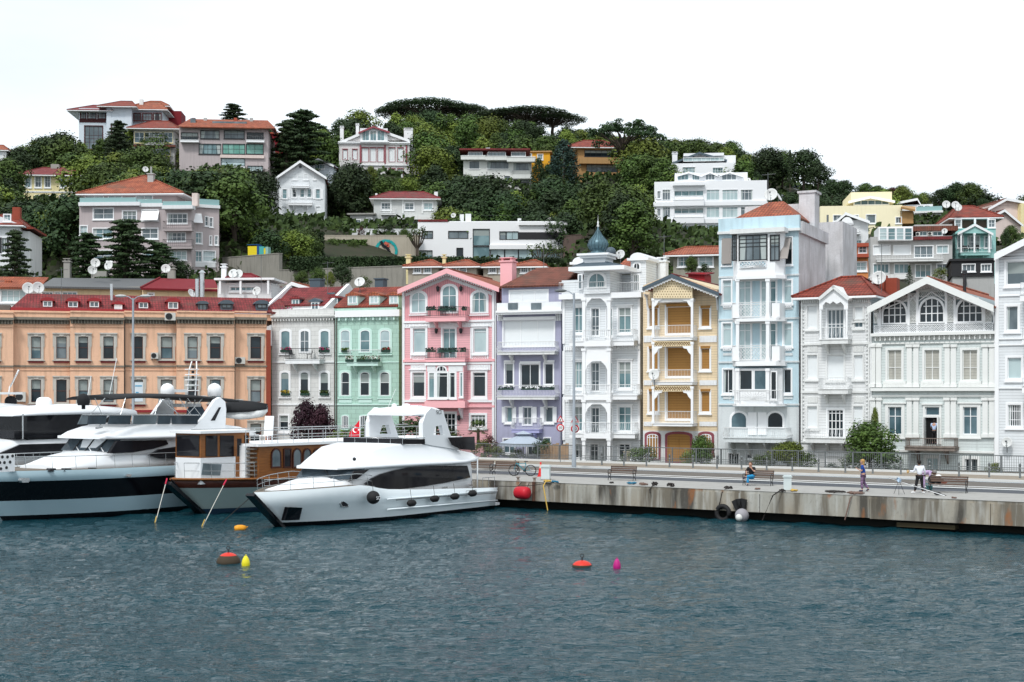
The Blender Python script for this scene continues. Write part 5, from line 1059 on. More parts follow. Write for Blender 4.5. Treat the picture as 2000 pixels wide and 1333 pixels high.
# modern white villa
H=HB('modern_villa','long flat roofed modern white villa with dark strip window and glass ground floor',816,238,0,506,'villa')
wins(H,[(452,466,[(825,845,'grey',1),(876,914,'grey',1)]),(448,480,[(924,956,'teal',0)]),(453,468,[(976,988,'grey',0),(989,1012,'pale',1)]),(482,505,[(924,956,'teal',0)]),(486,506,[(958,985,'pale',0),(986,1012,'pale',0),(1013,1039,'pale',0),(1040,1060,'teal',0),(1061,1100,'teal',0)]),(490,506,[(817,844,'teal',2)]),(485,506,[(892,904,'dark',0)])],trim=.06,fr=iron_b,tm=iron_b,nh=(),sill=False)
H.box(1012,454,1104,468,-.08,.05,charcoal,'shutter_strip')
H.wall(816,434,1106,mat('villa_white',(.82,.82,.83),.7,'plain',.06),16,z0=-4);H.box(956,479,1108,487,-.5,0,mat('villa_white',0),'floor_band');H.box(1013,434,1108,440,-.5,0,mat('villa_white',0),'parapet');flatroof(H,818,873,433.5,t_maroon,15,over=.1,th=.35,name='tiled_roof');r_=flatroof(H,875,1104,434,whw,15,v=.4,over=-.2,th=.15)
for i,(x0,x1,y0)in enumerate(((898,906,419),(909,920,418),(1011,1018,427))):chimney(H,x0,y0,x1,433,3,whw,r_,cap=False,zdown=1)
H.rail([(H.f.u(868,6),6),(H.f.u(1106,6),6)],H.f.z(433,990,6),H.f.z(421,990,6),iron_b,H.root,2.5,name='roof_railing')
dish(H.f.w(H.f.u(886,5),5,H.f.z(433,886,5)),.45,'dish at the left end of the modern villa roof',(-.3,-1,.3),1);dish(H.f.w(H.f.u(1073,5),5,H.f.z(434,1073,5)),.45,'dish at the right end of the modern villa roof',(-.3,-1,.3),.3)
# white modern flats
H=HB('apartment_block','cream white three storey flats with wide balconies in the trees at centre',905,290,0,368,'apartment building')
wins(H,[(298,305,[(915,942,'grey',3),(953,987,'grey',4),(999,1026,'grey',3)]),(316,330,[(917,936,'grey',1),(952,993,'grey',4)]),(319,333,[(1003,1037,'grey',2)]),(344,356,[(926,936,'dark',0),(985,996,'grey',0)]),(351,366,[(1002,1034,'dark',2)])],trim=.06,nh=(),fr=iron_b,tm=trimw)
flt=mat('flats_white',(.70,.71,.68),.75,'plaster',.15);H.wall(905,312,1038,flt,12,z0=-6);H.wall(908,295,1034,flt,10,v=1.2,z0=8,name='top_floor')
H.balcony(900,948,304,305,312,flt,iron_w,1.2,brk=0);H.balcony(948,990,305,306,313,flt,iron_w,1.5,brk=0);H.balcony(990,1046,306,308,316,flt,iron_w,1.6,brk=0);H.balcony(1001,1040,333,340,349,flt,iron_b,1.4,brk=0);H.balcony(1001,1040,358,366,371,flt,iron_b,1.4,brk=0)
r_=flatroof(H,903,1030,294,t_maroon,12,over=.6,th=.3);chimney(H,949,289,957,295,4,offw,r_,cap=False)
H=HB('hill_house','bright yellow house mostly hidden by dark trees right of the centre flats',1030,300,-4,365);H.win(1050,302,1060,312,'teal');H.win(1030,301,1038,310,'teal',hole=True);H.wall(1026,298,1074,strongy,8,z0=-5);flatroof(H,1026,1074,298,ochrew,8)
H=HB('hill_house','ochre terraced house with dark window bands under the big umbrella pine',1112,290,3,362)
wins(H,[(294,306,[(1142,1208,'dark',5)]),(322,336,[(1146,1206,'grey',5)]),(347,358,[(1148,1206,'dark',5)])],trim=.06,nh=(),fr=iron_b,tm=iron_b);H.wall(1128,286,1216,ochrew,12,z0=-5);H.box(1132,308,1216,320,-1,0,ochrew,'balcony_band');H.box(1144,337,1216,346,-1,0,ochrew,'balcony_band');H.hip(1112,1216,287,275,t_red,12,over=1)
# big white apartment block right of centre
H=HB('apartment_block','bright white multi storey apartment block with glazed balconies beside the wooded slope',1282,245,-6,480,'apartment building')
for y in(378,412,446):
 wins(H,[(y-7,y+13,[(1294,1309,'grey',2),(1380,1405,'pale',2),(1411,1441,'pale',3),(1447,1470,'grey',2)])],trim=.06,nh=(.75,),sill=False);H.win(1317,y-5,1374,y+5,'teal',nv=3,nh=(),trim=.05,sill=False);H.win(1284,y-4,1290,y+10,'grey',trim=.05,nh=())
apw=mat('apartment_white',(.82,.83,.85),.7,'plain',.08);H.wall(1278,354,1498,apw,16,z0=-6)
for y in(392,426,460):H.box(1276,y+2,1500,y+10,-.35,-.003,apw,'floor_band');H.balcony(1316,1375,y-9,y-1,y+10,apw,iron_w,1.0,brk=0,gap=.5)
H.box(1314,356,1376,362,-1,0,apw,'canopy');H.wall(1318,338,1460,apw,10,v=3,z0=8,name='set_back_floor')
for x0,x1 in((1323,1345),(1352,1366),(1378,1396),(1410,1438)):H.win(x0,341,x1,352,'grey' if x0>1370 else 'teal',v=3,hole=False,trim=.08,nh=(),nv=2,sill=False)
for xl,xa,xr in((1322,1345,1372),(1370,1387,1406),(1402,1425,1452)):H.gableroof(xl,343,xa,336,xr,344,slate,8,v=3,over=.5,barge=apw,bh=.25,t=.2)
dish(H.f.w(H.f.u(1462,3),3,H.f.z(356,1462,3)),.4,'little dish on the terrace of the bright white apartment block',(-.3,-1,.3),.3)
for i in range(4):m=M();u0,u1,z0,z1=H.f.rect(1292+i*26,470,1304+i*26,482,-3);m.box(u0,u1,-3,-.5,z0-2,z1);H.part('terrace_pier',m,greyw)
H=HB('apartment_block','white stepped top block with dark curved gable behind the bright white apartments',1296,268,-6,350,'apartment building')
H.win(1333,327,1358,338,'teal',nv=3);H.win(1392,328,1412,340,'teal',nv=3);H.win(1335,308,1414,315,'pale',nv=8,nh=(),trim=.05,sill=False);H.wall(1296,319,1436,apw,12,z0=-3);H.wall(1335,305,1414,apw,10,v=1.5,z0=5,name='attic_wall');H.wall(1400,304,1437,apw,8,v=3,z0=2,name='tower_wall');r_=H.gableroof(1296,325,1366,298,1420,313,slate,10,v=1.5,over=1,barge=slate,bh=.3);chimney(H,1313,301,1323,312,3,apw,r_,cap=True)
# little house left of light blue house
H=HB('hill_house','small house with red hipped roof between yellow timber house and light blue house',1308,150,-12,560);H.win(1365,501,1392,520,'pale',nv=1);H.win(1325,502,1345,520,'teal',nv=1);H.wall(1315,495,1415,mat('olive_render',(.30,.29,.24),.8,'plaster',.3),9,z0=-4);H.hip(1312,1418,496,483,t_orange,9,over=.8,ridge=.5)
H=HB('rooftop_shed','bright red sheet metal rooftop shed behind the yellow timber house',1340,136,-20,560,'shed');m=M();u0,u1,z0,z1=H.f.rect(1344,534,1376,560,0);m.box(u0,u1,0,3,z0-2,z1);H.part('wall',m,mat('red_sheet',hexc('#b3252c'),.6,'vsiding',.1));m=M();m.slab([(u0-.2,-.3,z1),(u1+.3,-.3,z1-.15),(u1+.3,3.2,z1+.3),(u0-.2,3.2,z1+.4)],.1);H.part('roof',m,bordeaux)
# yellow large house, right
H=HB('hill_house','large pale yellow house with shallow gabled top floor on the right hillside',1602,212,-6,450)
H.win(1670,278+143,1676,430,'grey');wins(H,[(420,436,[(1692,1710,'grey',0)]),(421,432,[(1628,1642,'grey',1)]),(425,436,[(1750,1760,'grey',1)])],trim=.1,nh=());H.wall(1602,402,1762,yellow,16,z0=-5);H.wall(1662,393,1742,yellow,10,v=3,z0=6,name='top_floor');H.win(1668,391.5,1736,400.5,'blue',v=3,hole=False,nv=4,nh=(),sill=False,trim=.08)
H.gableroof(1657,394,1700,384,1748,393,yellow,10,v=3,over=.8,barge=trimw,bh=.3,t=.25);f=H.f;m=M();m.slab([(f.u(1760,-1),-1,f.z(404,1760,-1)),(f.u(1788,-1),-1,f.z(410,1788,-1)),(f.u(1788,5),5,f.z(404,1788,5)),(f.u(1760,5),5,f.z(402,1760,5))],.3);m.box(f.u(1758),f.u(1784),0,8,f.z(437,1770),f.z(412,1770));H.part('side_bay',m,ochrew,fixn=False)
# little white villa with arched dormer
H=HB('hill_house','small white house with arched dormer balcony in front of pale yellow house',1628,195,-8,500)
H.win(1649,435,1661,446,'grey',arch=.4,nv=1,v=-.4);H.win(1650,468,1668,486,'grey',nv=2);H.win(1640,440,1646,446,'teal',nv=0,nh=());H.win(1672,470,1682,480,'teal',nv=1);H.wall(1632,430,1696,whw,9,z0=-5);H.box(1645,430,1664,447,-.4,0,whw,'dormer_wall');H.balcony(1630,1680,443,454,458,whw,iron_w,1.2,brk=0,gap=.3);H.gableroof(1628,436,1652,416,1699,433,offw,9,over=.8,bh=.3)
m=M();u0,u1,z0,z1=H.f.rect(1645,424,1664,436,-.8);m.prism(archpts(u0-.2,u1+.2,z0,z1,8,1.1),-.8,1);H.part('arched_hood',m,trimw,fixn=True)
H=HB('apartment_block','narrow orange apartment house with terracotta balcony bands',1643,165,-12,560,'apartment building');H.win(1659,513,1692,529,'pale',nv=2);H.win(1678,481,1692,494,'grey',nv=1);H.win(1643,512,1651,529,'pale',nv=0);H.win(1646,470,1668,492,'pale',nv=3,v=.1,hole=False);H.wall(1640,478,1696,orangew,8,z0=-6);H.box(1640,496,1697,503,-.9,0,termite,'balcony_band');H.box(1666,475,1697,482,-.6,0,termite,'balcony_band')
H.wall(1640,465,1666,offw,6,v=1,z0=2,name='upper_wall')
# grey flats with glass conservatory
H=HB('apartment_block','light grey flats with white glazed roof conservatory and long balcony',1697,178,-8,562,'apartment building')
wins(H,[(480,498,[(1706,1738,'white',1),(1746,1778,'white',0)]),(481,503,[(1786,1822,'grey',2)]),(480,495,[(1830,1852,'pale',1)]),(516,534,[(1706,1736,'teal',3),(1747,1775,'teal',2)]),(517,542,[(1788,1818,'teal',2)]),(516,528,[(1830,1852,'grey',1)])],trim=.08,nh=(),sill=False)
H.wall(1700,462,1860,greyw,12,z0=-6);H.balcony(1713,1842,498,507,511,offw,iron_w,1.2,brk=0,gap=.35);H.box(1700,500+36,1775,546,-1,0,offw,'balcony_band');H.wall(1786,452,1860,greyw,8,v=2,z0=8,name='set_back_floor')
for x0,x1 in((1794,1810),(1822,1840)):H.win(x0,453,x1,461,'teal',v=2,hole=False,nh=(),sill=False)
flatroof(H,1784,1862,452,t_brown,8,v=2,over=.5,th=.6);H.box(1784,462,1860,468,-.5,2,t_maroon,'eave_tiles')
H.box(1716,443,1783,470,-1,4,trimw,'conservatory_frame')
for i in range(4):H.win(1718+i*16.4,446,1732+i*16.4,469,'teal' if i%2 else 'pale',v=-1,hole=False,nv=0,nh=(.35,.6),trim=.04,sill=False)
for x0,y0 in((1789,454),(1813,453)):ac_unit(H,x0,y0,x0+8,y0+7,'air conditioner on the %s side of the grey flats top floor'%('left' if x0<1800 else 'right'),1.98)
dish(H.f.w(H.f.u(1845,.5),.5,H.f.z(460,1845,.5)),.36,'dish on the dark red eave of the light grey flats',(-.4,-1,.3),.5)
# house behind
H=HB('hill_house','white villa with glass balconies and red roof behind the light grey flats',1752,235,-16,440);wins(H,[(402,412,[(1793,1803,'teal',2),(1806,1816,'teal',1)]),(425,437,[(1802,1812,'pale',2),(1816,1828,'grey',3)])],trim=.08,nh=());H.wall(1758,400,1822,whw,10,z0=-1,v=1,ybot=420);H.wall(1778,414,1838,whw,10,z0=-6,name='lower_wall');glassrail(H,1790,1840,404,413,-1);glassrail(H,1812,1842,434,443,-1);H.box(1786,412,1842,416,-1.3,0,offw,'balcony_slab');H.gableroof(1752,396,1792,388,1800,402,t_red,9,v=1,over=.5,bh=.3)
# turquoise house
H=HB('hill_house','turquoise timber house with gabled balcony and red hipped roof on the right slope',1866,182,-6,548)
wins(H,[(462,484,[(1871,1881,'teal',1),(1923,1935,'teal',1),(1891,1913,'grey',3)]),(430,444,[(1866,1877,'grey',1),(1931,1943,'grey',1)])],trim=.1)
H.wall(1866,446,1945,tealw,11,z0=-3);H.wall(1864,425,1945,mat('brown_wall',(.14,.09,.07),.8),9,v=1.5,z0=5,name='top_floor');H.balcony(1876,1934,484,494,499,tealw,iron_w,1.4,brk=2,gap=.3)
for x in(1877,1903,1932):H.post(x,456,495,trimw,.2,-1.3,'column')
H.gable([(1874,456),(1936,456),(1905,440)],tealw,1.2,v=-1.4,name='porch_gable');H.gableroof(1870,456,1904,438,1940,457,tealw,3,v=-1.0,over=.5,barge=trimw,bh=.25,name='porch_roof');r_=H.hip(1864,1945,424,403,t_red,12,v=1,over=.8,ridge=.3)
for x in(1866,1904,1930):H.post(x,426,446,trimw,.25,.3,'column',False)
chimney(H,1935,413,1943,424,3,charcoal,r_,cap=False)
for i,(x,y)in enumerate(((1848,404),(1866,405),(1871,410))):dish(P(x,y+4,180+i),.5,['white','orange toned','rightmost'][i]+' dish in the cluster left of the red hipped roof',(-.2,-1,.3),.5)
for i,x in enumerate((1885,1898,1907)):chair(H,x,493,-.8,['first','second','third'][i]+' dark chair from the left on the turquoise house balcony',iron_b,i*1.5,.6)
H=HB('hill_house','charcoal clad house with grey render base below turquoise house',1858,152,-14,575);wins(H,[(517,530,[(1880,1904,'grey',2),(1917,1935,'grey',2)])],trim=.08,nh=());H.wall(1858,510,1942,charcoal,8,ybot=540);H.wall(1860,540,1942,greyw,8,z0=-6,v=.2,name='base_wall');flatroof(H,1858,1942,510,charcoal,8,over=.2);chimney(H,1884,538,1888,550,-.5,charcoal,H.root,cap=False,zdown=.5)
H=HB('hill_house','pale pink house with brown tiled gable at the upper right edge',1935,215,8,470);wins(H,[(420,432,[(1960,1963,'dark',0),(1967,1971,'dark',0)]),(455,470,[(1975,1990,'grey',1)])],trim=.08,nh=());H.wall(1935,402,1996,pinky,14,z0=-5);H.gableroof(1930,408,1966,388,2010,396,t_brown,14,over=.6,bh=.3);H.gable([(1935,403),(1996,403),(1996,396),(1966,391),(1935,403)],pinky,10);H.gableroof(1935,424,1962,410,1998,440,t_red,5,v=-2,over=.5,bh=.3,name='lower_roof');H.gable([(1940,475),(1994,475),(1994,438),(1962,413),(1940,424)],pinky,3,v=-2,name='lower_gable');H.wall(1994,398,2030,cream2,10,z0=-6,name='side_wing',v=-1)
H=HB('hill_house','white low building with green roof strip under the dark trees at right',1500,282,0,372);H.wall(1500,364,1575,whw,8,z0=-3);H.win(1520,366,1530,370,'grey');m=M();f=H.f;m.slab([(f.u(1496),-.5,f.z(364,1530)),(f.u(1578),-.5,f.z(364,1530)),(f.u(1578),4,f.z(357,1530)),(f.u(1496),4,f.z(357,1530))],.2);H.part('roof',m,slate)
H=HB('hill_house','sliver of white house among dark trees left of the pale yellow house',1610,284,0,378);H.wall(1610,366,1664,whw,8,z0=-3);H.win(1630,368,1640,373,'grey');flatroof(H,1610,1664,366,conc,8)
# ---- second line behind the orange building
H=HB('hill_house','low house with red tiled roof and white glazing behind the orange building at far left',-40,150,8,600);H.win(2,567,50,590,'pale',nv=3,nh=(.5,));H.wall(-40,563,92,whw,8,z0=-3);f=H.f;m=M();m.slab([(f.u(-40,-.5),-.5,f.z(562,40)),(f.u(78,-.5),-.5,f.z(562,40)),(f.u(95,5),5,f.z(541,40,5)),(f.u(-40,5),5,f.z(541,40,5))],.2);m.box(f.u(10,2),f.u(22,2),1.8,2.6,f.z(553,16,2)-.2,f.z(553,16,2)+.25,0);H.part('roof',m,t_orange)
H=HB('long_house','long low cream building with grey sheet roof behind the orange building',80,148,6,600,'building');wins(H,[(571,577,[(82,103,'teal',2),(107,118,'pale',1),(122,150,'teal',2)])],trim=.06,nh=());H.wall(80,560,275,mat('cream_strip',hexc('#dfc9a2'),.8,'plaster',.25),8,z0=-3);f=H.f;grs=mat('grey_sheet_roof',(.15,.155,.16),.7,'vsiding',.2)
m=M();m.slab([(f.u(78,-.6),-.6,f.z(561,180)),(f.u(275,-.6),-.6,f.z(563,180)),(f.u(312,6),6,f.z(544,200,6)),(f.u(104,6),6,f.z(544,200,6))],.2);m.slab([(f.u(104,6),6,f.z(544,200,6)),(f.u(312,6),6,f.z(544,200,6)),(f.u(312,12),12,f.z(556,200,12)),(f.u(104,12),12,f.z(556,200,12))],.2);roof=H.part('roof',m,grs)
for x0,x1,y0 in((178,208,530),(124,136,512),(327,341,526)):chimney(H,x0,y0,x1,y0+20,7,conc,roof,cap=x0!=178,zdown=3,depth=1)
for i,(x,y,a)in enumerate(((186,514,.5),(180,528,.6),(213,519,-.3),(324,525,.2))):dish(P(x,y+8,150+i),.5,['upper of two dishes left of the square grey chimney','lower of two dishes left of the square grey chimney','dish right of the square grey chimney','dish on the slim chimney before the grey apartment block'][i],(a,-1,.3),.4)
H=HB('long_house','low cream building with maroon tiled roof behind the orange building',277,148,4,600,'building');H.win(290,574,300,577,'dark',nh=());H.wall(277,563,425,mat('cream_strip',0),8,z0=-3);f=H.f
m=M();m.slab([(f.u(275,-.6),-.6,f.z(564,350)),(f.u(428,-.6),-.6,f.z(567,350)),(f.u(419,6),6,f.z(546,350,6)),(f.u(312,6),6,f.z(544,350,6))],.2);m.tube([(f.u(275,-.6),-.6,f.z(563,350)),(f.u(312,6),6,f.z(543,350,6))],.12,5);roof=H.part('roof',m,bordeaux)
m=M();u,z=f.uz(391,545,-1.5);m.tube([(u-.3,-1.5,z-2),(u-.3,-1.5,z)],.22,10);m.tube([(u+.2,-1.5,z-2),(u+.2,-1.5,z+.6)],.25,10);m.tube([(u+.2,-1.5,z+.6),(u+.2,-1.5,z+.9)],[.4,.1],10);H.part('flue',m,steel,roof)
H=HB('hill_house','white house with roof terrace and pergola behind the white rendered townhouse',425,146,-4,600);H.win(450,561,500,568,'teal',nv=4,nh=());H.wall(425,553,530,whw,8,z0=-4);H.box(418,543,535,547,-1,5,trimw,'pergola_roof');
for x in(430,470,524):H.post(x,547,575,trimw,.2,-.8,'pergola_post',False)
chimney(H,432,523,441,548,1,white,H.root,cap=True);H.hip(445,500,543,536,bordeaux,4,v=1,over=.2)
for i,(x,y)in enumerate(((456,537),(466,538))):dish(P(x,y+6,147),.5,['left','right'][i]+' white dish of the pair above the pergola roof',(-.2,-1,.4),.4)
H=HB('hill_house','small house with orange tiled gable behind the white rendered townhouse roof',560,150,-14,600);H.wall(560,566,606,pinky,7,z0=-4);H.gableroof(540,572,570,552,612,565,t_orange,8,over=.6,bh=.3);H.win(575,568,585,576,'grey')
# ---- pavilion houses behind pink and purple
for k,(x0,x1,lb_)in enumerate(((797,856,'leftmost of four small orange hipped roofs behind pink house'),(866,930,'second small orange hipped roof behind pink house apex'),(944,996,'third small orange hipped roof left of the pale pink chimney'),(1006,1060,'fourth small orange hipped roof behind purple house'))):
 H=HB('pavilion_house',lb_,x0,155,-10,560);H.win(x0+12,522,x0+24,532,'grey',nv=2);H.win(x0+32,522,x0+44,532,'teal',nv=2);H.wall(x0,518,x1,mat('beige_render',(.42,.37,.30),.8,'plaster',.3),7,z0=-5);r_=H.hip(x0,x1,519,509,t_orange,7,over=.5,ridge=.1)
 if k<2:chimney(H,x0-4 if k==0 else x0-2,504,x0+4,520,2,cream2,r_,cap=True)
 H.root['group']='small pavilion houses behind the pink house'
dish(P(862,551,132),.4,'dish between the mint and pink house roofs',(-.2,-1,.3),.5)if 0 else None
# ---- terraces, retaining walls, hedge
def wallobj(name,label,cat,x0,x1,yt,yb,Y0,Y1,mt,th=.6,extra=3):
 A,B_=P(x0,yt,Y0),P(x1,yt,Y1);d=B_-A;a=math.atan2(d.y,d.x);L_=math.hypot(d.x,d.y);zb=min(P(x0,yb,Y0).z,P(x1,yb,Y1).z)-extra;m=M();m.box(0,L_,0,th,zb-A.z,0);m.box(-.05,L_+.05,-.06,th+.06,.003,.12)
 o=obj(name,m,mt);o.location=A;o.rotation_euler=(0,0,a);return tag(o,label,cat)
stw=mat('retaining_concrete',(.30,.285,.25),.9,'plaster',.6);beigew=mat('beige_terrace_wall',(.47,.42,.34),.9,'plaster',.4)
wallobj('retaining_wall','beige terrace wall with mural left of the modern villa','wall',632,818,461,500,228,228,beigew)
wallobj('garden_wall','low white garden wall in front of the pale two storey house','wall',684,818,449,462,236,236,whw)
wallobj('retaining_wall','grey concrete retaining wall below the clipped hedge','wall',545,800,529,548,178,172,stw)
wallobj('retaining_wall','stained concrete wall under the yellow and blue kiosk','wall',434,545,505,545,190,184,stw)
wallobj('stone_wall','brown rubble stone wall right of the modern villa','wall',1100,1165,462,520,236,232,mat('rubble_stone',(.14,.10,.085),.9,'block',.6,s=.6),extra=1)
wallobj('retaining_wall','grey walled ramp between the mauve flats and white gabled house','wall',525,545,352,420,250,258,greyw)
wallobj('planter_box','long dark planter on the beige terrace wall','planter',642,715,491,500,225,225,mat('dark_planter',(.035,.033,.035),.8),extra=0)
# mural: plain generic loops of colour
mu=thing('mural','teal and black painted mural of looping shapes on beige terrace wall','mural',P(755,485,227.9));
for nm,col,pts in(('teal_stroke',hexc('#1f9c9c'),[(-1.6,-.9),(-1.7,0),(-1.2,.8),(-.4,1.2),(.6,1.1),(1.3,.5),(1.6,-.3),(1.5,-1)]),('black_stroke',(.01,.01,.015),[(-.9,1.1),(-.5,.3),(0,.1),(.4,-.4),(.5,-.9)]),('coral_stroke',hexc('#c6604f'),[(-.3,.9),(.3,.5),(.2,.2)])):
 m=M();k=2.0 if 0 else 1.0
 for a,b in zip(pts[:-1],pts[1:]):
  A,B_=Vector(a),Vector(b);n_=Vector((-(B_-A).y,(B_-A).x)).normalized()*.22;m.prism([tuple(A-n_),tuple(B_-n_),tuple(B_+n_),tuple(A+n_)],-.03 if nm=='teal_stroke' else-.05,-.01)
 obj(nm,m,mat('mural_'+nm,col,.8),mu,fixn=True)
 # kiosk
KP=P(484,505,189);t=thing('painted_kiosk','kiosk painted in blue, yellow and green panels on the concrete terrace','kiosk',KP,R(-8));s_=189/FP
for i,(x0,x1,c_)in enumerate(((0,3.0,0),(3,3.8,1),(3.8,8,2))):pass
for nm,x0,x1,h,c_ in(('yellow_panel',0,1.25,1.6,'#e0c926'),('blue_panel',1.25,1.55,1.75,'#1b4f86'),('teal_panel',1.56,2.2,1.55,'#4aa8a4'),('small_yellow_panel',2.2,2.45,1.3,'#e0c926'),('grey_panel',2.45,2.8,1.5,'#8fb5b0')):m=M();m.box(x0,x1-.02,0,1.2,0,h);obj(nm,m,mat('kiosk_'+nm,c_,.7),t)
m=M();m.box(-.05,1.56,-.08,1.3,1.76,1.84);obj('roof',m,mat('kiosk_blue_panel','#1b4f86'),t)
# ================================================================ TREES
def tree_proto(kind,seed,lm):
 """returns (trunk mesh, crown mesh), about 8 m tall, base at the origin"""
 rnd=random.Random(seed);T=M();K_=M();blobs=[]
 if kind in('broad','bush','tall'):
  H_={'broad':8,'bush':3,'tall':10}[kind];th=H_*.35
  if kind=='bush':th=.4
  T.tube([(0,0,-2),(rnd.uniform(-.1,.1),0,th*.5),(rnd.uniform(-.3,.3),rnd.uniform(-.2,.2),th)],[.28,.22,.16]if kind!='bush' else[.1,.08,.06],7)
  nb={'broad':15,'bush':9,'tall':14}[kind];rw={'broad':3.3,'bush':1.5,'tall':2.5}[kind]
  for i in range(nb):
   a=i*2.4+rnd.uniform(-.4,.4);q=i/(nb-1);zz=th*.8+(H_-th*.8)*(q**.8)*.86;rr=rw*(math.sin(math.pi*min(1,.22+q*.78))**.6)*rnd.uniform(.45,.8)
   blobs.append((rr*math.cos(a),rr*math.sin(a),zz,rw*rnd.uniform(.36,.58)))
  for b in blobs[::2]:T.tube([(0,0,th*.6),(b[0]*.5,b[1]*.5,(th+b[2])*.52),(b[0],b[1],b[2])],[.12,.07,.03]if kind!='bush' else[.04,.03,.02],5)
  n,sz=(250,.33)if kind!='bush' else(120,.18)
  for b in blobs:leaves(K_,b[:3],b[3],n,sz,0,rnd,(1,1,.8),.55);leaves(K_,b[:3],b[3]*1.25,n//6,sz*.8,0,rnd,(1,1,.9),.8)
 elif kind=='cedar':
  T.tube([(0,0,-3),(.1,0,4),(0,.1,8),(0,0,11)],[.4,.3,.18,.05],7)
  for i in range(42):
   q=i/41;zz=1.6+9.0*q;ln=(5.4-4.2*q)*rnd.uniform(.6,1.1);a=i*2.4+rnd.uniform(-.3,.3);tip=(ln*math.cos(a),ln*math.sin(a),zz+rnd.uniform(-.5,.2));T.tube([(0,0,zz-.2),(tip[0]*.5,tip[1]*.5,zz+.25),tip],[.09,.06,.02],4)
   for k in range(5):t=.3+.7*k/4;leaves(K_,(tip[0]*t,tip[1]*t,zz+.12-.15*t),1.15*(1.15-t*.5),50,.3,0,rnd,(1,1,.26),.1)
 elif kind=='spruce':
  T.tube([(0,0,-1),(0,0,8)],[.18,.03],6)
  for i in range(44):
   q=i/43;zz=.8+7.2*q;ln=2.0*(1-q)+.12;a=i*2.4;
   for k in range(3):t=(k+1)/3;leaves(K_,(ln*t*math.cos(a),ln*t*math.sin(a),zz-.35*t),.36,20,.18,0,rnd,(1,1,.6),.1)
 elif kind=='bluespruce':
  T.tube([(0,0,-2),(0,0,10)],[.3,.05],6)
  for i in range(60):
   q=(i/59);zz=.8+9.0*q;ln=2.9*math.sin(math.pi*min(.98,.35+.65*q))**.8*rnd.uniform(.7,1);a=i*2.4;leaves(K_,(ln*math.cos(a),ln*math.sin(a),zz),.95,55,.32,0,rnd,(1,1,.8),.2)
 elif kind=='cypress':
  T.tube([(0,0,-2),(0,0,9)],[.15,.03],6)
  for i in range(16):q=i/15;leaves(K_,(0,0,.8+9*q),.95*math.sin(math.pi*(.12+.82*q))**.6,95,.26,0,rnd,(1,1,1.1),.5)
 elif kind=='umbrella':
  T.tube([(0,0,-3),(.4,0,3),(.2,.2,6.5)],[.45,.36,.26],8)
  for i in range(46):
   a=i*2.4;r=6.8*math.sqrt((i+.5)/46);zz=9.6-.042*r*r+rnd.uniform(-.2,.2);c=(r*math.cos(a),r*math.sin(a),zz);T.tube([(.2,.2,5.5+rnd.uniform(-1,1)),(c[0]*.5,c[1]*.5,7.6),(c[0]*.95,c[1]*.95,zz-.5)],[.16,.1,.04],5);leaves(K_,c,1.6,190,.3,0,rnd,(1,1,.62),.3)
 elif kind=='openpine':
  T.tube([(-.6,0,-4),(-.3,0,3),(.4,.1,6),(.2,.2,8)],[.5,.42,.32,.22],8)
  for i in range(26):
   a=i*2.4+rnd.uniform(-.3,.3);r=6.6*math.sqrt((i+.5)/26)*rnd.uniform(.8,1.05);zz=10.6-.055*r*r+rnd.uniform(-.5,.4)-(1.2 if i%4==0 else 0);c=(r*math.cos(a),r*math.sin(a),zz);st=(.2,.1,4.5+rnd.uniform(0,2.8));T.tube([st,(c[0]*.45,c[1]*.45,st[2]+(zz-st[2])*.55),(c[0]*.8,c[1]*.8,zz-.6),(c[0],c[1],zz-.1)],[.2,.13,.07,.03],5)
   for k in range(4):leaves(K_,(c[0]+rnd.uniform(-1.2,1.2),c[1]+rnd.uniform(-1.2,1.2),zz+rnd.uniform(-.3,.3)),.95,60,.3,0,rnd,(1,1,.38),.2)
 elif kind=='palm':
  T.tube([(0,0,-.5),(0,0,2.0)],[.22,.17],8)
  for i in range(26):
   a=i*2.4;e=rnd.uniform(-.5,1.1);d=Vector((math.cos(a)*math.cos(e),math.sin(a)*math.cos(e),math.sin(e)));b0=Vector((0,0,2.0));c=b0+d*.9;K_.tube([b0,c],.02,3);s_=d.cross(Vector((0,0,1))).normalized();u_=s_.cross(d)
   for k in range(13):t=(k/12-.5)*2.6;e2=c+(d*math.cos(t)+s_*math.sin(t))*.62+Vector((0,0,-.15*abs(t)));w_=(s_*math.cos(t)-d*math.sin(t))*.035;K_.add([c-w_*.3,c+w_*.3,e2+w_,e2-w_],[(0,1,2,3)])
 elif kind=='pollard':
  T.tube([(0,0,-1),(0,0,1.8)],[.3,.24],7)
  for i in range(9):
   a=i*2.4;e=(1.2*math.cos(a)*rnd.uniform(.6,1.2),.9*math.sin(a),rnd.uniform(3.3,4.9));T.tube([(0,0,1.6),(e[0]*.6,e[1]*.6,2.6),e],[.15,.12,.1],5);leaves(K_,(e[0],e[1],e[2]+.2),.5,50,.22,0,rnd,(1,1,1),.2)
 elif kind=='magnolia':
  T.tube([(0,0,-1),(0,0,1)],[.15,.12],6)
  for i in range(16):
   a=i*2.4;r=2.4*math.sqrt((i+.5)/16);e=(r*math.cos(a),r*math.sin(a)*.7,2.6+rnd.uniform(-.3,.8));T.tube([(0,0,.8),(e[0]*.6,e[1]*.6,1.7),e],[.08,.06,.03],4);leaves(K_,e,.5,16,.24,0,rnd,(1,1,1),.2)
 me=[]
 for nm,m_,mt in(('trunk',T,bark),('crown',K_,lm)):
  x=bpy.data.meshes.new(nm);x.from_pydata(m_.v,[],m_.f);x.materials.append(mt)
  if nm=='trunk':x.polygons.foreach_set('use_smooth',[True]*len(x.polygons))
  x.update();me.append(x)
 return me
PROTO={}
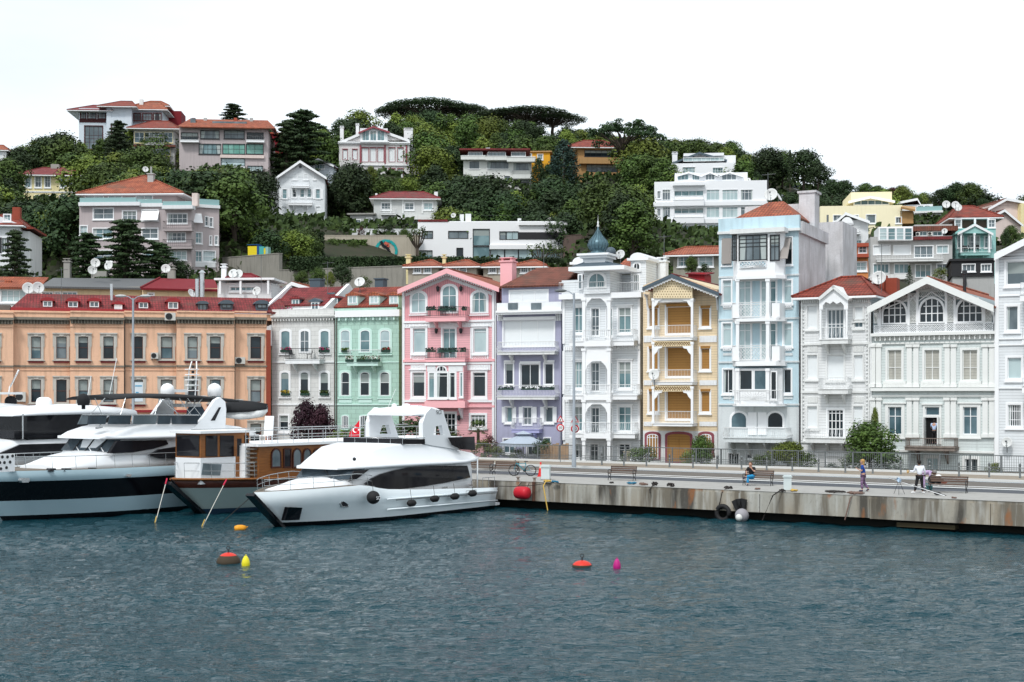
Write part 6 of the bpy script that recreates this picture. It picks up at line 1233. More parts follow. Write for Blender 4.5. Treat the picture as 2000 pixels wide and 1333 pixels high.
TK={'broad':8.2,'bush':3.0,'tall':10.2,'cedar':11,'spruce':8.2,'bluespruce':10.4,'cypress':10.6,'umbrella':10.4,'openpine':11.3,'palm':3.2,'pollard':5.3,'magnolia':3.6}
TN={'broad':'broadleaf_tree','bush':'bush','tall':'broadleaf_tree','cedar':'cedar_tree','spruce':'spruce_tree','bluespruce':'fir_tree','cypress':'cypress_tree','umbrella':'umbrella_pine','openpine':'umbrella_pine','palm':'fan_palm','pollard':'pollarded_tree','magnolia':'small_tree'}
def tree(kind,lk,loc,h,label,group=None,seed=0,wide=1.0,rz=None):
 key=(kind,lk,seed)
 if key not in PROTO:PROTO[key]=tree_proto(kind,hash((len(kind),seed))%9999+seed,{'d':leaf_d,'m':leaf_m,'l':leaf_l,'b':leaf_b,'p':leaf_p,'r':leaf_r}[lk])
 tm,cm=PROTO[key];s=h/TK[kind]
 t=thing(TN[kind],label,'bush' if kind=='bush' else('palm' if kind=='palm' else 'tree'),loc,random.uniform(0,6.28)if rz is None else rz,group);t.scale=(s*wide,s*wide,s)
 for nm,me in(('trunk',tm),('crown',cm)):o=bpy.data.objects.new(nm,me);C.objects.link(o);o.parent=t
 return t
def tr(kind,lk,px,pyt,pyb,label,Y=None,wide=1.0,seed=0,group=None):
 """tree with its foot at pixel row pyb and its top at row pyt"""
 Y=Y or ghit(px,pyb);p=P(px,pyb,Y);h=(pyb-pyt)/FP*Y;return tree(kind,lk,p,h,label,group,seed,wide)
random.seed(11)
# single trees one can pick out
tr('umbrella','d',835,198,262,'huge dark umbrella pine crowning the left of the hilltop',372,2.0);tr('umbrella','d',905,204,266,'dark umbrella pine merging into the right of the hilltop canopy',376,1.2,1);tr('umbrella','d',775,207,262,'dark umbrella pine at the left end of the hilltop canopy',376,1.15,1)
tr('umbrella','d',1030,214,268,'wide umbrella pine on the right summit of the hill',372,2.3,1);tr('umbrella','d',1082,224,272,'umbrella pine at the right end of the right summit canopy',376,1.9);tr('umbrella','d',975,216,270,'small umbrella pine left of the right summit canopy',376,1.5)
tr('openpine','d',1218,235,362,'big open crowned umbrella pine with bare limbs beside the ochre terraced house',276,1.05)
tr('cedar','d',588,214,345,'tall dark layered cedar behind the white gabled house',282,1.35);tr('cedar','d',560,236,352,'dark cedar left of the tall layered cedar behind the white gabled house',278,1.0,1)
tr('cedar','d',455,202,262,'dark flat topped cedar on the skyline above the mauve flats',300,1.5,1);tr('cedar','d',232,236,330,'dark cedar in front of the white hilltop villa',268,.95,1)
tr('cedar','d',246,428,570,'dark layered cedar in front of the middle of the grey lilac apartment block',158,1.35);tr('cedar','d',172,455,575,'dark layered cedar at the left corner of the grey lilac apartment block',159,1.2,1);tr('cedar','d',310,472,572,'low dark cedar in front of the balconies of the grey lilac apartment block',160,1.3,1);tr('cedar','d',30,448,575,'dark layered cedar in front of the white house at the left edge',158,.8,1)
tr('bluespruce','b',1101,272,372,'dense blue green fir between the yellow and the ochre houses',282,1.15);tr('bluespruce','b',1268,312,385,'dense blue green tree left of the bright white apartment block',268,1.3,1);tr('bluespruce','d',1052,308,375,'dark narrow fir in front of the bright yellow house',284,.9,1)
tr('cypress','d',1543,290,362,'tall dark cypress spire on the skyline at right',262,.8);tr('spruce','d',1776,517,566,'small dark conical spruce behind the lattice gabled house',140,1.0)
tr('palm','m',934,822,868,'fan palm in front of the pink house beside the yacht stern',119,1.1);tr('palm','m',281,275,304,'small palm on the slope below the blue windowed villa',262,1.2)
tr('pollard','m',815,444,506,'pollarded tree with bare fists of branches left of modern villa',226);tr('magnolia','m',1057,478,522,'small open branched tree in front of the glass floor of modern villa',212,1.1);tr('magnolia','m',1090,482,522,'little open tree right of the open branched tree at modern villa',214,.8,1)
for(px,t_,b,lk,lb_,Yq,wd,sd)in((598,782,888,'p','dark purple leaved tree in front of white rendered house, left crown',126,.72,0),(627,788,888,'p','dark purple leaved tree in front of white rendered house, right crown',125,.7,1),(1698,822,925,'m','dense green garden tree left of the doorway balcony',99,1.25,0),(1709,795,850,'l','tall light green shoot climbing above the dense garden tree',101,.35,1),(1540,862,918,'l','rounded green garden bush under the light blue house balcony',102.5,1.6,0),(1370,850,912,'m','green climber bush beside the red framed doors',106,.9,0),(1385,862,900,'r','rusty leaved climber at the right red framed door',107.5,.6,0),(955,850,888,'r','rusty brown shrub between palm and parasol',118.5,.8,0)):
 tr('broad' if b-t_>45 else 'bush',lk,px,t_,b,lb_,Yq,wd,sd)
BUSH=[(665,842,880,'l','light green shrub under the mint green house beside the purple tree'),(735,815,880,'m','tall green shrub between the mint house and the yacht arch'),(700,835,880,'m','green shrub behind the red flag'),(808,818,880,'d','dark shrub seen through the yacht arch, left one'),(845,812,880,'d','dark shrub seen through the yacht arch, right one'),(880,840,880,'m','green shrub behind the rear of the white yacht arch'),(945,860,892,'l','yellow green shrub left of the rusty shrub'),(970,872,895,'l','low yellow green plants behind the fence under the parasol, left'),(1010,876,897,'l','low yellow green plants behind the fence under the parasol, right'),(1060,858,890,'d','thin dark conifer shrub right of the parasol'),(1240,876,903,'m','green hedge bush behind the fence left of the red framed doors'),(1262,872,903,'m','green hedge bush behind the fence at the left red framed door'),(1345,880,908,'l','light green hedge behind the fence under the middle red framed door'),(1372,878,910,'l','light green hedge behind the fence under the right red framed door'),(1480,890,915,'m','low hedge behind the fence left of the rounded garden bush'),(1500,888,916,'m','low hedge behind the fence touching the rounded garden bush'),(1575,884,918,'m','dark green hedge right of the rounded garden bush'),(1735,880,925,'d','dark hedge right of the dense garden tree'),(1660,890,922,'m','hedge left of the dense garden tree'),(1944,905,930,'l','small round light green bush behind the fence at right'),(1218,888,904,'m','small bush with pots by the white house fence'),(1625,905,922,'d','low dark plants behind the fence below narrow white house')]
def FY(px):return 114.9/(1+.695*(px-1000)/FP)
for i,(px,t_,b,lk,lb_)in enumerate(BUSH):tr('bush',lk,px,t_,b,lb_,FY(px)+1.9 if px>940 else 121,1.5,i%3)
# mid ground bushes around the terraces
for i,(px,t_,b,lk,Yq,wd,lb_)in enumerate(((515,452,504,'m',205,1.0,'green tree left of the ivy terrace beside the kiosk'),(560,452,520,'d',210,1.1,'ivy dark tree mass below the white gabled house, left'),(600,458,520,'m',208,1.1,'ivy green tree mass below the white gabled house, right'),(480,456,500,'l',204,.9,'light green tree above the painted kiosk'),(650,466,492,'m',226,1.2,'round clipped bush on the terrace wall, left'),(690,470,492,'m',226,1.2,'round clipped bush on the terrace wall, right'),(655,438,462,'m',238,1.2,'silvery bush right of the white gabled house'),(760,438,464,'d',234,1.1,'dark round bush in front of the pale two storey house'),(735,446,464,'m',234,.8,'little bush left of the dark round bush'),(706,444,464,'r',234,.7,'rose bush before the annex'),(640,436,460,'d',240,1.0,'dark clipped hedge block right of the white gabled house'),(590,528,562,'m',160,1.2,'tree behind the white rendered house roof, left'),(622,522,562,'m',162,1.0,'tree behind the white rendered house roof, middle'),(668,515,562,'d',164,1.1,'dark tree behind the mint house roof'),(645,530,565,'l',158,.7,'light green cypress like shrub behind the mint house'),(710,540,565,'m',156,1.2,'bushy plants behind the mint house chimney'),(352,508,556,'d',162,1.3,'dark round tree right of the slim chimney'),(115,540,556,'m',156,1.0,'small bush above the grey sheet roof'),(1310,470,482,'m',232,1.3,'plants on the terrace of the bright white apartments, left'),(1345,462,482,'l',232,.9,'light green plants on the terrace of the bright white apartments'),(1410,470,484,'l',232,1.2,'yellow green creeper on the terrace at the right of the bright white apartments'),(1350,500,540,'m',140,.8,'garden tree beside the small red hipped house'),(1375,515,545,'d',139,.9,'dark garden bush beside the small red hipped house'),(1838,524,545,'l',158,1.7,'bright green bush behind the lattice gable ridge'),(1975,440,480,'m',190,1.0,'green tree beside the dark red chimney at right'),(1965,450,480,'d',188,.8,'dark green tree under the pale pink house'))):
 tr('broad' if b-t_>30 else 'bush',lk,px,t_,b,lb_,Yq,wd,i%3)
for i,(px,t_,b,lk,Yq,wd,lb_)in enumerate(((1500,290,365,'d',268,1.35,'big rounded dark tree at the left of the skyline clump'),(1528,300,366,'m',272,1.1,'rounded tree left of the cypress spire'),(1570,292,368,'d',266,1.3,'big dark tree right of the cypress spire'),(1598,318,372,'d',262,1.2,'lower dark tree at the right of the skyline clump'),(1625,350,392,'d',240,1.4,'low grey green tree left of the pale yellow house'),(1520,378,412,'d',230,1.4,'dark bushy tree above the white dish of light blue house'),(1580,372,415,'m',230,1.3,'tree behind the tall weathered chimney'),(1600,385,420,'d',226,1.0,'dark tree touching the left end of pale yellow house'),(1648,352,395,'d',250,1.4,'bushy tree on the skyline behind the left of pale yellow house'),(1690,358,392,'m',255,1.5,'mid green tree on the skyline above the yellow gable'),(1715,362,395,'m',258,1.2,'small tree on the skyline right of the yellow gable'),(1742,366,398,'r',250,1.2,'reddish brown tree on the skyline'),(1762,362,400,'l',250,1.2,'light green tree right of the reddish tree on the skyline'),(1790,380,405,'m',252,1.1,'low tree right of the light green skyline tree'),(1835,370,412,'d',240,1.3,'left tree of the big dark clump above the turquoise house'),(1868,357,410,'d',238,1.3,'middle tree of the big dark clump above the turquoise house'),(1895,356,410,'m',236,1.2,'tallest right tree of the big clump above the turquoise house'),(1920,388,414,'d',232,1.2,'low tree at the right end of the clump above the turquoise house'),(1420,288,345,'l',285,1.0,'light green tree behind the white stepped top block'),(1455,310,360,'m',275,1.2,'sparse tree right of the white stepped top block'),(1475,335,372,'d',262,1.1,'dark tree right of the bright white block roof'))):
 tr('broad',lk,px,t_,b,lb_,Yq,wd,i%3)
 # the wooded slope: one tree after another wherever no house stands in the way
PROT=[(150,205,320,292,268),(261,248,341,296,262),(350,242,528,330,258),(48,328,148,392,236),(155,345,428,545,175),(-30,425,55,545,166),(541,316,636,445,248),(600,312,650,330,280),(662,250,822,322,285),(756,322,800,345,285),(684,375,855,445,240),(816,434,1108,506,228),(900,290,1044,340,280),(998,335,1044,368,280),(1046,298,1074,318,290),(1130,276,1216,358,280),(1280,330,1498,478,232),(1300,300,1436,340,255),(1604,386,1785,440,205),(1628,415,1697,500,188),(1700,442,1862,560,172),(1750,392,1842,440,228),(1864,402,1946,560,150),(1935,392,2010,470,210),(1640,465,1697,560,160),(1310,482,1400,530,145),(434,480,545,545,182),(632,462,818,500,224),(545,529,800,560,165),(797,508,1062,560,150),(1500,360,1575,372,282),(1610,366,1662,376,284)]
PROT+=[(541,316,636,445,248),(1106,460,1165,500,225)]
def region(px,py):
 if py<262:return 'on the crest of the hill','crest'
 if px<150:return 'on the slope around the cream yellow house','farleft'
 if px<330 and py<345:return 'below the hilltop villa','villa'
 if px<545 and py<400:return 'between the mauve flats and the grey lilac apartments','midleft'
 if px<545:return 'right of the grey lilac apartment block','rightof'
 if px<700:return 'right of the white gabled house','gabled'
 if px<905 and py<380:return 'around the pink trimmed mansion','mansion'
 if px<1110 and py<370:return 'around the centre flats','flats'
 if px<1290 and py<360:return 'around the ochre terraced house','ochre'
 if px<1290:return 'on the slope above the onion dome','dark'
 if px<1500:return 'behind the bright white apartment block','white'
 if px<1640:return 'in the dark clump left of the pale yellow house','clump'
 return 'behind the pale yellow and turquoise houses','right'
SKY=[(-60,330),(0,300),(60,275),(115,250),(150,280),(330,225),(520,225),(560,222),(640,222),(700,212),(760,218),(830,210),(930,222),(1050,235),(1120,248),(1200,262),(1290,270),(1360,268),(1440,285),(1475,310),(1490,292),(1560,290),(1610,318),(1630,352),(1700,362),(1770,368),(1805,390),(1830,365),(1880,355),(1920,372),(1940,398),(2060,400)]
def skyline(px):
 for(a,b)in zip(SKY[:-1],SKY[1:]):
  if a[0]<=px<=b[0]:return a[1]+(b[1]-a[1])*(px-a[0])/(b[0]-a[0])
 return 300
rnd=random.Random(21);cnt=0;taken=[]
cand=[]
py=258
while py<545:
 st=24 if py<330 else(29 if py<430 else 34)
 px=-50+rnd.uniform(0,st)
 while px<2050:
  cand.append((px+rnd.uniform(-5,5),py+rnd.uniform(-4,4)));px+=st*1.35*rnd.uniform(.8,1.25)
 py+=st*.66
rnd.shuffle(cand)
for(px,py)in cand:
 if py<skyline(px)+28:continue
 Y=ghit(px,py)
 if Y>=390:continue
 h=(rnd.uniform(8,11.5));hp=h/Y*FP;wp=h*.42/Y*FP;top=py-hp
 if top<skyline(px)-3:h*=max(.5,(py-skyline(px))/hp);hp=h/Y*FP;top=py-hp
 bad=False
 for(a,b,c,d,Yb)in PROT:
  if Y<Yb+12 and px+wp*.75>a and px-wp*.75<c and top+hp*.15<d and py>b:
   if Y>Yb-1 and a-2<px<c+2:bad=True;break
   if Y<=Yb:
   # shrink so that the crown stays below the house, else drop
    lim=d-(3 if Yb>200 else 0)
    if py-lim>14 and not(px+wp*.5>a and px-wp*.5<c and lim>py):hp2=py-lim;h=h*hp2/hp;hp=hp2;top=py-hp;wp=h*.42/Y*FP
    else:bad=True;break
 if bad or h<2.2 or cnt>=292:continue
 if(py>500 and 150<px<440)or(px>1600 and py>470):continue
 ph,gk=region(px,py-hp*.5)
 r_=rnd.random();dark=gk in('dark','clump','rightof','gabled')or(gk=='farleft' and py>400)
 lk=('d' if r_<.55 else 'm' if r_<.85 else 'l')if dark else('m' if r_<.5 else 'l' if r_<.8 else 'd')
 kind='tall' if rnd.random()<.3 else 'broad'
 sz='tall' if kind=='tall' else 'round';cn={'d':'dark green','m':'mid green','l':'light green'}[lk]
 p=P(px,py,Y);p.z-=.4
 tree(kind,lk,p,h,'%s %s tree %s'%(sz,cn,ph),'%s %s trees %s'%(sz,cn,ph),rnd.randint(0,2),rnd.uniform(1.0,1.3));cnt+=1
print('slope trees',cnt,len(cand))
# ivy and hedges
def hedge(name,label,cat,x0,x1,yt,yb,Y,th,lm,n,size=.22,fall=0):
 A=P(x0,yt,Y);B_=P(x1,yt,Y);L_=B_.x-A.x;h=(yb-yt)/FP*Y;m=M();r_=random.Random(x0);m.box(.1,L_-.1,.25,th-.1,-h+.1,-.12)
 for i in range(n):
  x=r_.uniform(0,L_);z=-h*r_.random();y=r_.uniform(-.05,.3)-.15*math.sin(x*1.3);leaves(m,(x,y,z+.1*math.sin(x*2.1)),.22,3,size,0,r_,shell=0)
 for i in range(n//3):leaves(m,(r_.uniform(0,L_),r_.uniform(0,th),0),.2,2,size,0,r_,shell=0)
 o=obj(name,m,lm);o.location=A;return tag(o,label,cat)
hedge('hedge','long clipped dark hedge above the grey retaining wall','hedge',566,905,503,529,176,1.2,leaf_d,2600,.2)
hedge('ivy','sheet of ivy covering the terrace wall below the white gabled house','ivy',528,632,455,502,216,1.0,leaf_d,2200,.26)
hedge('ivy','ivy hanging over the left of the beige mural wall','ivy',640,716,470,492,227.2,.5,leaf_m,700,.24)
hedge('hedge','narrow clipped hedge below the modern villa glass floor','hedge',900,1100,505,514,200,1.0,leaf_d,900,.2)
# ================================================================ STREET AND QUAY FURNITURE
def QP(px,py,z=1.65):return PG(px,py,z)
# fence along the pavement
t=thing('metal_fence','long grey metal fence on a white kerb between pavement and gardens','fence',Q(-60,22.25,1.86),QA)
posts=[];m=M();gf=iron_g
for i in range(0,62):
 x=i*2.0
 if 46<x<200:
  p=M();p.box(x-.04,x+.04,-.04,.04,0,1.14);posts.append(obj('post',p,gf,t))
m.box(40,122,-.035,.035,1.1,1.16);m.box(40,122,-.02,.02,.34,.38);m.box(40,122,-.02,.02,.10,.14);m.box(40,122,-.02,.02,.22,.25)
for i in range(int(82/.145)):x=40+i*.145;m.tube([(x,0,.02),(x,0,1.1)],.014,3,cap=False,smooth=False)
obj('rail_panel',m,gf,t)
# bollards
bo=thing('bollard','row','bollard',(0,0,0),QA,'dark bollards along the pavement edge')
m=M();m.lathe([(.08,0),(.075,.05),(.06,.08),(.06,.78),(.075,.8),(.07,.86),(.03,.92),(.001,.93)],n=10);obj('post',m,iron_g,bo);m=M();m.lathe([(.068,.6),(.068,.66)],n=10);obj('band',m,steel,bo)
bxs=[-4.5+1.9*i for i in range(27)]
for i,x in enumerate(bxs):
 o=bo if i==0 else dup(bo);o.location=Q(x,19.6,1.715);o.rotation_euler=(0,0,QA);o['label']='dark round bollard with thin band in the row along the pavement edge'
 # low rail
lr=thing('low_railing','low grey tube railing between promenade and road','railing',Q(-4,5.85,1.65),QA)
m=M();m.tube([(-20,0,.58),(48,0,.58)],.032,8);obj('top_rail',m,steel,lr);m=M();m.tube([(-20,0,.3),(48,0,.3)],.02,6);obj('mid_rail',m,iron_w,lr)
pp=None
for px in(1124,1170,1265,1314,1365,1411,1517,1568,1624,1678,1735,1851,1908,1970,2035):
 x=QL(QP(px,775+14306/((CZ-1.65)*FP/1)*0+(930+(px-1100)*.0335)))[0]+4
 m=M();m.lathe([(.075,0),(.075,.03),(.03,.05),(.03,.55),(.045,.57),(.045,.62),(.001,.65)],(x,0,0),8);obj('post',m,iron_g,lr)
 # benches
woodb=mat('bench_slat',(.12,.075,.055),.7,'wood',col2=(.07,.045,.035))
def bench(p,rz,label,w=1.75):
 t=thing('park_bench',label,'bench',p,rz,'iron and wood benches along the promenade')
 m=M()
 for k in range(4):m.box(-w/2,w/2,-.02+k*.11,.07+k*.11,.43,.46)
 obj('seat',m,woodb,t);m=M()
 for k in range(3):m.slab([(-w/2,.42+k*.035,.56+k*.11),(w/2,.42+k*.035,.56+k*.11),(w/2,.445+k*.035,.65+k*.11),(-w/2,.445+k*.035,.65+k*.11)],.03)
 obj('backrest',m,woodb,t)
 for s_ in(-1,1):
  x=s_*(w/2-.04);m=M()
  for pts in([(0,0),(.03,.16),(.12,.22),(.03,.3),(0,.42)],[(.38,0),(.34,.16),(.22,.22),(.36,.3),(.4,.42)],[(0,.42),(.4,.42),(.48,.62),(.52,.86)],[(0,.42),(-.03,.6),(.1,.66),(.44,.62)],[(.12,.22),(.25,.22)]):m.tube([(x,a,b)for a,b in pts],.024,5)
  obj('leg',m,iron_b,t)
 m=M();m.tube([(-w/2,.2,.22),(w/2,.2,.22)],.015,5);obj('stretcher',m,iron_b,t);return t
for px,py,lb_ in((935,926,'park bench partly hidden behind the white yacht stern'),(984,928,'park bench with the bicycle leaning at its right end'),(1212,939,'empty park bench standing alone in the middle of the promenade'),(1478,949,'park bench with the seated man at its left end'),(1850,963,'park bench with the heap of bags at its left end')):
 bench(QP(px,py),QA+R(6)if px>1100 else QA+R(8),lb_,1.75 if px!=1850 else 2.0)
 # bicycle
B0=QP(1021,930);t=thing('bicycle','teal mountain bike leaning against the bench on the promenade','bicycle',B0,R(-9));bt=mat('bike_teal',(.02,.22,.28),.4);rub=mat('black_rubber',(.015,.015,.016),.7)
for s_,nm in((-.57,'front'),(.52,'rear')):
 m=M();pts=[(s_+.34*math.cos(a),0,.36+.34*math.sin(a))for a in[2*math.pi*i/28 for i in range(29)]];m.tube(pts,.03,6,cap=False);w_=obj('wheel',m,rub,t)
 m=M()
 for i in range(14):a=2*math.pi*i/14;m.tube([(s_,0,.36),(s_+.33*math.cos(a),0,.36+.33*math.sin(a))],.004,3,cap=False)
 m.lathe([(.001,-.04),(.05,-.04),(.05,.04),(.001,.04)],(s_,0,.36),8,axis='y');obj('spokes',m,steel,w_)
m=M()
for a,b,r_ in(((-.57,.36),(-.42,.86),.022),((-.42,.84),(.12,.36),.03),((-.4,.78),(.18,.82),.024),((.12,.36),(.2,.9),.024),((.12,.36),(.52,.36),.016),((.18,.8),(.52,.36),.014)):m.tube([(a[0],0,a[1]),(b[0],0,b[1])],r_,6)
obj('frame',m,bt,t);m=M();m.box(.1,.34,-.06,.06,.92,.96);obj('saddle',m,rub,t);m=M();m.tube([(-.42,0,.86),(-.46,0,.98),(-.52,0,1.0)],.016,5);m.tube([(-.5,-.3,1.0),(-.5,.3,1.0)],.014,5);obj('handlebar',m,rub,t);m=M();m.lathe([(.001,-.02),(.1,-.02),(.1,.02),(.001,.02)],(.12,0,.36),12,axis='y');m.tube([(.12,-.05,.36),(.0,-.05,.22)],.012,4);m.tube([(.12,.05,.36),(.24,.05,.5)],.012,4);obj('crankset',m,rub,t)
# cone
t=thing('traffic_cone','bright red traffic cone beside the grey service pedestal','traffic cone',QP(1056,931));cr=mat('cone_red',(.65,.02,.02),.5);m=M();m.box(-.22,.22,-.22,.22,0,.04);m.lathe([(.18,.04),(.08,.62),(.075,.64)],n=14);obj('body',m,cr,t);m=M();m.lathe([(.1,.5),(.079,.64),(.07,.66),(.06,.78)],n=14);obj('reflective_band',m,mat('cone_band',(.75,.45,.35),.5),t);m=M();m.lathe([(.055,.78),(.05,.92),(.001,.93)],n=14);obj('tip',m,cr,t)
# service pedestals
ped=mat('pedestal_grey',(.58,.64,.64),.5,'plain',.12)
def pedestal(px,py,h,w,label):
 t=thing('service_pedestal',label,'pedestal',QP(px,py),QA+R(25));m=M();m.box(-w/2,w/2,-w/2,w/2,.08,h*.86);obj('body',m,ped,t);m=M();m.box(-w*.6,w*.6,-w*.6,w*.6,h*.86+.003,h*.93);m.slab([(-w*.5,-w*.5,h),(w*.5,-w*.5,h),(w*.5,w*.5,h),(-w*.5,w*.5,h)],h*.065);obj('cap',m,ped,t);m=M();m.box(-w*.55,w*.55,-w*.55,w*.55,0,.078);obj('foot',m,conc,t)
pedestal(1066,938,.92,.52,'square grey service pedestal with yellow ropes at its foot near the red fender');pedestal(1538,960,.88,.42,'tall pale service pedestal with cap and yellow rope heap at its foot')
# bollards and ropes on the quay edge
ropek=mat('dark_rope',(.035,.03,.028),.9);ropey=mat('yellow_rope',(.55,.36,.08),.9);ropebl=mat('blue_rope',(.03,.16,.26),.9);ropebr=mat('brown_rope',(.17,.11,.09),.9)
def ropeheap(px,py,w,label,mt,n=5,seed=1,hang=None,h=.16):
 rnd=random.Random(seed);p=QP(px,py);m=M();pts=[]
 for i in range(n*10):a=i*.63;r=w*.5*rnd.uniform(.35,1);pts.append((r*math.cos(a),r*.45*math.sin(a),.04+h*rnd.random()*(1-r/w)))
 m.tube(pts,.035,5)
 if hang:q=QX;m.tube([(w*.1,0,.08),(w*.1+hang[0]*.1,-.35,.06),(w*.1+hang[0]*.3,-.75,-.15),(w*.1+hang[0],-.8,-hang[1])],.035,6)
 o=obj('rope_heap',m,mt);o.location=p;o.rotation_euler=(0,0,QA);return tag(o,label,'rope')
ropeheap(1234,947,.65,'heap of blue rope on the quay edge beside brown rope',ropebl,4,2);ropeheap(1257,948.5,.6,'tangle of mauve brown rope between blue heap and black knot',ropebr,4,3);ropeheap(1279,950,.45,'black rope knot above the long rust stain',ropek,5,4,(.1,.35),.3);ropeheap(1310,951.5,.5,'second dark rope knot right of the rust stain',ropek,4,5,None,.25)
ropeheap(1069,943,.55,'yellow ropes wound round the foot of the grey pedestal',ropey,5,6,(.5,1.6));ropeheap(1084,944,.5,'blue and dark rope heap right of the grey pedestal',ropebl,4,7);ropeheap(1195,945,.35,'small scrap of dark rope left of the blue heap',ropek,2,8,None,.08);ropeheap(1423,955.5,.55,'dark rope laid over the edge above the hanging tyre',ropek,4,9,(-.25,.9));ropeheap(1480,957,.35,'small brown rope bits below the seated man',ropebr,3,10,None,.08);ropeheap(1551,961,.45,'yellow rope heap at the foot of the tall pale pedestal',ropey,4,11);ropeheap(1528,961.5,.45,'thick dark rope hanging down left of the tall pale pedestal',ropek,3,12,(-.85,1.5))
ropeheap(1630,963,1.3,'long flat coil of black rope near the walking woman',ropek,5,13,(.1,1.25),.1);ropeheap(1672,966,1.0,'brown rope tangle hanging over the edge below the walking woman',ropebr,6,14,(-.4,1.3));ropeheap(1863,974.5,.25,'tiny rope scrap on the edge right of the fishing rods',ropebr,2,15,None,.06)
# tyre and fenders on the wall
m=M();pts=[(.38*math.cos(a),0,.38*math.sin(a))for a in[2*math.pi*i/24 for i in range(25)]];m.tube(pts,.13,8,cap=False);o=obj('tyre',m,rub);o.location=QW(1412,-.2,.38);o.rotation_euler=(0,0,QA);tag(o,'black tyre hanging against the quay wall at the waterline','tyre')
p=QW(1449,-.35,.32);t=thing('mooring_buoy','grey and white buoy floating against the quay wall beside black rubber blocks','buoy',p,QA+R(20));m=M();m.sphere((0,0,0),.38,16,10);obj('body',m,mat('buoy_grey',(.30,.29,.31),.6,'plain',.3),t);m=M();m.sphere((-.12,-.3,-.1),.2,12,8);obj('end_cap',m,mat('buoy_white',(.66,.66,.63),.5),t)
m=M();
for a in(-.5,-.15,.2):d=Vector((math.sin(a),0,math.cos(a)));e1=Vector((d.z,0,-d.x));c=Vector((-.05,.05,0));vs=[c+e1*sx*.16+d*sz*.85+Vector((0,sy,0))for sz in(0,1)for sy in(-.08,.08)for sx in(-1,1)];m.add(vs,[(0,2,3,1),(4,5,7,6),(0,1,5,4),(1,3,7,5),(3,2,6,7),(2,0,4,6)])
o=obj('rubber_fender',m,rub);o.location=p+Vector((0,.1,.05));o.rotation_euler=(0,0,QA);tag(o,'fan of black rubber strips hanging above the grey buoy','fender')
p=QW(1020,-.45,1.0);t=thing('fender','big red cylindrical fender hanging on the quay wall','fender',p,QA+R(-4));redf=mat('fender_red',(.55,.015,.03),.45,'plain',.2);m=M();m.lathe([(.001,-.5),(.22,-.5),(.34,-.42),(.38,-.28),(.38,.28),(.34,.42),(.2,.5),(.001,.5)],n=20,axis='x');obj('body',m,redf,t);m=M();m.tube([(-.38,0,.3),(-.3,.3,.6)],.02,5);m.tube([(.38,0,.3),(.3,.3,.6)],.02,5);obj('lashing',m,ropek,t)
for px,d,lb_ in((1103,.8,'left rusty ladder stain pipe on the quay wall'),):m=M();m.box(-.1,.1,-.06,.02,.5,1.66);o=obj('wall_fender_strip',m,mat('rust_strip',(.10,.05,.035),.95,'plain',.5));o.location=QW(1043,0,0);o.rotation_euler=(0,0,QA);tag(o,'rusty brown timber strip on the wall right of the red fender','timber strip')
for i,px in enumerate((1012,1044)):m=M();m.lathe([(.12,0),(.08,.05),(.07,.18),(.13,.2),(.13,.25),(.001,.27)],n=10);o=obj('mooring_bollard',m,rust);o.location=QW(px,.35,1.65);tag(o,'small rusty mooring bollard %s the red fender'%('above' if i==0 else 'right of'),'mooring bollard')
# street lamps
def lampA(px,pyb,pyt,label,double,zb=1.7):
 p=PG(px,pyb,zb);h=(pyb-pyt)/FP*p.y;t=thing('street_lamp',label,'street lamp',p,0);pm=mat('lamp_post_grey',(.33,.37,.41),.45,'plain',.2);m=M();m.lathe([(.17,0),(.15,.9),(.11,1.0),(.08,h)],n=10);obj('post',m,pm,t)
 for s_ in((-1,1)if double else(-1,)):
  m=M();m.tube([(0,0,h-.15),(s_*.35,0,h+.12),(s_*.6,0,h+.15)],.035,6);obj('arm',m,pm,t)
  hd=M();hd.sphere((s_*.95,0,h+.17),.45,14,8,0,(1,.5,.26));lo=obj('lamp_head',hd,mat('lamp_head_grey',(.45,.46,.47),.4)if double else iron_g,t)
 return t,h
T1,h1=lampA(260,905,583,'tall double headed street lamp in front of the orange building',True);T2,h2=lampA(1121,914,573,'tall single headed street lamp in front of the ornate white house',False)
def sign_banner(par,z0,z1,w):
 b=M();b.box(.12,.12+w,-.02,.02,z0,z1);B_=obj('banner',b,mat('banner_white',(.62,.68,.72),.6),par);m=M();m.box(.16,.12+w-.06,-.03,-.021,z0+(z1-z0)*.78,z0+(z1-z0)*.84);m.lathe([(.001,-.024),(w*.26,-.024)],(.12+w*.6,0,z0+(z1-z0)*.3),14,axis='y');m.box(.2,.12+w*.5,-.03,-.021,z0+(z1-z0)*.45,z0+(z1-z0)*.5);obj('banner_print',m,mat('banner_blue',(.05,.30,.48),.6),B_)
sc_=FP/T1.location.y;sign_banner(T1,(905-785)/sc_,(905-747)/sc_,16/sc_)
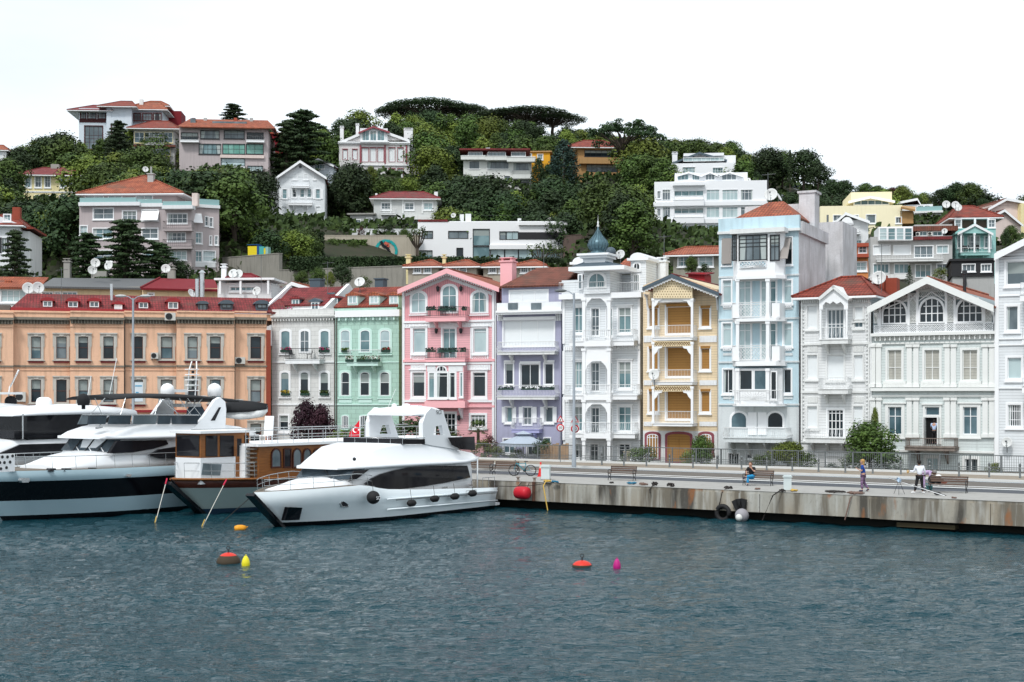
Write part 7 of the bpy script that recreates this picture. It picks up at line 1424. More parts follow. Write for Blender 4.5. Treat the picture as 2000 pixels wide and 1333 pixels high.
# small traffic signs
def signpost(px,pyb,lbl,py1,py2,Yv):
 p=P(px,pyb,Yv);p.z=1.7;t=thing('traffic_sign',lbl,'traffic sign',p,0);k=FP/Yv;zt=CZ+(HZ-py1)/k-1.7;zc=CZ+(HZ-py2)/k-1.7
 m=M();m.tube([(0,.03,0),(0,.03,zt+.3)],.03,6);obj('post',m,iron_g,t)
 sr=mat('sign_red',(.55,.02,.03),.5);sw_=mat('sign_white',(.75,.75,.75),.5)
 m=M();m.prism([(-.3,zt-.2),(.3,zt-.2),(0,zt+.34)],-.01,.01);a=obj('triangle_plate',m,sr,t,fixn=True);m=M();m.prism([(-.2,zt-.14),(.2,zt-.14),(0,zt+.22)],-.016,-.012);c_=obj('triangle_face',m,sw_,a,fixn=True);m=M();m.tube([(-.03,-.02,zt-.1),(.02,-.02,zt+.05)],.03,4);obj('pedestrian_mark',m,iron_b,a)
 m=M();m.lathe([(.001,-.01),(.3,-.01),(.3,.01)],(0,0,zc),20,axis='y');a=obj('round_plate',m,sr,t);m=M();m.lathe([(.001,-.015),(.21,-.015)],(0,0,zc),20,axis='y');obj('round_face',m,sw_,a)
 cu=bpy.data.curves.new('speed_limit','FONT');cu.body='30';cu.size=.26;cu.align_x='CENTER';cu.align_y='CENTER';cu.extrude=.002;o=bpy.data.objects.new('speed_limit',cu);C.objects.link(o);me=bpy.data.meshes.new_from_object(o);bpy.data.objects.remove(o);o=bpy.data.objects.new('numerals',me);me.materials.append(iron_b);C.objects.link(o);o.parent=a;o.location=(0,-.02,zc);o.rotation_euler=(R(90),0,0)
signpost(1094.5,905,'triangle and round traffic signs on their own pole left of the street lamp',820,836,110);signpost(1123,914,'triangle and round traffic signs mounted at the street lamp of the ornate house',820,838,102.3)
# parasol
p=PG(1022,893,1.7);p=P(1022,880,116.5);p.z=1.65;t=thing('garden_parasol','large pale grey square parasol in front of the purple house','parasol',p,R(20));k=FP/116.5;zt=CZ+(HZ-847)/k-1.65;ze=CZ+(HZ-866)/k-1.65;r_=46/k;pf=mat('parasol_fabric',(.42,.48,.56),.8,'plain',.1);m=M()
pts=[(r_*1.1*math.cos(a),r_*1.1*math.sin(a),ze)for a in[math.pi/4+math.pi/2*i for i in range(4)]]
for i in range(4):a,b=Vector(pts[i]),Vector(pts[(i+1)%4]);c=Vector((0,0,zt));md=(a+b)/2;m.add([a,b,c],[(0,1,2)]);m.add([a,b,b-Vector((0,0,.25)),a-Vector((0,0,.25))],[(0,1,2,3)])
obj('canopy',m,pf,t);m=M();q_=[(.8*math.cos(a),.8*math.sin(a),zt-.05)for a in[math.pi/4+math.pi/2*i for i in range(4)]]
for i in range(4):m.add([q_[i],q_[(i+1)%4],(0,0,zt+.22)],[(0,1,2)])
obj('vent',m,pf,t);m=M();m.tube([(0,0,0),(0,0,zt)],.04,6);obj('pole',m,iron_w,t)
m=M()
for i in range(9):m.box(i*.28,i*.28+.26,-.03,.03,-.2,1.25+.08*(i%3))
o=obj('wooden_screen',m,mat('warm_wood',(.42,.28,.17),.8,'wood',col2=(.28,.18,.11)));o.location=P(1055,888,115);o.location.z=1.65;o.rotation_euler=(0,0,R(-25));tag(o,'low wooden board screen behind the fence right of the parasol','screen')
m=M();m.box(0,.5,0,.3,.0,.8);m.box(-.04,.54,-.04,.34,.803,.86);o=obj('meter_box',m,mat('beige_box',(.42,.37,.30),.7,'plain',.3));o.location=P(1218,890,110);o.location.z=1.7;tag(o,'beige meter box behind the fence near the ornate white house','meter box')
# fishing gear
p=QP(1756,966);t=thing('fishing_rod_stand','three legged stand with pale blue cloth and rods beside the two men','rod stand',p)
for a in(.2,2.3,4.4):m=M();m.tube([(.0,0,.75),(.32*math.cos(a),.32*math.sin(a),0)],.012,5);obj('leg',m,iron_b,t)
m=M();leaves(m,(0,0,.78),.13,18,.14,0,random.Random(4),shell=0);m.sphere((0,0,.78),.08,8,6);obj('cloth',m,mat('pale_blue_cloth',(.45,.58,.72),.9),t)
a=QP(1845,970);b=P(1736,934,QP(1745,965).y+.3);
for i,off in enumerate((0,.12)):m=M();m.tube([(0,0,.04),(b.x-a.x,b.y-a.y+off*3,b.z-a.z)],[.018,.008],5);o=obj('fishing_rod',m,trimw if i==0 else ropek);o.location=a+Vector((off,off,0));tag(o,['long white fishing rod resting on the three legged stand','thin dark fishing rod lying beside the white rod'][i],'fishing rod')
m=M();m.sphere((0,0,.1),.12,8,6,0,(1.6,1,.7));m.tube([(0,0,.1),(.25,.05,.06)],.03,5);o=obj('fishing_reel',m,iron_b);o.location=QP(1831,968);tag(o,'dark fishing reel on the promenade below the bench','fishing reel')
p=QP(1815,958);t=thing('bucket','pale teal bucket at the feet of the stooping man','bucket',p);m=M();m.lathe([(.001,.01),(.16,.01),(.2,.36),(.22,.37)],n=16);obj('body',m,mat('teal_plastic',(.12,.36,.38),.4),t);m=M();m.tube([(.2*math.cos(a),0,.36+.18*math.sin(a))for a in[math.pi*i/10 for i in range(11)]],.008,4);obj('handle',m,iron_w,t)
bq=QP(1835,961);bd=mat('bag_black',(.012,.012,.016),.8);
for nm,dx,dz,r,sc,mt,lb_ in(('rucksack',-.42,.66,.26,(1,.8,.9),bd,'dark rucksack lying at the left end of the right hand bench'),('rucksack',-.1,.6,.25,(1.2,.8,.65),bd,'second dark rucksack leaning on the first one on the bench'),('cap',-.1,.82,.15,(1.1,1,.7),trimw,'white cap on top of the rucksacks'),('shopping_bag',.2,.53,.13,(1.3,1,.7),mat('coral_cloth',(.6,.22,.16),.8),'coral and white bag beside the rucksacks')):
 m=M();m.sphere((0,0,0),r,14,10,0,sc);
 m.v=[tuple(Vector(v)*(1+.12*mnoise.noise(Vector(v)*9+Vector((dx*9,0,0)))))for v in m.v];o=obj(nm,m,mt);o.location=bq+QX*dx+QY*.15+Vector((0,0,dz));tag(o,lb_,'cap' if nm=='cap' else 'bag')
 # buoys on the water
bred=mat('buoy_red',(.62,.035,.02),.5,'plain',.25);weedm=mat('buoy_weed',(.06,.045,.03),.9,'plain',.6);yb_=mat('buoy_yellow',(.75,.65,.02),.4,'plain',.1);mb_=mat('buoy_magenta',(.45,.01,.18),.45);ob_=mat('buoy_orange',(.80,.33,.02),.45,'plain',.2)
def W(px,py):return PG(px,py,0)
def redbuoy(px,py,r,label,weedy):
 t=thing('mooring_buoy',label,'buoy',W(px,py));h=r*(.85 if weedy else.62);m=M();q=.5 if weedy else.12
 m.lathe([(r*math.cos(a),h*math.sin(a))for a in[math.pi/2*i/10 for i in range(5 if weedy else 2,11)]][:-1]+[(.001,h)],n=22);obj('dome',m,bred,t)
 m=M();m.lathe([(r*.8,-.25)]+[(r*math.cos(a)*1.015,h*math.sin(a))for a in[math.pi/2*i/10 for i in range(0,6 if weedy else 3)]],n=22);obj('weedy_skirt',m,weedm,t)
 m=M();m.tube([(0,0,h-.02),(0,0,h+.12)],.03,5);m.tube([(.07*math.cos(a),0,h+.19+.07*math.sin(a))for a in[2*math.pi*i/12 for i in range(13)]],.018,5);obj('ring',m,iron_b,t)
redbuoy(446,1099,.48,'large red mooring buoy with weedy brown skirt beside small yellow buoy',True);redbuoy(1137,1107,.40,'low red orange mooring buoy left of the magenta buoy',False)
def conebuoy(px,py,r,h,mt,label):
 t=thing('marker_buoy',label,'buoy',W(px,py));m=M();m.lathe([(r*.8,-.15),(r,.04),(r*.98,h*.3),(r*.75,h*.62),(r*.35,h*.9),(.001,h*.95)],n=16);obj('body',m,mt,t);m=M();m.tube([(.03*math.cos(a),0,h*.97+.03*math.sin(a))for a in[2*math.pi*i/8 for i in range(9)]],.012,4);obj('eye',m,mt,t)
conebuoy(480,1104,.17,.40,yb_,'small bright yellow cone buoy beside the large red buoy');conebuoy(1205,1110,.155,.40,mb_,'small magenta cone buoy alone right of the low red buoy')
t=thing('marker_buoy','small orange float on the water below the white yacht bow','buoy',W(469,1035),R(25));m=M();m.lathe([(.001,-.3),(.12,-.28),(.17,-.1),(.17,.1),(.12,.28),(.001,.3)],(0,0,.08),14,axis='x');obj('body',m,ob_,t);m=M();m.tube([(.3,0,.1),(.4,0,.14)],.03,5);obj('eye',m,ob_,t)
# aerials on the roofs
for px,py,Y,h_,lb_ in((1297,520,118,2.6,'thin roof aerial above the chimney of yellow timber house'),(1500,392,112,2.2,'thin roof aerial behind the large dish of light blue house'),(1722,545,106,2.6,'thin roof aerial above the red brick chimneys'),(640,560,136,2.4,'thin roof aerial between white and mint houses'),(510,552,140,2.6,'thin roof aerial at the pergola roof'),(120,572,128,2.2,'thin roof aerial on the left part of orange building roof'),(1062,520,124,2.0,'thin roof aerial on the brown roof of purple house')):
 t=thing('tv_aerial',lb_,'aerial',P(px,py,Y));m=M();m.tube([(0,0,-1),(0,0,h_)],.022,5);obj('mast',m,iron_g,t);m=M();m.tube([(-.5,0,h_-.2),(.6,0,h_-.1)],.014,4)
 for k in range(6):x=-.45+k*.2;m.tube([(x,-.28,h_-.19+k*.015),(x,.28,h_-.19+k*.015)],.009,3)
 obj('antenna_bars',m,iron_g,t)
 # ================================================================ PEOPLE
def skinmesh(name,joints,edges,radii,mt,parent=None,root=0,sub=1):
 me=bpy.data.meshes.new(name);me.from_pydata([tuple(j)for j in joints],edges,[]);o=bpy.data.objects.new(name,me);C.objects.link(o)
 sk=o.modifiers.new('skin','SKIN');sk.use_smooth_shade=True;o.modifiers.new('sub','SUBSURF').levels=sub
 for i,r in enumerate(radii):
  r=r if isinstance(r,tuple)else(r,r);me.skin_vertices[0].data[i].radius=r
 me.skin_vertices[0].data[root].use_root=True
 dg=bpy.context.evaluated_depsgraph_get();ev=o.evaluated_get(dg);nm=bpy.data.meshes.new_from_object(ev);bpy.data.objects.remove(o)
 o=bpy.data.objects.new(name,nm);C.objects.link(o);nm.materials.clear();nm.materials.append(mt);nm.polygons.foreach_set('use_smooth',[True]*len(nm.polygons))
 if parent:o.parent=parent
 return o
skin_l=mat('skin_light',(.48,.27,.19),.55);skin_d=mat('skin_dark',(.14,.07,.045),.55)
def V(*a):return Vector(a)
def person(name,label,loc,rz,J,skin,hair,top,bottom,shoes,hairlen=.0,sleeves=1.0,trouser=1.0,coat=None,scale=1.0):
 """J: joints in metres: pel, chest, neck, head, then (sh, el, wr) and (hip, kn, an, toe) for l and r"""
 t=thing('person',label,'person',loc,rz);t.scale=(scale,)*3
 j=[J['pel'],J['waist'],J['chest'],J['neck'],J['head']-V(0,0,.02),J['head']+V(0,0,.07)];e=[(0,1),(1,2),(2,3),(3,4),(4,5)];r=[.125,.11,(.135,.125),.055,.085,.075]
 for s in 'lr':
  b=len(j);sh,el,wr=J[s+'sh'],J[s+'el'],J[s+'wr'];d=(wr-el).normalized();side=J.get(s+'palm',V(0,0,1));pal=wr+d*.07
  j+=[sh,el,wr,pal];e+=[(2,b),(b,b+1),(b+1,b+2),(b+2,b+3)];r+=[.06,.042,.028,(.036,.02)]
  sd=d.cross(side).normalized()if d.cross(side).length>.01 else V(1,0,0);cv=side.normalized()
  for k in range(4):
   o_=(k-1.5)*.02;q=len(j);ln=[.075,.088,.082,.062][k];j+=[pal+sd*o_+d*.025,pal+sd*o_+d*(.025+ln*.55)+cv*.012,pal+sd*o_+d*(.02+ln*.8)+cv*.038];e+=[(b+3,q),(q,q+1),(q+1,q+2)];r+=[.0105,.0095,.008]
  q=len(j);j+=[wr+d*.03+sd*.035,wr+d*.065+sd*.055+cv*.015];e+=[(b+2,q),(q,q+1)];r+=[.011,.009]
  b=len(j);hp,kn,an,to=J[s+'hip'],J[s+'kn'],J[s+'an'],J[s+'toe']
  j+=[hp,kn,(kn+an)/2+(kn-hp).normalized()*0,an,to];e+=[(0,b),(b,b+1),(b+1,b+2),(b+2,b+3),(b+3,b+4)];r+=[.085,.056,.05,.036,.033]
 body=skinmesh('body',j,e,r,skin,t)
 # clothes hug the same bones a little wider
 cj=[J['pel']+V(0,0,.02),J['waist'],J['chest'],J['neck']-V(0,0,.04)];ce=[(0,1),(1,2),(2,3)];cr=[.15,.135,(.165,.15),.085]
 for s in 'lr':
  sh,el,wr=J[s+'sh'],J[s+'el'],J[s+'wr'];b=len(cj)
  if sleeves>=.9:cj+=[sh,el,wr];ce+=[(2,b),(b,b+1),(b+1,b+2)];cr+=[.08,.06,.045]
  else:cj+=[sh,sh+(el-sh)*.75];ce+=[(2,b),(b,b+1)];cr+=[.08,.07]
 obj_top=skinmesh('shirt',cj,ce,cr,top,t)
 tj=[J['pel']+V(0,0,.04)];te=[];tr_=[.15]
 for s in 'lr':
  hp,kn,an=J[s+'hip'],J[s+'kn'],J[s+'an'];b=len(tj);end=an+(kn-an)*.12 if trouser>=.9 else kn+(an-kn)*.1
  tj+=[hp,kn,end];te+=[(0,b),(b,b+1),(b+1,b+2)];tr_+=[.11,.082,.07]
 skinmesh('trousers',tj,te,tr_,bottom,t)
 for s in 'lr':
  an,to=J[s+'an'],J[s+'toe'];d=(to-an);d.z=0;d.normalize();skinmesh('shoe',[an-d*.05-V(0,0,.03),an+d*.05-V(0,0,.03),to+d*.04],[(0,1),(1,2)],[.05,.052,.04],shoes,t)
 h=J['head'];f=J.get('face',V(0,-1,0)).normalized();up=J.get('headup',V(0,0,1)).normalized();rt=f.cross(up).normalized()
 hm=M();q=Matrix((rt,f,up)).transposed()
 hm.sphere((0,0,0),.115,16,12,0,(.86,.98,1.12));hm.v=[tuple(h+q@Vector(v)+up*.04)for v in hm.v];hd=obj('head',hm,skin,t)
 fm=M();fm.sphere((0,.112,.03),.018,6,5,0,(.8,1,1.6));fm.sphere((-.1,0,.035),.025,6,5,0,(.4,.8,1.2));fm.sphere((.1,0,.035),.025,6,5,0,(.4,.8,1.2));fm.v=[tuple(h+q@Vector(v))for v in fm.v];obj('nose_and_ears',fm,skin,hd)
 em=M();em.sphere((-.035,.1,.055),.013,6,5);em.sphere((.035,.1,.055),.013,6,5);em.v=[tuple(h+q@Vector(v))for v in em.v];obj('eyes',em,iron_b,hd)
 lm=M();lm.sphere((0,.104,-.025),.014,6,4,0,(2,.6,.5));lm.v=[tuple(h+q@Vector(v))for v in lm.v];obj('mouth',lm,mat('lips',(.3,.10,.09),.5),hd)
 cap_=M();cap_.sphere((0,-.022,.062),.122,14,10,0,(.92,.98,1.02))
 if hairlen:cap_.sphere((0,-.055,-.02-hairlen*.4),.1,12,8,0,(1.05,.6,.8+hairlen*4));cap_.sphere((0,-.02,.09),.12,10,8,0,(1.05,1.02,.75))
 cap_.v=[tuple(h+q@Vector(v))for v in cap_.v];obj('hair',cap_,hair,t)
 return t
blackh=mat('hair_black',(.012,.010,.009),.7);blond=mat('hair_blond',(.46,.27,.09),.7);brownh=mat('hair_brown',(.09,.05,.03),.7)
jeans=mat('bright_blue_jeans',(.02,.26,.52),.8,'plain',.2);blackc=mat('black_cloth',(.012,.012,.014),.85);whitec=mat('white_shirt',(.78,.80,.86),.8,'plain',.1);bluec=mat('blue_top',(.01,.06,.30),.8,'plain',.2);lilacc=mat('lilac_shirt',(.52,.38,.60),.8,'plain',.1);floral=mat('floral_leggings',(.30,.18,.30),.8,'tile',col2=(.03,.03,.12));whites=mat('white_shoe',(.75,.75,.75),.6);darks=mat('dark_shoe',(.03,.03,.06),.6)
def stand(**k):
 J=dict(pel=V(0,0,.93),waist=V(0,0,1.08),chest=V(0,0,1.32),neck=V(0,-.01,1.49),head=V(0,-.02,1.60),lsh=V(-.19,0,1.42),lel=V(-.25,.03,1.14),lwr=V(-.25,-.06,.90),rsh=V(.19,0,1.42),rel=V(.25,.03,1.14),rwr=V(.25,-.06,.90),lhip=V(-.1,0,.88),lkn=V(-.11,-.02,.49),lan=V(-.12,.02,.09),ltoe=V(-.13,-.14,.04),rhip=V(.1,0,.88),rkn=V(.11,-.02,.49),ran=V(.12,.02,.09),rtoe=V(.13,-.14,.04));J.update(k);return J
 # seated man: left leg down, right ankle resting across the left knee, hand at his mouth
bp_=QP(1471,949);
J=stand(pel=V(0,.12,.52),waist=V(0,.16,.68),chest=V(.02,.15,.92),neck=V(.0,.08,1.08),head=V(-.02,.03,1.19),face=V(-.15,-1,-.05),lsh=V(-.19,.13,1.01),lel=V(-.27,.02,.76),lwr=V(-.2,-.2,.70),rsh=V(.2,.13,1.01),rel=V(.24,-.12,.80),rwr=V(.05,-.17,1.03),lhip=V(-.09,.08,.50),lkn=V(-.1,-.36,.52),lan=V(-.1,-.38,.10),ltoe=V(-.1,-.53,.05),rhip=V(.1,.08,.5),rkn=V(.18,-.36,.60),ran=V(-.22,-.42,.52),rtoe=V(-.34,-.52,.42),rpalm=V(0,-1,0))
person('person','seated man in black t-shirt and bright blue trousers, hand at his mouth, legs crossed',bp_+QX*-.15+V(0,0,0),QA+R(14),J,skin_l,brownh,blackc,jeans,darks,0,.5)
# woman walking to the left with floral leggings
J=stand(chest=V(-.03,0,1.32),neck=V(-.04,0,1.48),head=V(-.05,0,1.59),face=V(-1,-.1,0),lsh=V(-.03,-.17,1.41),lel=V(-.08,-.2,1.12),lwr=V(-.26,-.12,1.22),rsh=V(-.03,.17,1.41),rel=V(.06,.22,1.14),rwr=V(.0,.2,.92),lhip=V(0,-.09,.88),lkn=V(-.08,-.09,.5),lan=V(-.05,-.09,.10),ltoe=V(-.2,-.09,.05),rhip=V(0,.09,.88),rkn=V(.04,.09,.49),ran=V(.28,.09,.16),rtoe=V(.22,.09,.03))
person('person','blond woman in blue top and patterned leggings walking left along the promenade',QP(1686,961),R(-12),J,skin_l,blond,bluec,floral,darks,.12,.4)
# tall man in white shirt seen from behind
J=stand(face=V(-.3,1,0),head=V(-.02,.02,1.60),lsh=V(-.2,0,1.42),lel=V(-.28,.05,1.16),lwr=V(-.50,.12,1.18),rsh=V(.2,0,1.42),rel=V(.28,.06,1.17),rwr=V(.3,.2,.98),lhip=V(-.1,0,.88),lkn=V(-.17,-.03,.5),lan=V(-.26,-.02,.09),ltoe=V(-.42,-.02,.04),rhip=V(.1,0,.88),rkn=V(.13,-.02,.49),ran=V(.16,0,.09),rtoe=V(.22,-.14,.04))
person('person','man in long white shirt and loose black trousers seen from behind, holding something yellow',QP(1796,964),R(-6),J,skin_d,blackh,whitec,blackc,whites,0,1)
m=M();m.sphere((0,0,0),.075,8,6,0,(.9,.8,1.3));o=obj('bait_bag',m,mat('tan_bag',(.55,.36,.16),.7));o.location=QP(1796,964)+V(-.58,.15,1.14);tag(o,'small yellow brown bag held up by the man in the white shirt','bag')
# stooping man in lilac behind him
J=stand(pel=V(0,0,.9),waist=V(.12,0,1.0),chest=V(.33,0,1.06),neck=V(.5,0,1.02),head=V(.6,0,.97),face=V(.6,0,-.8),headup=V(.8,0,.6),lsh=V(.36,-.17,1.06),lel=V(.36,-.2,.78),lwr=V(.32,-.16,.52),rsh=V(.38,.17,1.06),rel=V(.42,.2,.78),rwr=V(.44,.16,.52),lhip=V(0,-.1,.85),lkn=V(.06,-.1,.47),lan=V(0,-.1,.09),ltoe=V(.14,-.1,.04),rhip=V(0,.1,.85),rkn=V(.04,.1,.47),ran=V(-.02,.1,.09),rtoe=V(.12,.1,.04))
person('person','man in lilac shirt stooping over the bucket, half hidden by the white shirt',QP(1802,959),R(-8),J,skin_d,mat('hair_grey',(.2,.19,.18),.8),lilacc,lilacc,darks,0,1)
# man in the doorway of the grey white house
def HouseByLabel(s):
 for o in C.objects:
  if o.get('label','').startswith(s):return o
hh=HouseByLabel('wide grey white timber house');f9=Frame(1703,YR(1703),-30,1.65);u=f9.u(1822);pd=f9.w(u,-.05,f9.z(868,1822)+.02)
J=stand(face=V(0,1,0),head=V(0,.06,1.56),neck=V(0,.04,1.47),lel=V(-.24,.1,1.14),lwr=V(-.16,.26,1.02),rel=V(.24,.1,1.14),rwr=V(.16,.26,1.02))
person('person','man in pale blue shirt seen from behind in the open balcony doorway',pd+Vector((.05,-.2,0)),f9.a,J,skin_l,blackh,mat('pale_blue_shirt',(.48,.60,.82),.8),blackc,darks,0,.6)
# ================================================================ BOATS (u runs from the bow to the stern, v<0 is the side facing us)
gel=mat('gelcoat_white',(.78,.85,.88),.22,'plain',.05,spec=.5);gelw=mat('deck_white',(.82,.84,.86),.35,'plain',.05);hullb=mat('hull_pale_blue',(.34,.47,.53),.25,'plain',.08,spec=.5);blk=mat('hull_black',(.004,.004,.006),.12,'plain',0,spec=.5);ydark=mat('yacht_glass',(.012,.012,.015),.05,'glass',spec=.3,col2=(.02,.02,.024));ysky=mat('yacht_windscreen',(.02,.03,.04),.08,'glass',spec=.25,col2=(.06,.085,.105));canv=mat('black_canvas',(.015,.016,.018),.8);teak=mat('varnished_wood',(.30,.115,.03),.35,'wood',col2=(.20,.07,.02));dwood=mat('dark_red_wood',(.09,.025,.015),.4,'wood',col2=(.05,.015,.01));teakd=mat('grey_teak',(.20,.17,.14),.8,'wood',col2=(.14,.12,.1));chrome=steel  # gelcoat white tinted pale blue to imitate water reflected in the hull
def loft(m,st,mats=None,caps=True,smooth=True):
 n=len(st[0][1])*2;vs=[]
 for u,h in st:
  vs+=[((p[2]if len(p)>2 else 0)+u,-p[0],p[1])for p in h]+[((p[2]if len(p)>2 else 0)+u,p[0],p[1])for p in reversed(h)]
 k=n//2
 for i in range(len(st)-1):
  for j in range(n):
   if j==n-1 and not caps:continue
   q=j if j<k-1 else(k-1 if j==k-1 else n-2-j);a=i*n+j;b=i*n+(j+1)%n
   m.add([],[]);m.f.append([a,b,b+n,a+n]);m.m.append((mats[q]if mats and q<len(mats)else 0)if j!=k-1 else(mats[-1]if mats else 0));m.sm.append(smooth)
 m.v=vs
 for e,r in((0,0),(len(st)-1,1)):
  f_=[e*n+j for j in range(n)];m.f.append(f_[::-1]if r==0 else f_);m.m.append(mats[0]if mats and r==0 else(mats[1]if mats and len(mats)>1 else 0));m.sm.append(False)
 return m
class Boat:
 def __init__(s,name,label,px,Y,deg=54.7,cat='yacht'):
  s.f=Frame(px,Y,deg,0);s.root=thing(name,label,cat,s.f.o,s.f.a)
 def part(s,nm,m,mt,parent=None,fixn=True,label=None):return obj(nm,m,mt,parent or s.root,label,fixn)
 def q(s,px,py,v):return(s.f.u(px,v),v,s.f.z(py,px,v))
 def poly(s,nm,pts,v,mt,th=.03,parent=None,v1=None):
  """an outline on the side plane v (v1: plane at the last point, for raked glass)"""
  m=M();a=[s.q(x,y,v)for x,y in pts];k=len(a);b=[(x,y+th,z)for x,y,z in a];m.add(a+b,[list(range(k)),list(range(2*k-1,k-1,-1))]+[((i+1)%k,i,k+i,k+(i+1)%k)for i in range(k)]);return s.part(nm,m,mt,parent)
 def hull(s,L_,B,zb,zs,rake,mats,band=(.3,),full=6.5,name='hull',tr=.92,prof=None,boot=.28):
  st=[];s.L,s.B=L_,B
  for i in range(25):
   t=i/24;u=L_*t**1.25;x=min(1,u/full);bs=max(.04,B*(1-(1-x)**2.1)*(1-(1-tr)*t**4));bw=max(.03,B*.9*(1-(1-min(1,u/(full*1.5)))**1.8)*(1-(1-tr)*t**4));z=zb+(zs-zb)*min(1,u/(L_*.8))**.8
   if prof:
    for(a,za),(b,zb_)in zip(prof[:-1],prof[1:]):
     if a<=u<=b+1e-6:z=za+(zb_-za)*(u-a)/(b-a)
   rk=rake*max(0,1-u/(L_*.45));lv=[-.7,-.1,boot]+[z*b_ for b_ in band]+[z];h=[]
   for q_ in lv:a_=max(0,min(1,q_/z));w_=bw+(bs-bw)*a_**1.4 if q_>0 else bw*(.35 if q_<-.5 else.96);h.append((max(.03,w_),q_,rk*(1-a_)if q_>0 else rk*1.05))
   st.append((u,h))
  s.sheer=[(u+h[-1][2],h[-1][0],h[-1][1])for u,h in st];m=M();loft(m,st,s.bm(len(st[0][1]),len(mats)),True);return s.part(name,m,mats)
 def bm(s,n,k):return[0,0]+[min(i+1,k-2)for i in range(n-3)]+[k-1]
 def sh(s,u):
  for a,b in zip(s.sheer[:-1],s.sheer[1:]):
   if a[0]<=u<=b[0]:t=(u-a[0])/(b[0]-a[0]);return a[1]+(b[1]-a[1])*t,a[2]+(b[2]-a[2])*t
  return s.sheer[-1][1:]
 def rails(s,u0,u1,h,inset=.15,gap=1.1,side=(-1,1),r=.018,mid=True,close=True,name='bow_rail'):
  for sd in side:
   m=M();us=[u0+(u1-u0)*i/20 for i in range(21)];tp=[(u,sd*max(.0,s.sh(u)[0]-inset),s.sh(u)[1]+h)for u in us];m.tube(tp,r*1.3,5)
   if mid:m.tube([(a,b,c-h*.5)for a,b,c in tp],r*.8,4)
   for i in range(int((u1-u0)/gap)+1):u=u0+i*gap;b,z=s.sh(u);b=max(0,b-inset);m.tube([(u+.06,sd*b,z-.02),(u,sd*b,z+h)],r,4)
   s.part(name,m,steel,fixn=False)
def sect(w,z0,z1,tw=.8,r=.25,cr=.06):return[(w,z0),(w*.985,z0+(z1-z0)*.35),(w*(1+tw)/2,z0+(z1-z0)*.75),(w*tw,z1-r*.3),(w*tw*.82,z1),(w*.3,z1+cr)]
def brim(w,z0,z1,e=.15):k=max(.02,z1-z0-e);return[(w,z0),(w,z0+min(e,z1-z0-.01)),(w*.9,z0+min(e,z1-z0)+k*.06),(w*.85,z0+e+k*.9),(w*.82,z1+.01),(w*.3,z1+.03)]
def fender(Bt,px,py,v,r,ln,label,ball=False):
 p=Bt.q(px,py,v);w_=Bt.f.w(*p);t=thing('fender',label,'fender',w_,Bt.f.a);m=M()
 if ball:m.sphere((0,0,0),r,14,10)
 else:m.lathe([(.001,-ln/2),(r*.5,-ln/2+.02),(r,-ln/2+r),(r,ln/2-r),(r*.5,ln/2-.02),(.001,ln/2)],n=12,axis='x')
 obj('body',m,rub,t);m=M();m.tube([(0,0,r*.8),(0,.1,r+.55)],.015,4);obj('lanyard',m,ropek,t);return t
 # ---- A: white motor yacht in front
A=Boat('motor_yacht','white flybridge motor yacht with long dark saloon window and black fenders, nearest the camera',495,72.7)
H_=A.hull(18,2.6,1.95,1.3,2.1,[blk,gel,gel,teakd],band=(.55,),full=6.5,boot=.22,prof=[(0,1.9),(3,2.02),(5.6,2.1),(7.2,1.78),(10,1.62),(16,1.38),(18,1.3)])
m=M();st=[]
for u,w,z0,z1 in((1.0,.35,1.9,1.95),(2.4,1.0,1.85,2.1),(3.6,1.5,1.8,2.28),(5.0,1.95,1.7,2.42),(6.5,2.1,1.6,2.42)):st.append((u,sect(w,z0,z1,.8)))
loft(m,st);A.part('coachroof',m,gelw)
m=M();A0=[(4.9,1.75,2.0,2.4),(5.7,2.0,1.6,2.95),(7.0,2.22,1.4,3.05),(9,2.34,1.3,3.05),(13,2.36,1.2,3.05),(15.6,2.3,1.1,3.05)];loft(m,[(u,sect(w,z0,z1,.93))for u,w,z0,z1 in A0]);sal=A.part('saloon',m,gelw)
m=M();loft(m,[(u,brim(w,z0,z1))for u,w,z0,z1 in((4.7,1.5,2.9,3.06),(5.8,2.1,2.92,3.4),(7.2,2.42,2.93,3.98),(8.6,2.52,2.94,4.18),(11,2.54,2.93,4.1),(13.2,2.5,2.9,3.85),(14.8,2.42,2.9,3.62),(16.2,2.2,2.98,3.42),(17,1.7,3.08,3.2))]);fb=A.part('flybridge',m,gelw)
A.poly('saloon_window',[(713,946),(728,934),(745,926),(770,919),(800,913),(850,910),(913,910),(919,933),(872,943),(830,950),(780,956),(745,957)],-2.42,ydark,.12,sal)
A.poly('side_window',[(682,941),(692,920),(722,917),(700,934)],-2.2,ydark,.08,sal)
m=M();m.add([(4.78,-1.62,2.4),(4.78,1.62,2.4),(5.5,1.75,2.93),(5.5,-1.75,2.93)],[(0,1,2,3)]);m.add([(4.78,-1.62,2.4),(5.5,-2.12,2.36),(6.1,-2.2,2.93),(5.5,-1.75,2.93)],[(0,3,2,1)]);A.part('windscreen',m,ysky,sal)
m=M();m.tube([(4.74,-1.0,2.42),(5.35,.1,2.9)],.03,4);A.part('wiper',m,iron_b,sal)
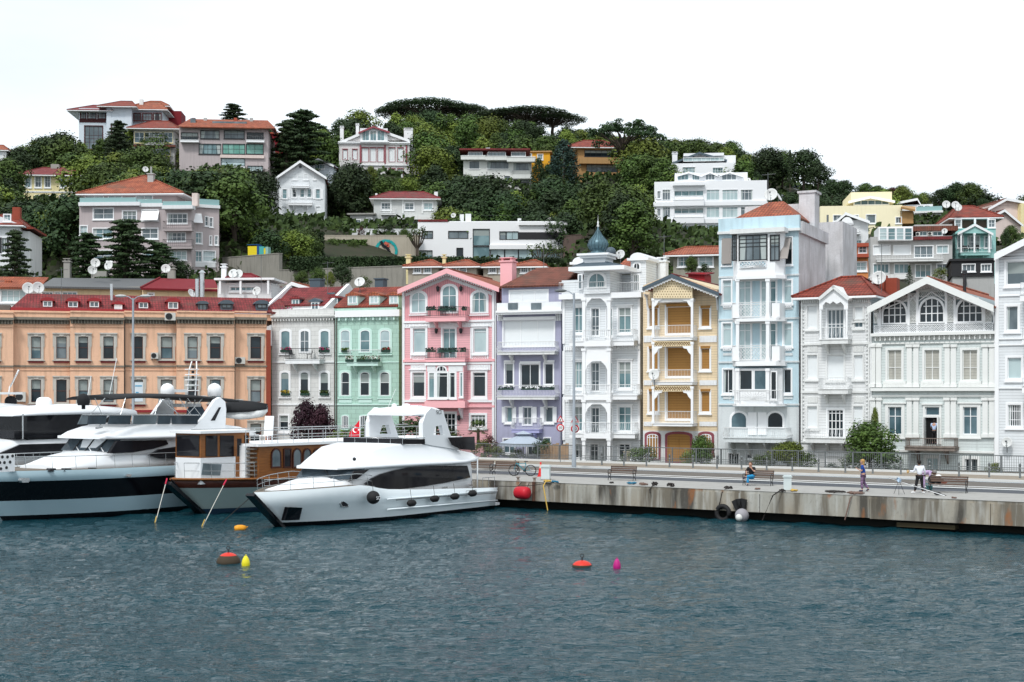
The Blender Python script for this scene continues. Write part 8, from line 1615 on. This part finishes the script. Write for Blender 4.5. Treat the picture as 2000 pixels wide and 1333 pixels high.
# flybridge screens
A.poly('fly_screen',[(788,868),(788,858),(830,858),(830,868)],-2.2,ydark,.05,fb);A.poly('rear_screen',[(876,855),(927,853),(928,880),(900,878),(884,870)],-2.35,ydark,.05,fb)
m=M();uF=A.f.u(788,-2.2);zF=A.q(788,868,-2.2)[2];m.box(uF-.06,uF,-2.2,2.2,zF,zF+.36);A.part('front_screen',m,ydark,fb)
m=M();u0,_,z0=A.q(788,857,-2.2);u1=A.q(830,857,-2.2)[0];m.tube([(u0-.04,2.2,z0),(u0-.04,-2.2,z0),(u1,-2.22,z0)],.03,5)
for i in range(6):m.tube([(u0-.08,-2.2+i*.88,z0-.35),(u0-.08,-2.2+i*.88,z0)],.018,4)
A.part('screen_frame',m,steel,fb,False)
# radar arch with hardtop: two side frames with openings, joined by the roof
PA=[[(826,867),(846,871),(846,850),(851,833),(851,800),(842,797),(832,808),(826,826)],[(851,833),(863,831),(868,812),(866,802),(851,800)],[(846,871),(897,879),(884,862),(868,812),(863,831),(868,850),(846,850)]]
for v in(-2.15,1.85):
 m=M()
 for pl in PA:m.prism([A.q(x,y,-2.15)[0::2]for x,y in pl],v,v+.3)
 A.part('arch_side',m,gelw,fb)
a,b=A.q(832,808,-2.15),A.q(866,802,-2.15);m=M();loft(m,[(a[0]-.7,sect(1.7,a[2]-.12,a[2]+.02,.9,.1)),(a[0],sect(2.12,a[2]-.15,a[2]+.28,.82,.15)),(b[0]-.3,sect(2.14,b[2]-.2,b[2]+.2,.82,.15)),(b[0]+.05,sect(2.1,b[2]-.25,b[2]+.05,.9,.1))]);A.part('hardtop',m,gelw,fb)
m=M();m.sphere((a[0]+.5,-.3,a[2]+.42),.2,10,8,0,(1.3,1.3,.7));m.box(a[0]+.3,a[0]+.7,-1.3,-.8,a[2]+.2,a[2]+.45);m.sphere((a[0]+.6,.7,a[2]+.4),.16,10,8);m.tube([(a[0]+.2,.9,a[2]+.2),(a[0]+1.2,1.1,a[2]+1.4)],.012,4);A.part('radar_gear',m,trimw,fb,False)
A.rails(.5,6.4,.6);A.poly('porthole',[(668,983),(671,979),(679,979),(682,983),(679,989),(671,989)],-1.92,ydark,.3,H_);A.poly('porthole_rim',[(665,984),(669,977),(681,977),(685,983),(681,991),(669,991)],-1.89,steel,.3,H_)
m=M();a=A.q(556,1017,-.62),A.q(584,1016,-1.15),A.q(590,992,-1.38),A.q(563,991,-1.0);m.add([(p[0],p[1]-.03,p[2])for p in a]+[(p[0],p[1]+.25,p[2])for p in a],[(0,1,2,3),(4,7,6,5),(0,4,5,1),(1,5,6,2),(2,6,7,3),(3,7,4,0)]);A.part('hull_hatch',m,blk,H_)
m=M();m.slab([(-.12,-.3,1.86),(2.08,-.3,.02),(2.08,.3,.02),(-.12,.3,1.86)],.16);m.v=[(a-.05,b,c)for a,b,c in m.v];A.part('stem_guard',m,blk,H_)
for z in(1.22,.66):
 m=M();m.tube([(7.5,-2.6,z),(17.8,-2.5,z-.12)],.05,5);A.part('rubbing_strake',m,gel,H_)
m=M();m.tube([(8.2,-2.62,1.14),(17.8,-2.52,1.0)],.025,5);A.part('groove_line',m,iron_g,H_)
m=M();m.box(15.7,17.8,-2.2,2.2,1.0,1.2);A.part('cockpit_deck',m,teakd);m=M();m.box(17.9,18.6,-2.1,2.1,.2,.36);A.part('swim_platform',m,gelw);m=M();m.box(15.62,15.66,-2.0,2.0,1.25,2.9);A.part('cockpit_door',m,ydark)
for y in(-2.2,2.1):m=M();m.tube([(16.2,y,1.2),(16.2,y,3.1)],.05,6);A.part('overhang_post',m,gelw)
m=M();[m.tube([(x,-2.3,1.3),(x,-2.3,1.95)],.02,4)for x in(16.6,17.2,17.8)];m.tube([(16.6,-2.3,1.95),(17.8,-2.3,1.95)],.025,4);A.part('stern_rail',m,steel,None,False)
for x in(804,849,889,923):m=M();c=A.q(x,962,-2.55);[m.tube([(c[0]+d,-2.45,c[2]-.2),(c[0]+d,-2.45,c[2]+.12)],.015,4)for d in(-.5,0,.5)];m.tube([(c[0]-.5,-2.45,c[2]+.12),(c[0]+.5,-2.45,c[2]+.12)],.018,4);A.part('fender_rack',m,steel,None,False)
fender(A,729,972,-2.85,.36,0,'large black ball fender hanging at the front of the white yacht side',True)
for i,(x,y)in enumerate(((804,983),(849,974.5),(888.5,970),(923,964))):fender(A,x,y,-2.82,.19,.68,['first','second','third','last'][i]+' sausage fender from the left along the white yacht side')
def text(par,body,loc,rot,size,mt,name='lettering'):
 cu=bpy.data.curves.new(name,'FONT');cu.body=body;cu.size=size;cu.extrude=.004;cu.align_x='CENTER';o=bpy.data.objects.new(name,cu);C.objects.link(o);me=bpy.data.meshes.new_from_object(o);bpy.data.objects.remove(o);o=bpy.data.objects.new(name,me);me.materials.append(mt);C.objects.link(o);o.parent=par;o.location=loc;o.rotation_euler=rot
c=A.q(858,806,-2.2);text(fb,'SCI',(c[0],-2.18,c[2]-.1),(R(90),0,0),.34,iron_g)
for o in list(C.objects):
 if o.get('label','').startswith('large black ball fender'):text([k for k in o.children if k.name.startswith('body')][0],'SCI',(0,-.38,-.1),(R(90),0,0),.26,trimw)
for x in(6.2,9.4,12.6,15):m=M();m.box(x,x+.35,-2.5,-2.4,1.55 if x>8 else 1.9,1.63 if x>8 else 1.98);A.part('cleat',m,steel,H_)
for x,y in((692,897),(793,882)):m=M();c=A.q(x,y,-2.0);m.sphere((c[0],c[1],c[2]),.1,8,6);A.part('deck_light',m,iron_b,fb)
# mooring line to the quay
m=M();a=Vector(A.f.w(17.8,-2.3,1.4));b=PG(1078,943);m.tube([a,(a*2+b)/3-Vector((0,0,.1)),(a+2*b)/3-Vector((0,0,.1)),b],.02,5);tag(obj('mooring_line',m,ropek),'dark mooring line from the white yacht stern to the grey pedestal','rope')
# ---- B: large yacht with black hull band
Bt=Boat('motor_yacht','large white motor yacht with broad black hull band and black bimini over the flybridge',-58,76.1)
HB_=Bt.hull(21,3.0,2.8,2.72,2.0,[blk,hullb,blk,hullb,teakd],band=(.40,.79),full=6.5,boot=.28)
m=M();bz=Bt.q;loft(m,[(u,sect(w,z0,z1,.85))for u,w,z0,z1 in((4.2,1.6,2.7,2.95),(6,2.1,2.7,3.4),(7.6,2.5,2.7,3.62),(19.5,2.6,2.7,3.62))]);bc=Bt.part('deck_house_base',m,gelw)
m=M();loft(m,[(u,sect(w,z0,z1,.9))for u,w,z0,z1 in((7.6,2.3,3.5,3.7),(8.3,2.4,3.5,4.45),(11,2.45,3.5,4.5),(18,2.5,3.5,4.5))]);bs_=Bt.part('saloon',m,gelw)
m=M();loft(m,[(u,brim(w,z0,z1))for u,w,z0,z1 in((7.0,1.9,4.38,4.54),(7.8,2.5,4.38,4.75),(9,2.75,4.38,5.02),(10.5,2.8,4.36,5.2),(15,2.8,4.34,5.2),(17.5,2.7,4.3,4.9),(19,2.4,4.25,4.5))]);bf=Bt.part('flybridge',m,gelw)
m=M();m.add([(7.5,-2.28,3.66),(7.5,2.28,3.66),(8.18,2.3,4.36),(8.18,-2.3,4.36)],[(0,1,2,3)]);Bt.part('windscreen',m,ysky,bs_,False);Bt.poly('saloon_window',[(214,886),(230,861),(325,860),(329,868),(300,877),(260,884)],-2.52,ydark,.25,bs_);Bt.poly('aft_window',[(292,890),(312,878),(350,872),(388,872),(388,896),(312,896)],-2.63,ydark,.2,bs_)
for x in(-1.1,0,1.1):m=M();m.tube([(7.47,x,3.66),(8.15,x,4.36)],.05,4);Bt.part('mullion',m,iron_b,bs_,False);m=M();m.tube([(7.42,x-.6,3.64),(7.65,x-.1,3.86)],.035,4);Bt.part('wiper',m,trimw,bs_,False)
for i,(x0,x1,sl)in enumerate(((152,172,8),(171,208,4),(211,256,4),(260,306,2),(308,334,2),(337,386,-2))):Bt.poly('fly_screen',[(x0,829),(x1-(2 if i<5 else 0),829),(x1+1,812),(x0+sl,812)],-2.5,ysky if i%3 else g_grey,.04,bf)
m=M();p,q_=Bt.q(160,811,-2.52),Bt.q(388,811,-2.52);m.tube([p,q_],.035,4);Bt.part('screen_rail',m,steel,bf,False)
m=M();loft(m,[(Bt.f.u(x,0)+.0,[(w,z-.1),(w*.97,z),(w*.7,z+.1),(.2,z+.16)])for x,w,z in((172,2.0,6.7),(215,2.2,6.8),(270,2.25,6.84),(340,2.2,6.8),(425,2.0,6.55))]);Bt.part('bimini',m,canv,bf)
for x0,x1 in((205,175),(185,200),(245,235),(312,302),(327,348),(312,352),(350,374),(366,392),(396,365)):
 m=M();m.tube([Bt.q(x0,778,-2.1),Bt.q(x1,812,-2.3)],.025,4);Bt.part('bimini_strut',m,steel,bf,False)
for v in(-2.5,2.25):m=M();m.prism([Bt.q(x,y,-2.5)[0::2]for x,y in((375,842),(440,842),(442,800),(440,785),(430,776),(420,782),(400,812))],v,v+.25);Bt.part('radar_arch',m,gelw,bf)
Bt.poly('arch_vent',[(412,822),(428,796),(432,796),(420,822)],-2.53,ydark,.03,bf)
for x,y,r_,mt,lb_ in((327,762,.42,trimw,'a'),(419,762,.44,trimw,'b'),(163,781,.36,canv,'c')):
 c=Bt.q(x,y,0 if x>200 else-1.5);m=M();m.lathe([(r_*.85,-r_*.9),(r_,-r_*.4),(r_,r_*.1),(r_*.85,r_*.55),(r_*.5,r_*.85),(.001,r_)],c,16);m.lathe([(r_*.3,-r_*1.5),(r_*.3,-r_*.9)],c,8);Bt.part('satellite_dome',m,mt,bf)
m=M();c=Bt.q(372,770,0);z=c[2];u=c[0]
for y in(-.35,.35):m.tube([(u,y,z-.8),(u+.2,y,z+1.5),(u+.3,y*.6,z+2.05)],.04,5)
for i in range(5):m.box(u-.1,u+.35,-.4,.4,z+.2+i*.33,z+.25+i*.33)
m.box(u-1.6,u+.6,-.8,.8,z-.2,z-.1);m.box(u-1.5,u-.3,-.1,.1,z+.1,z+.28);m.box(u-1.2,u+.4,-.5,.5,z-.8,z-.6);Bt.part('radar_mast',m,trimw,bf)
m=M();[m.tube([(u+.2,y,z+.33*k+.3),(u+.2,y,z+.33*k+.48)],.09,6)for k in range(5)for y in(0,)];Bt.part('navigation_lights',m,iron_b,bf,False)
for x0,y0,x1,y1 in((228,700,214,770),(178,735,170,780)):m=M();m.tube([Bt.q(x1,y1,0),Bt.q(x0,y0,0)],.025,4);Bt.part('whip_antenna',m,trimw,bf,False)
Bt.rails(1.0,20,.75,gap=1.25,mid=False,name='side_rail')
Bt_d=-2.75
for x0,x1,y in((96,111,917),(125,141,917),(177,190,916)):Bt.poly('fairlead',[(x0,y+4),(x0+2,y-2),(x1-2,y-2),(x1,y+4)],-2.6 if x0>120 else-2.4,ydark,.3,bc)
Bt.poly('bow_light',[(41,939),(44,934),(57,934),(59,938),(56,943),(44,943)],-2.08,steel,.3,HB_);Bt.poly('hull_light',[(246,931),(249,926),(257,927),(256,932)],-3.03,steel,.3,HB_)
m=M();c=Bt.q(195,829,-2.3);m.sphere((c[0],-2.3,c[2]+.1),.16,8,6);m.tube([(c[0],-2.3,c[2]-.2),(c[0],-2.3,c[2])],.05,5);m.tube([(c[0]-.5,-2.6,c[2]-.2),(c[0],-2.5,c[2]-.15)],.06,6);Bt.part('searchlight',m,steel,bf,False)
m=M();c=Bt.q(382,808,0);m.sphere((c[0],0,c[2]),.62,12,8,0,(1,.8,1));o=Bt.part('covered_console',m,mat('blue_grey_cover',(.10,.14,.18),.8),bf)
m=M();m.box(Bt.f.u(-8,-1.5),Bt.f.u(29,-1.5),-1.5,-1.4,Bt.q(10,922,-1.5)[2],Bt.q(10,887,-1.5)[2]);pn=Bt.part('deck_panel',m,trimw,bc)
m=M()
for x,y in((5,893),(15,893),(25,891),(0,904),(9,904),(20,903),(2,916),(13,914)):c=Bt.q(x,y,-1.53);m.lathe([(.001,-1.52),(.09,-1.52)],(c[0],0,c[2]),8,axis='y')
Bt.part('panel_holes',m,iron_b,pn,False)
# dinghy on the stern
t=thing('dinghy','inflatable dinghy with black cover hanging behind the arch of the large yacht','dinghy',P(478,815,92),R(-8));m=M();loft(m,[(x,sect(w,z0,z1,.8))for x,w,z0,z1 in((-1.5,.7,0,.6),(0,.85,-.15,.62),(1.0,.6,.0,.72),(1.5,.1,.35,.7))]);obj('hull',m,offw,t,None,True);m=M();loft(m,[(x,sect(w,z0,z1,.6))for x,w,z0,z1 in((-1.55,.75,.25,.8),(-.5,.92,.3,1.05),(.6,.85,.35,.95),(1.5,.2,.5,.8))]);obj('cover',m,canv,t,None,True)
# ---- C: wooden excursion boat between them
Cb=Boat('excursion_boat','wooden passenger boat with varnished wheelhouse, white steps and arched cabin windows',334,80.5,cat='passenger boat')
HC=Cb.hull(24,2.6,2.15,1.8,2.3,[mat('antifoul_blue',(.02,.05,.09),.5),mat('hull_grey_green',(.36,.45,.44),.4,'plain',.15),dwood,teakd],band=(.74,),full=5.5,boot=.3)
m=M();m.slab([(-.2,-.3,2.0),(2.4,-.3,.05),(2.4,.3,.05),(-.2,.3,2.0)],.2);Cb.part('stem_guard',m,blk,HC)
m=M();m.tube([(u+.02,-b-.03,z-.02)for u,b,z in Cb.sheer],.07,5);m.tube([(u+.02,b+.03,z-.02)for u,b,z in Cb.sheer],.07,5);Cb.part('gunwale',m,teak,HC,False)
uw0=Cb.f.u(392,-1.05);uw1=Cb.f.u(487,-1.05);zt=Cb.q(440,846,-1.05)[2];zm=Cb.q(440,893,-1.05)[2]
m=M();m.box(uw0,uw1,-1.05,1.05,1.8,zm);Cb.part('wheelhouse_base',m,gelw);m=M();m.box(uw0,uw1,-1.05,1.05,zm+.002,zt);wh=Cb.part('wheelhouse',m,teak);m=M();m.box(uw0-.25,uw1+.3,-1.3,1.3,zt+.002,zt+.14);Cb.part('wheelhouse_roof',m,trimw)
for x0,x1 in((402,425),(430,457),(478,485)):Cb.poly('window',[(x0,892),(x1,892),(x1,851),(x0,851)],-1.08,ydark,.03,wh)
m=M();m.box(uw0-.03,uw0-.001,-.95,.95,zm+.1,zt-.1);Cb.part('front_window',m,ydark,wh);Cb.poly('door',[(460,932),(474,932),(474,851),(460,851)],-1.052,teak,.02,wh);Cb.poly('door_glass',[(463,892),(472,892),(472,857),(463,857)],-1.055,ydark,.03,wh);Cb.poly('low_window',[(394,928),(397,906),(433,907),(430,929)],-1.08,g_grey,.03,wh)
us0,us1=Cb.f.u(488,-1.9),Cb.f.u(512,-1.9);m=M();m.box(us0,us1+.6,-1.5,1.6,1.8,Cb.q(500,870,-1.5)[2]);Cb.part('stair_block',m,gelw);
for i in range(8):m=M();z=1.95+i*(Cb.q(500,872,-1.9)[2]-1.9)/8;m.box(us0+.1,us1,-2.1,-1.5,z,z+.08);Cb.part('step',m,teakd)
uc0=Cb.f.u(505,-2.2);zr=Cb.q(600,869,-2.2)[2];m=M();m.box(uc0,23.5,-2.2,2.2,1.7,zr);cb_=Cb.part('cabin',m,teak);m=M();m.box(uc0-.3,24,-2.45,2.45,zr+.002,zr+.16);Cb.part('upper_deck',m,trimw)
for x0,x1 in((531,547),(555,567),(573,587),(593,606),(613,625),(632,643),(651,661),(668,677),(685,693)):
 a,b=Cb.q(x0,912,-2.23),Cb.q(x1,878,-2.23);m=M();m.prism(archpts(a[0],b[0],a[2],b[2],8,min(.45,(b[0]-a[0])/2)if x0!=555 else.02),-2.24,-2.21);w_=Cb.part('arched_window',m,g_grey if x0!=555 else ydark,cb_);m=M();m.ring(archpts(a[0]-.08,b[0]+.08,a[2]-.08,b[2]+.08,8,min(.5,(b[0]-a[0])/2+.08)if x0!=555 else.04),archpts(a[0],b[0],a[2],b[2],8,min(.45,(b[0]-a[0])/2)if x0!=555 else.02),-2.28,-2.2);Cb.part('frame',m,dwood,w_)
for sd in(-1,1):
 m=M();zr1=zr+.95;m.tube([(uw1-1.5,sd*2.3,zr1),(23.8,sd*2.3,zr1)],.03,5);m.tube([(uw1-1.5,sd*2.3,zr+.5),(23.8,sd*2.3,zr+.5)],.02,4);[m.tube([(u,sd*2.3,zr+.1),(u,sd*2.3,zr1)],.025,4)for u in[uw1-1.5+i*1.3 for i in range(14)]];Cb.part('deck_railing',m,steel,None,False)
Cb.rails(.6,uw0+3,.9,gap=1.2,name='bow_rail')
t=thing('plastic_chairs','stack of white plastic chairs on the wooden boat upper deck','chairs',Cb.f.w(uc0+1.6,-1.2,zr+.16),R(-20));m=M();m.box(-.3,.3,-.3,.3,.4,.47);m.slab([(-.3,.25,.47),(.3,.25,.47),(.3,.4,1.6),(-.3,.4,1.6)],.06);obj('chair_stack',m,trimw,t)
for x in(-.26,.26):
 for y in(-.26,.26):m=M();m.tube([(x,y,0),(x,y,.42)],.035,5);obj('leg',m,trimw,t)
m=M();m.box(0,.9,0,.7,0,.8);o=obj('deck_locker',m,trimw);o.location=Cb.f.w(21.2,-1.6,zr+.17);o.rotation_euler=(0,0,Cb.f.a);tag(o,'white locker box at the stern end of the wooden boat upper deck','locker')
# flag with crescent and star
p=P(703,868,96);t=thing('flag','red flag with white crescent and star drooping at the wooden boat stern','flag',p,R(4));k=96/FP;m=M();m.tube([(0,0,0),(0,0,56*k)],.03,6);obj('pole',m,trimw,t);m=M();fl=[]
for i in range(9):
 for j in range(7):s_=i/8;q=j/6;fl.append((-(s_*.85+.0)*(.8+.2*q),.12*math.sin(s_*7+q*2),50*k-.05-q*1.15+(-.75*s_)*(1-.35*q)-.1*s_))
m.add(fl,[(i*7+j,i*7+j+1,(i+1)*7+j+1,(i+1)*7+j)for i in range(8)for j in range(6)],0,True);fg=obj('cloth',m,mat('flag_red',(.62,.015,.03),.7,'plain',.2),t)
m=M();cx,cz=-.32,50*k-.75;ou=[(cx+.17*math.cos(a),cz+.2*math.sin(a))for a in[.6+i*(2*math.pi-1.2)/12 for i in range(13)]];inn=[(cx+.05+.13*math.cos(a),cz+.155*math.sin(a))for a in[.7+i*(2*math.pi-1.4)/12 for i in range(13)]];m.add([(a,-.16,b)for a,b in ou+inn],[(i,i+1,14+i,13+i)for i in range(12)]);sp=[(cx+.24+(.075 if i%2==0 else.03)*math.cos(math.pi*i/5),-.16,cz+(.085 if i%2==0 else.035)*math.sin(math.pi*i/5))for i in range(10)];m.add(sp,[list(range(10))]);obj('crescent_and_star',m,trimw,fg)
# ---- D, E: yachts further left, seen over the big one
def yacht_far(px,Y,label,L_,zh,top,windows,seed):
 D=Boat('motor_yacht',label,px,Y);D.hull(L_,2.8,2.6,2.7,1.5,[blk,gel,gel,teakd],band=(.6,),full=6);m=M();loft(m,[(u,sect(w,z0,z1,.85))for u,w,z0,z1 in((3,1.4,2.6,3.2),(6,2.1,2.6,3.5),(8.5,2.4,2.6,zh),(L_-1,2.5,2.6,zh+.1))]);c_=D.part('saloon',m,gelw)
 m=M();loft(m,[(u,sect(w,z0,z1,.9,.2,.12))for u,w,z0,z1 in((8.2,2.2,top-.35,top-.2),(10,2.5,top-.3,top+.1),(14,2.6,top-.25,top+.25),(L_-2,2.5,top-.4,top))]);D.part('hardtop',m,gelw)
 for v in(-2.35,2.2):m=M();m.prism([(12.6,zh),(13.4,zh),(15.6,top-.2),(14.8,top-.2)],v,v+.15);D.part('hardtop_stay',m,gelw);m=M();m.tube([(8.8,v,zh),(8.8,v,top-.2)],.05,5);D.part('post',m,steel,None,False)
 m=M();m.box(8.3,14,-2.2,2.2,zh+.05,zh+.5);D.part('helm_screen',m,ydark)
 m=M();m.box(9.3,16.2,-2.05,2.05,zh-.1,top-.22);D.part('helm_dark_fill',m,ydark);m=M();m.prism([(6.2,3.1),(13,3.2),(15.5,zh-.35),(8.6,zh-.3)],-2.46,-2.3);D.part('side_window',m,ydark,c_)  # dark box under the hardtop stands in for its side windows and unlit interior
 for pts in windows:D.poly('window',pts,-2.5,ydark,.3,c_)
 D.rails(1,12,.7);return D
D=yacht_far(-265,80.8,'white yacht with long hardtop and grey helm screen just beyond the large yacht',19.5,4.2,5.95,[],1)
m=M();c=D.q(86,800,0);m.lathe([(.5,-.3),(.5,.0),(.44,.2),(.28,.3),(.001,.32)],(D.f.u(86,0),0,6.45),16);D.part('radar_dome',m,trimw)
m=M();c=D.q(45,885,-2);loft(m,[(c[0]-4,sect(1.2,c[2]-.5,c[2]-.3,.8)),(c[0],sect(1.9,c[2]-.5,c[2]+.35,.5)),(c[0]+3.5,sect(1.8,c[2]-.5,c[2]+.3,.5))]);D.part('tender_cover',m,mat('blue_cover',(.14,.24,.34),.7))
E=yacht_far(-490,83.5,'white yacht at the far left edge with sweeping side pillar and dark radar ball',20,4.4,6.15,[],2)
m=M();c=E.q(21,785,0);m.sphere(c,.42,14,10);E.part('radar_ball',m,canv);m=M();c=E.q(14,768,0);m.tube([(c[0],0,c[2]-1),(c[0]+.2,0,c[2]+.4),(c[0]+.9,0,c[2]+1.6)],.05,5);m.tube([(c[0]+.4,.2,c[2]+.4),(c[0]+1.1,.2,c[2]+1.6)],.04,5);m.box(c[0]-1.5,c[0]+.8,-.6,.6,c[2]-.1,c[2]+.05);E.part('radar_mast',m,trimw,None,False)
# striped mooring lines and the rope to the bow
for a,b,lb_,mt in(((326,936),(302,1021),'white and red mooring line dropping from the wooden boat bow, left',ropew:=mat('white_rope',(.6,.58,.52),.8)),((442,938),(393,1028),'white and red mooring line dropping to the water before the wooden boat hull',ropew),((497,965),(425,1022),'dark twisted mooring rope from the white yacht bow to the water',ropek)):
 p1=PG(*b,0);p0=P(a[0],a[1],p1.y+2);t=thing('mooring_rope',lb_,'rope',p1);m=M();d=p0-p1;m.tube([(0,0,-.2),tuple(d*.5+Vector((0,0,-.08))),tuple(d)],.022,5);obj('rope',m,mt,t);m=M();m.tube([tuple(d*.88),tuple(d*1.01)],.045,6);obj('red_sleeve',m,mat('sleeve_red',(.5,.02,.06),.7),t)
 if mt is ropew:m=M();m.tube([(0,0,-.1),tuple(d*.14)],.03,5);obj('yellow_end',m,ropey,t)
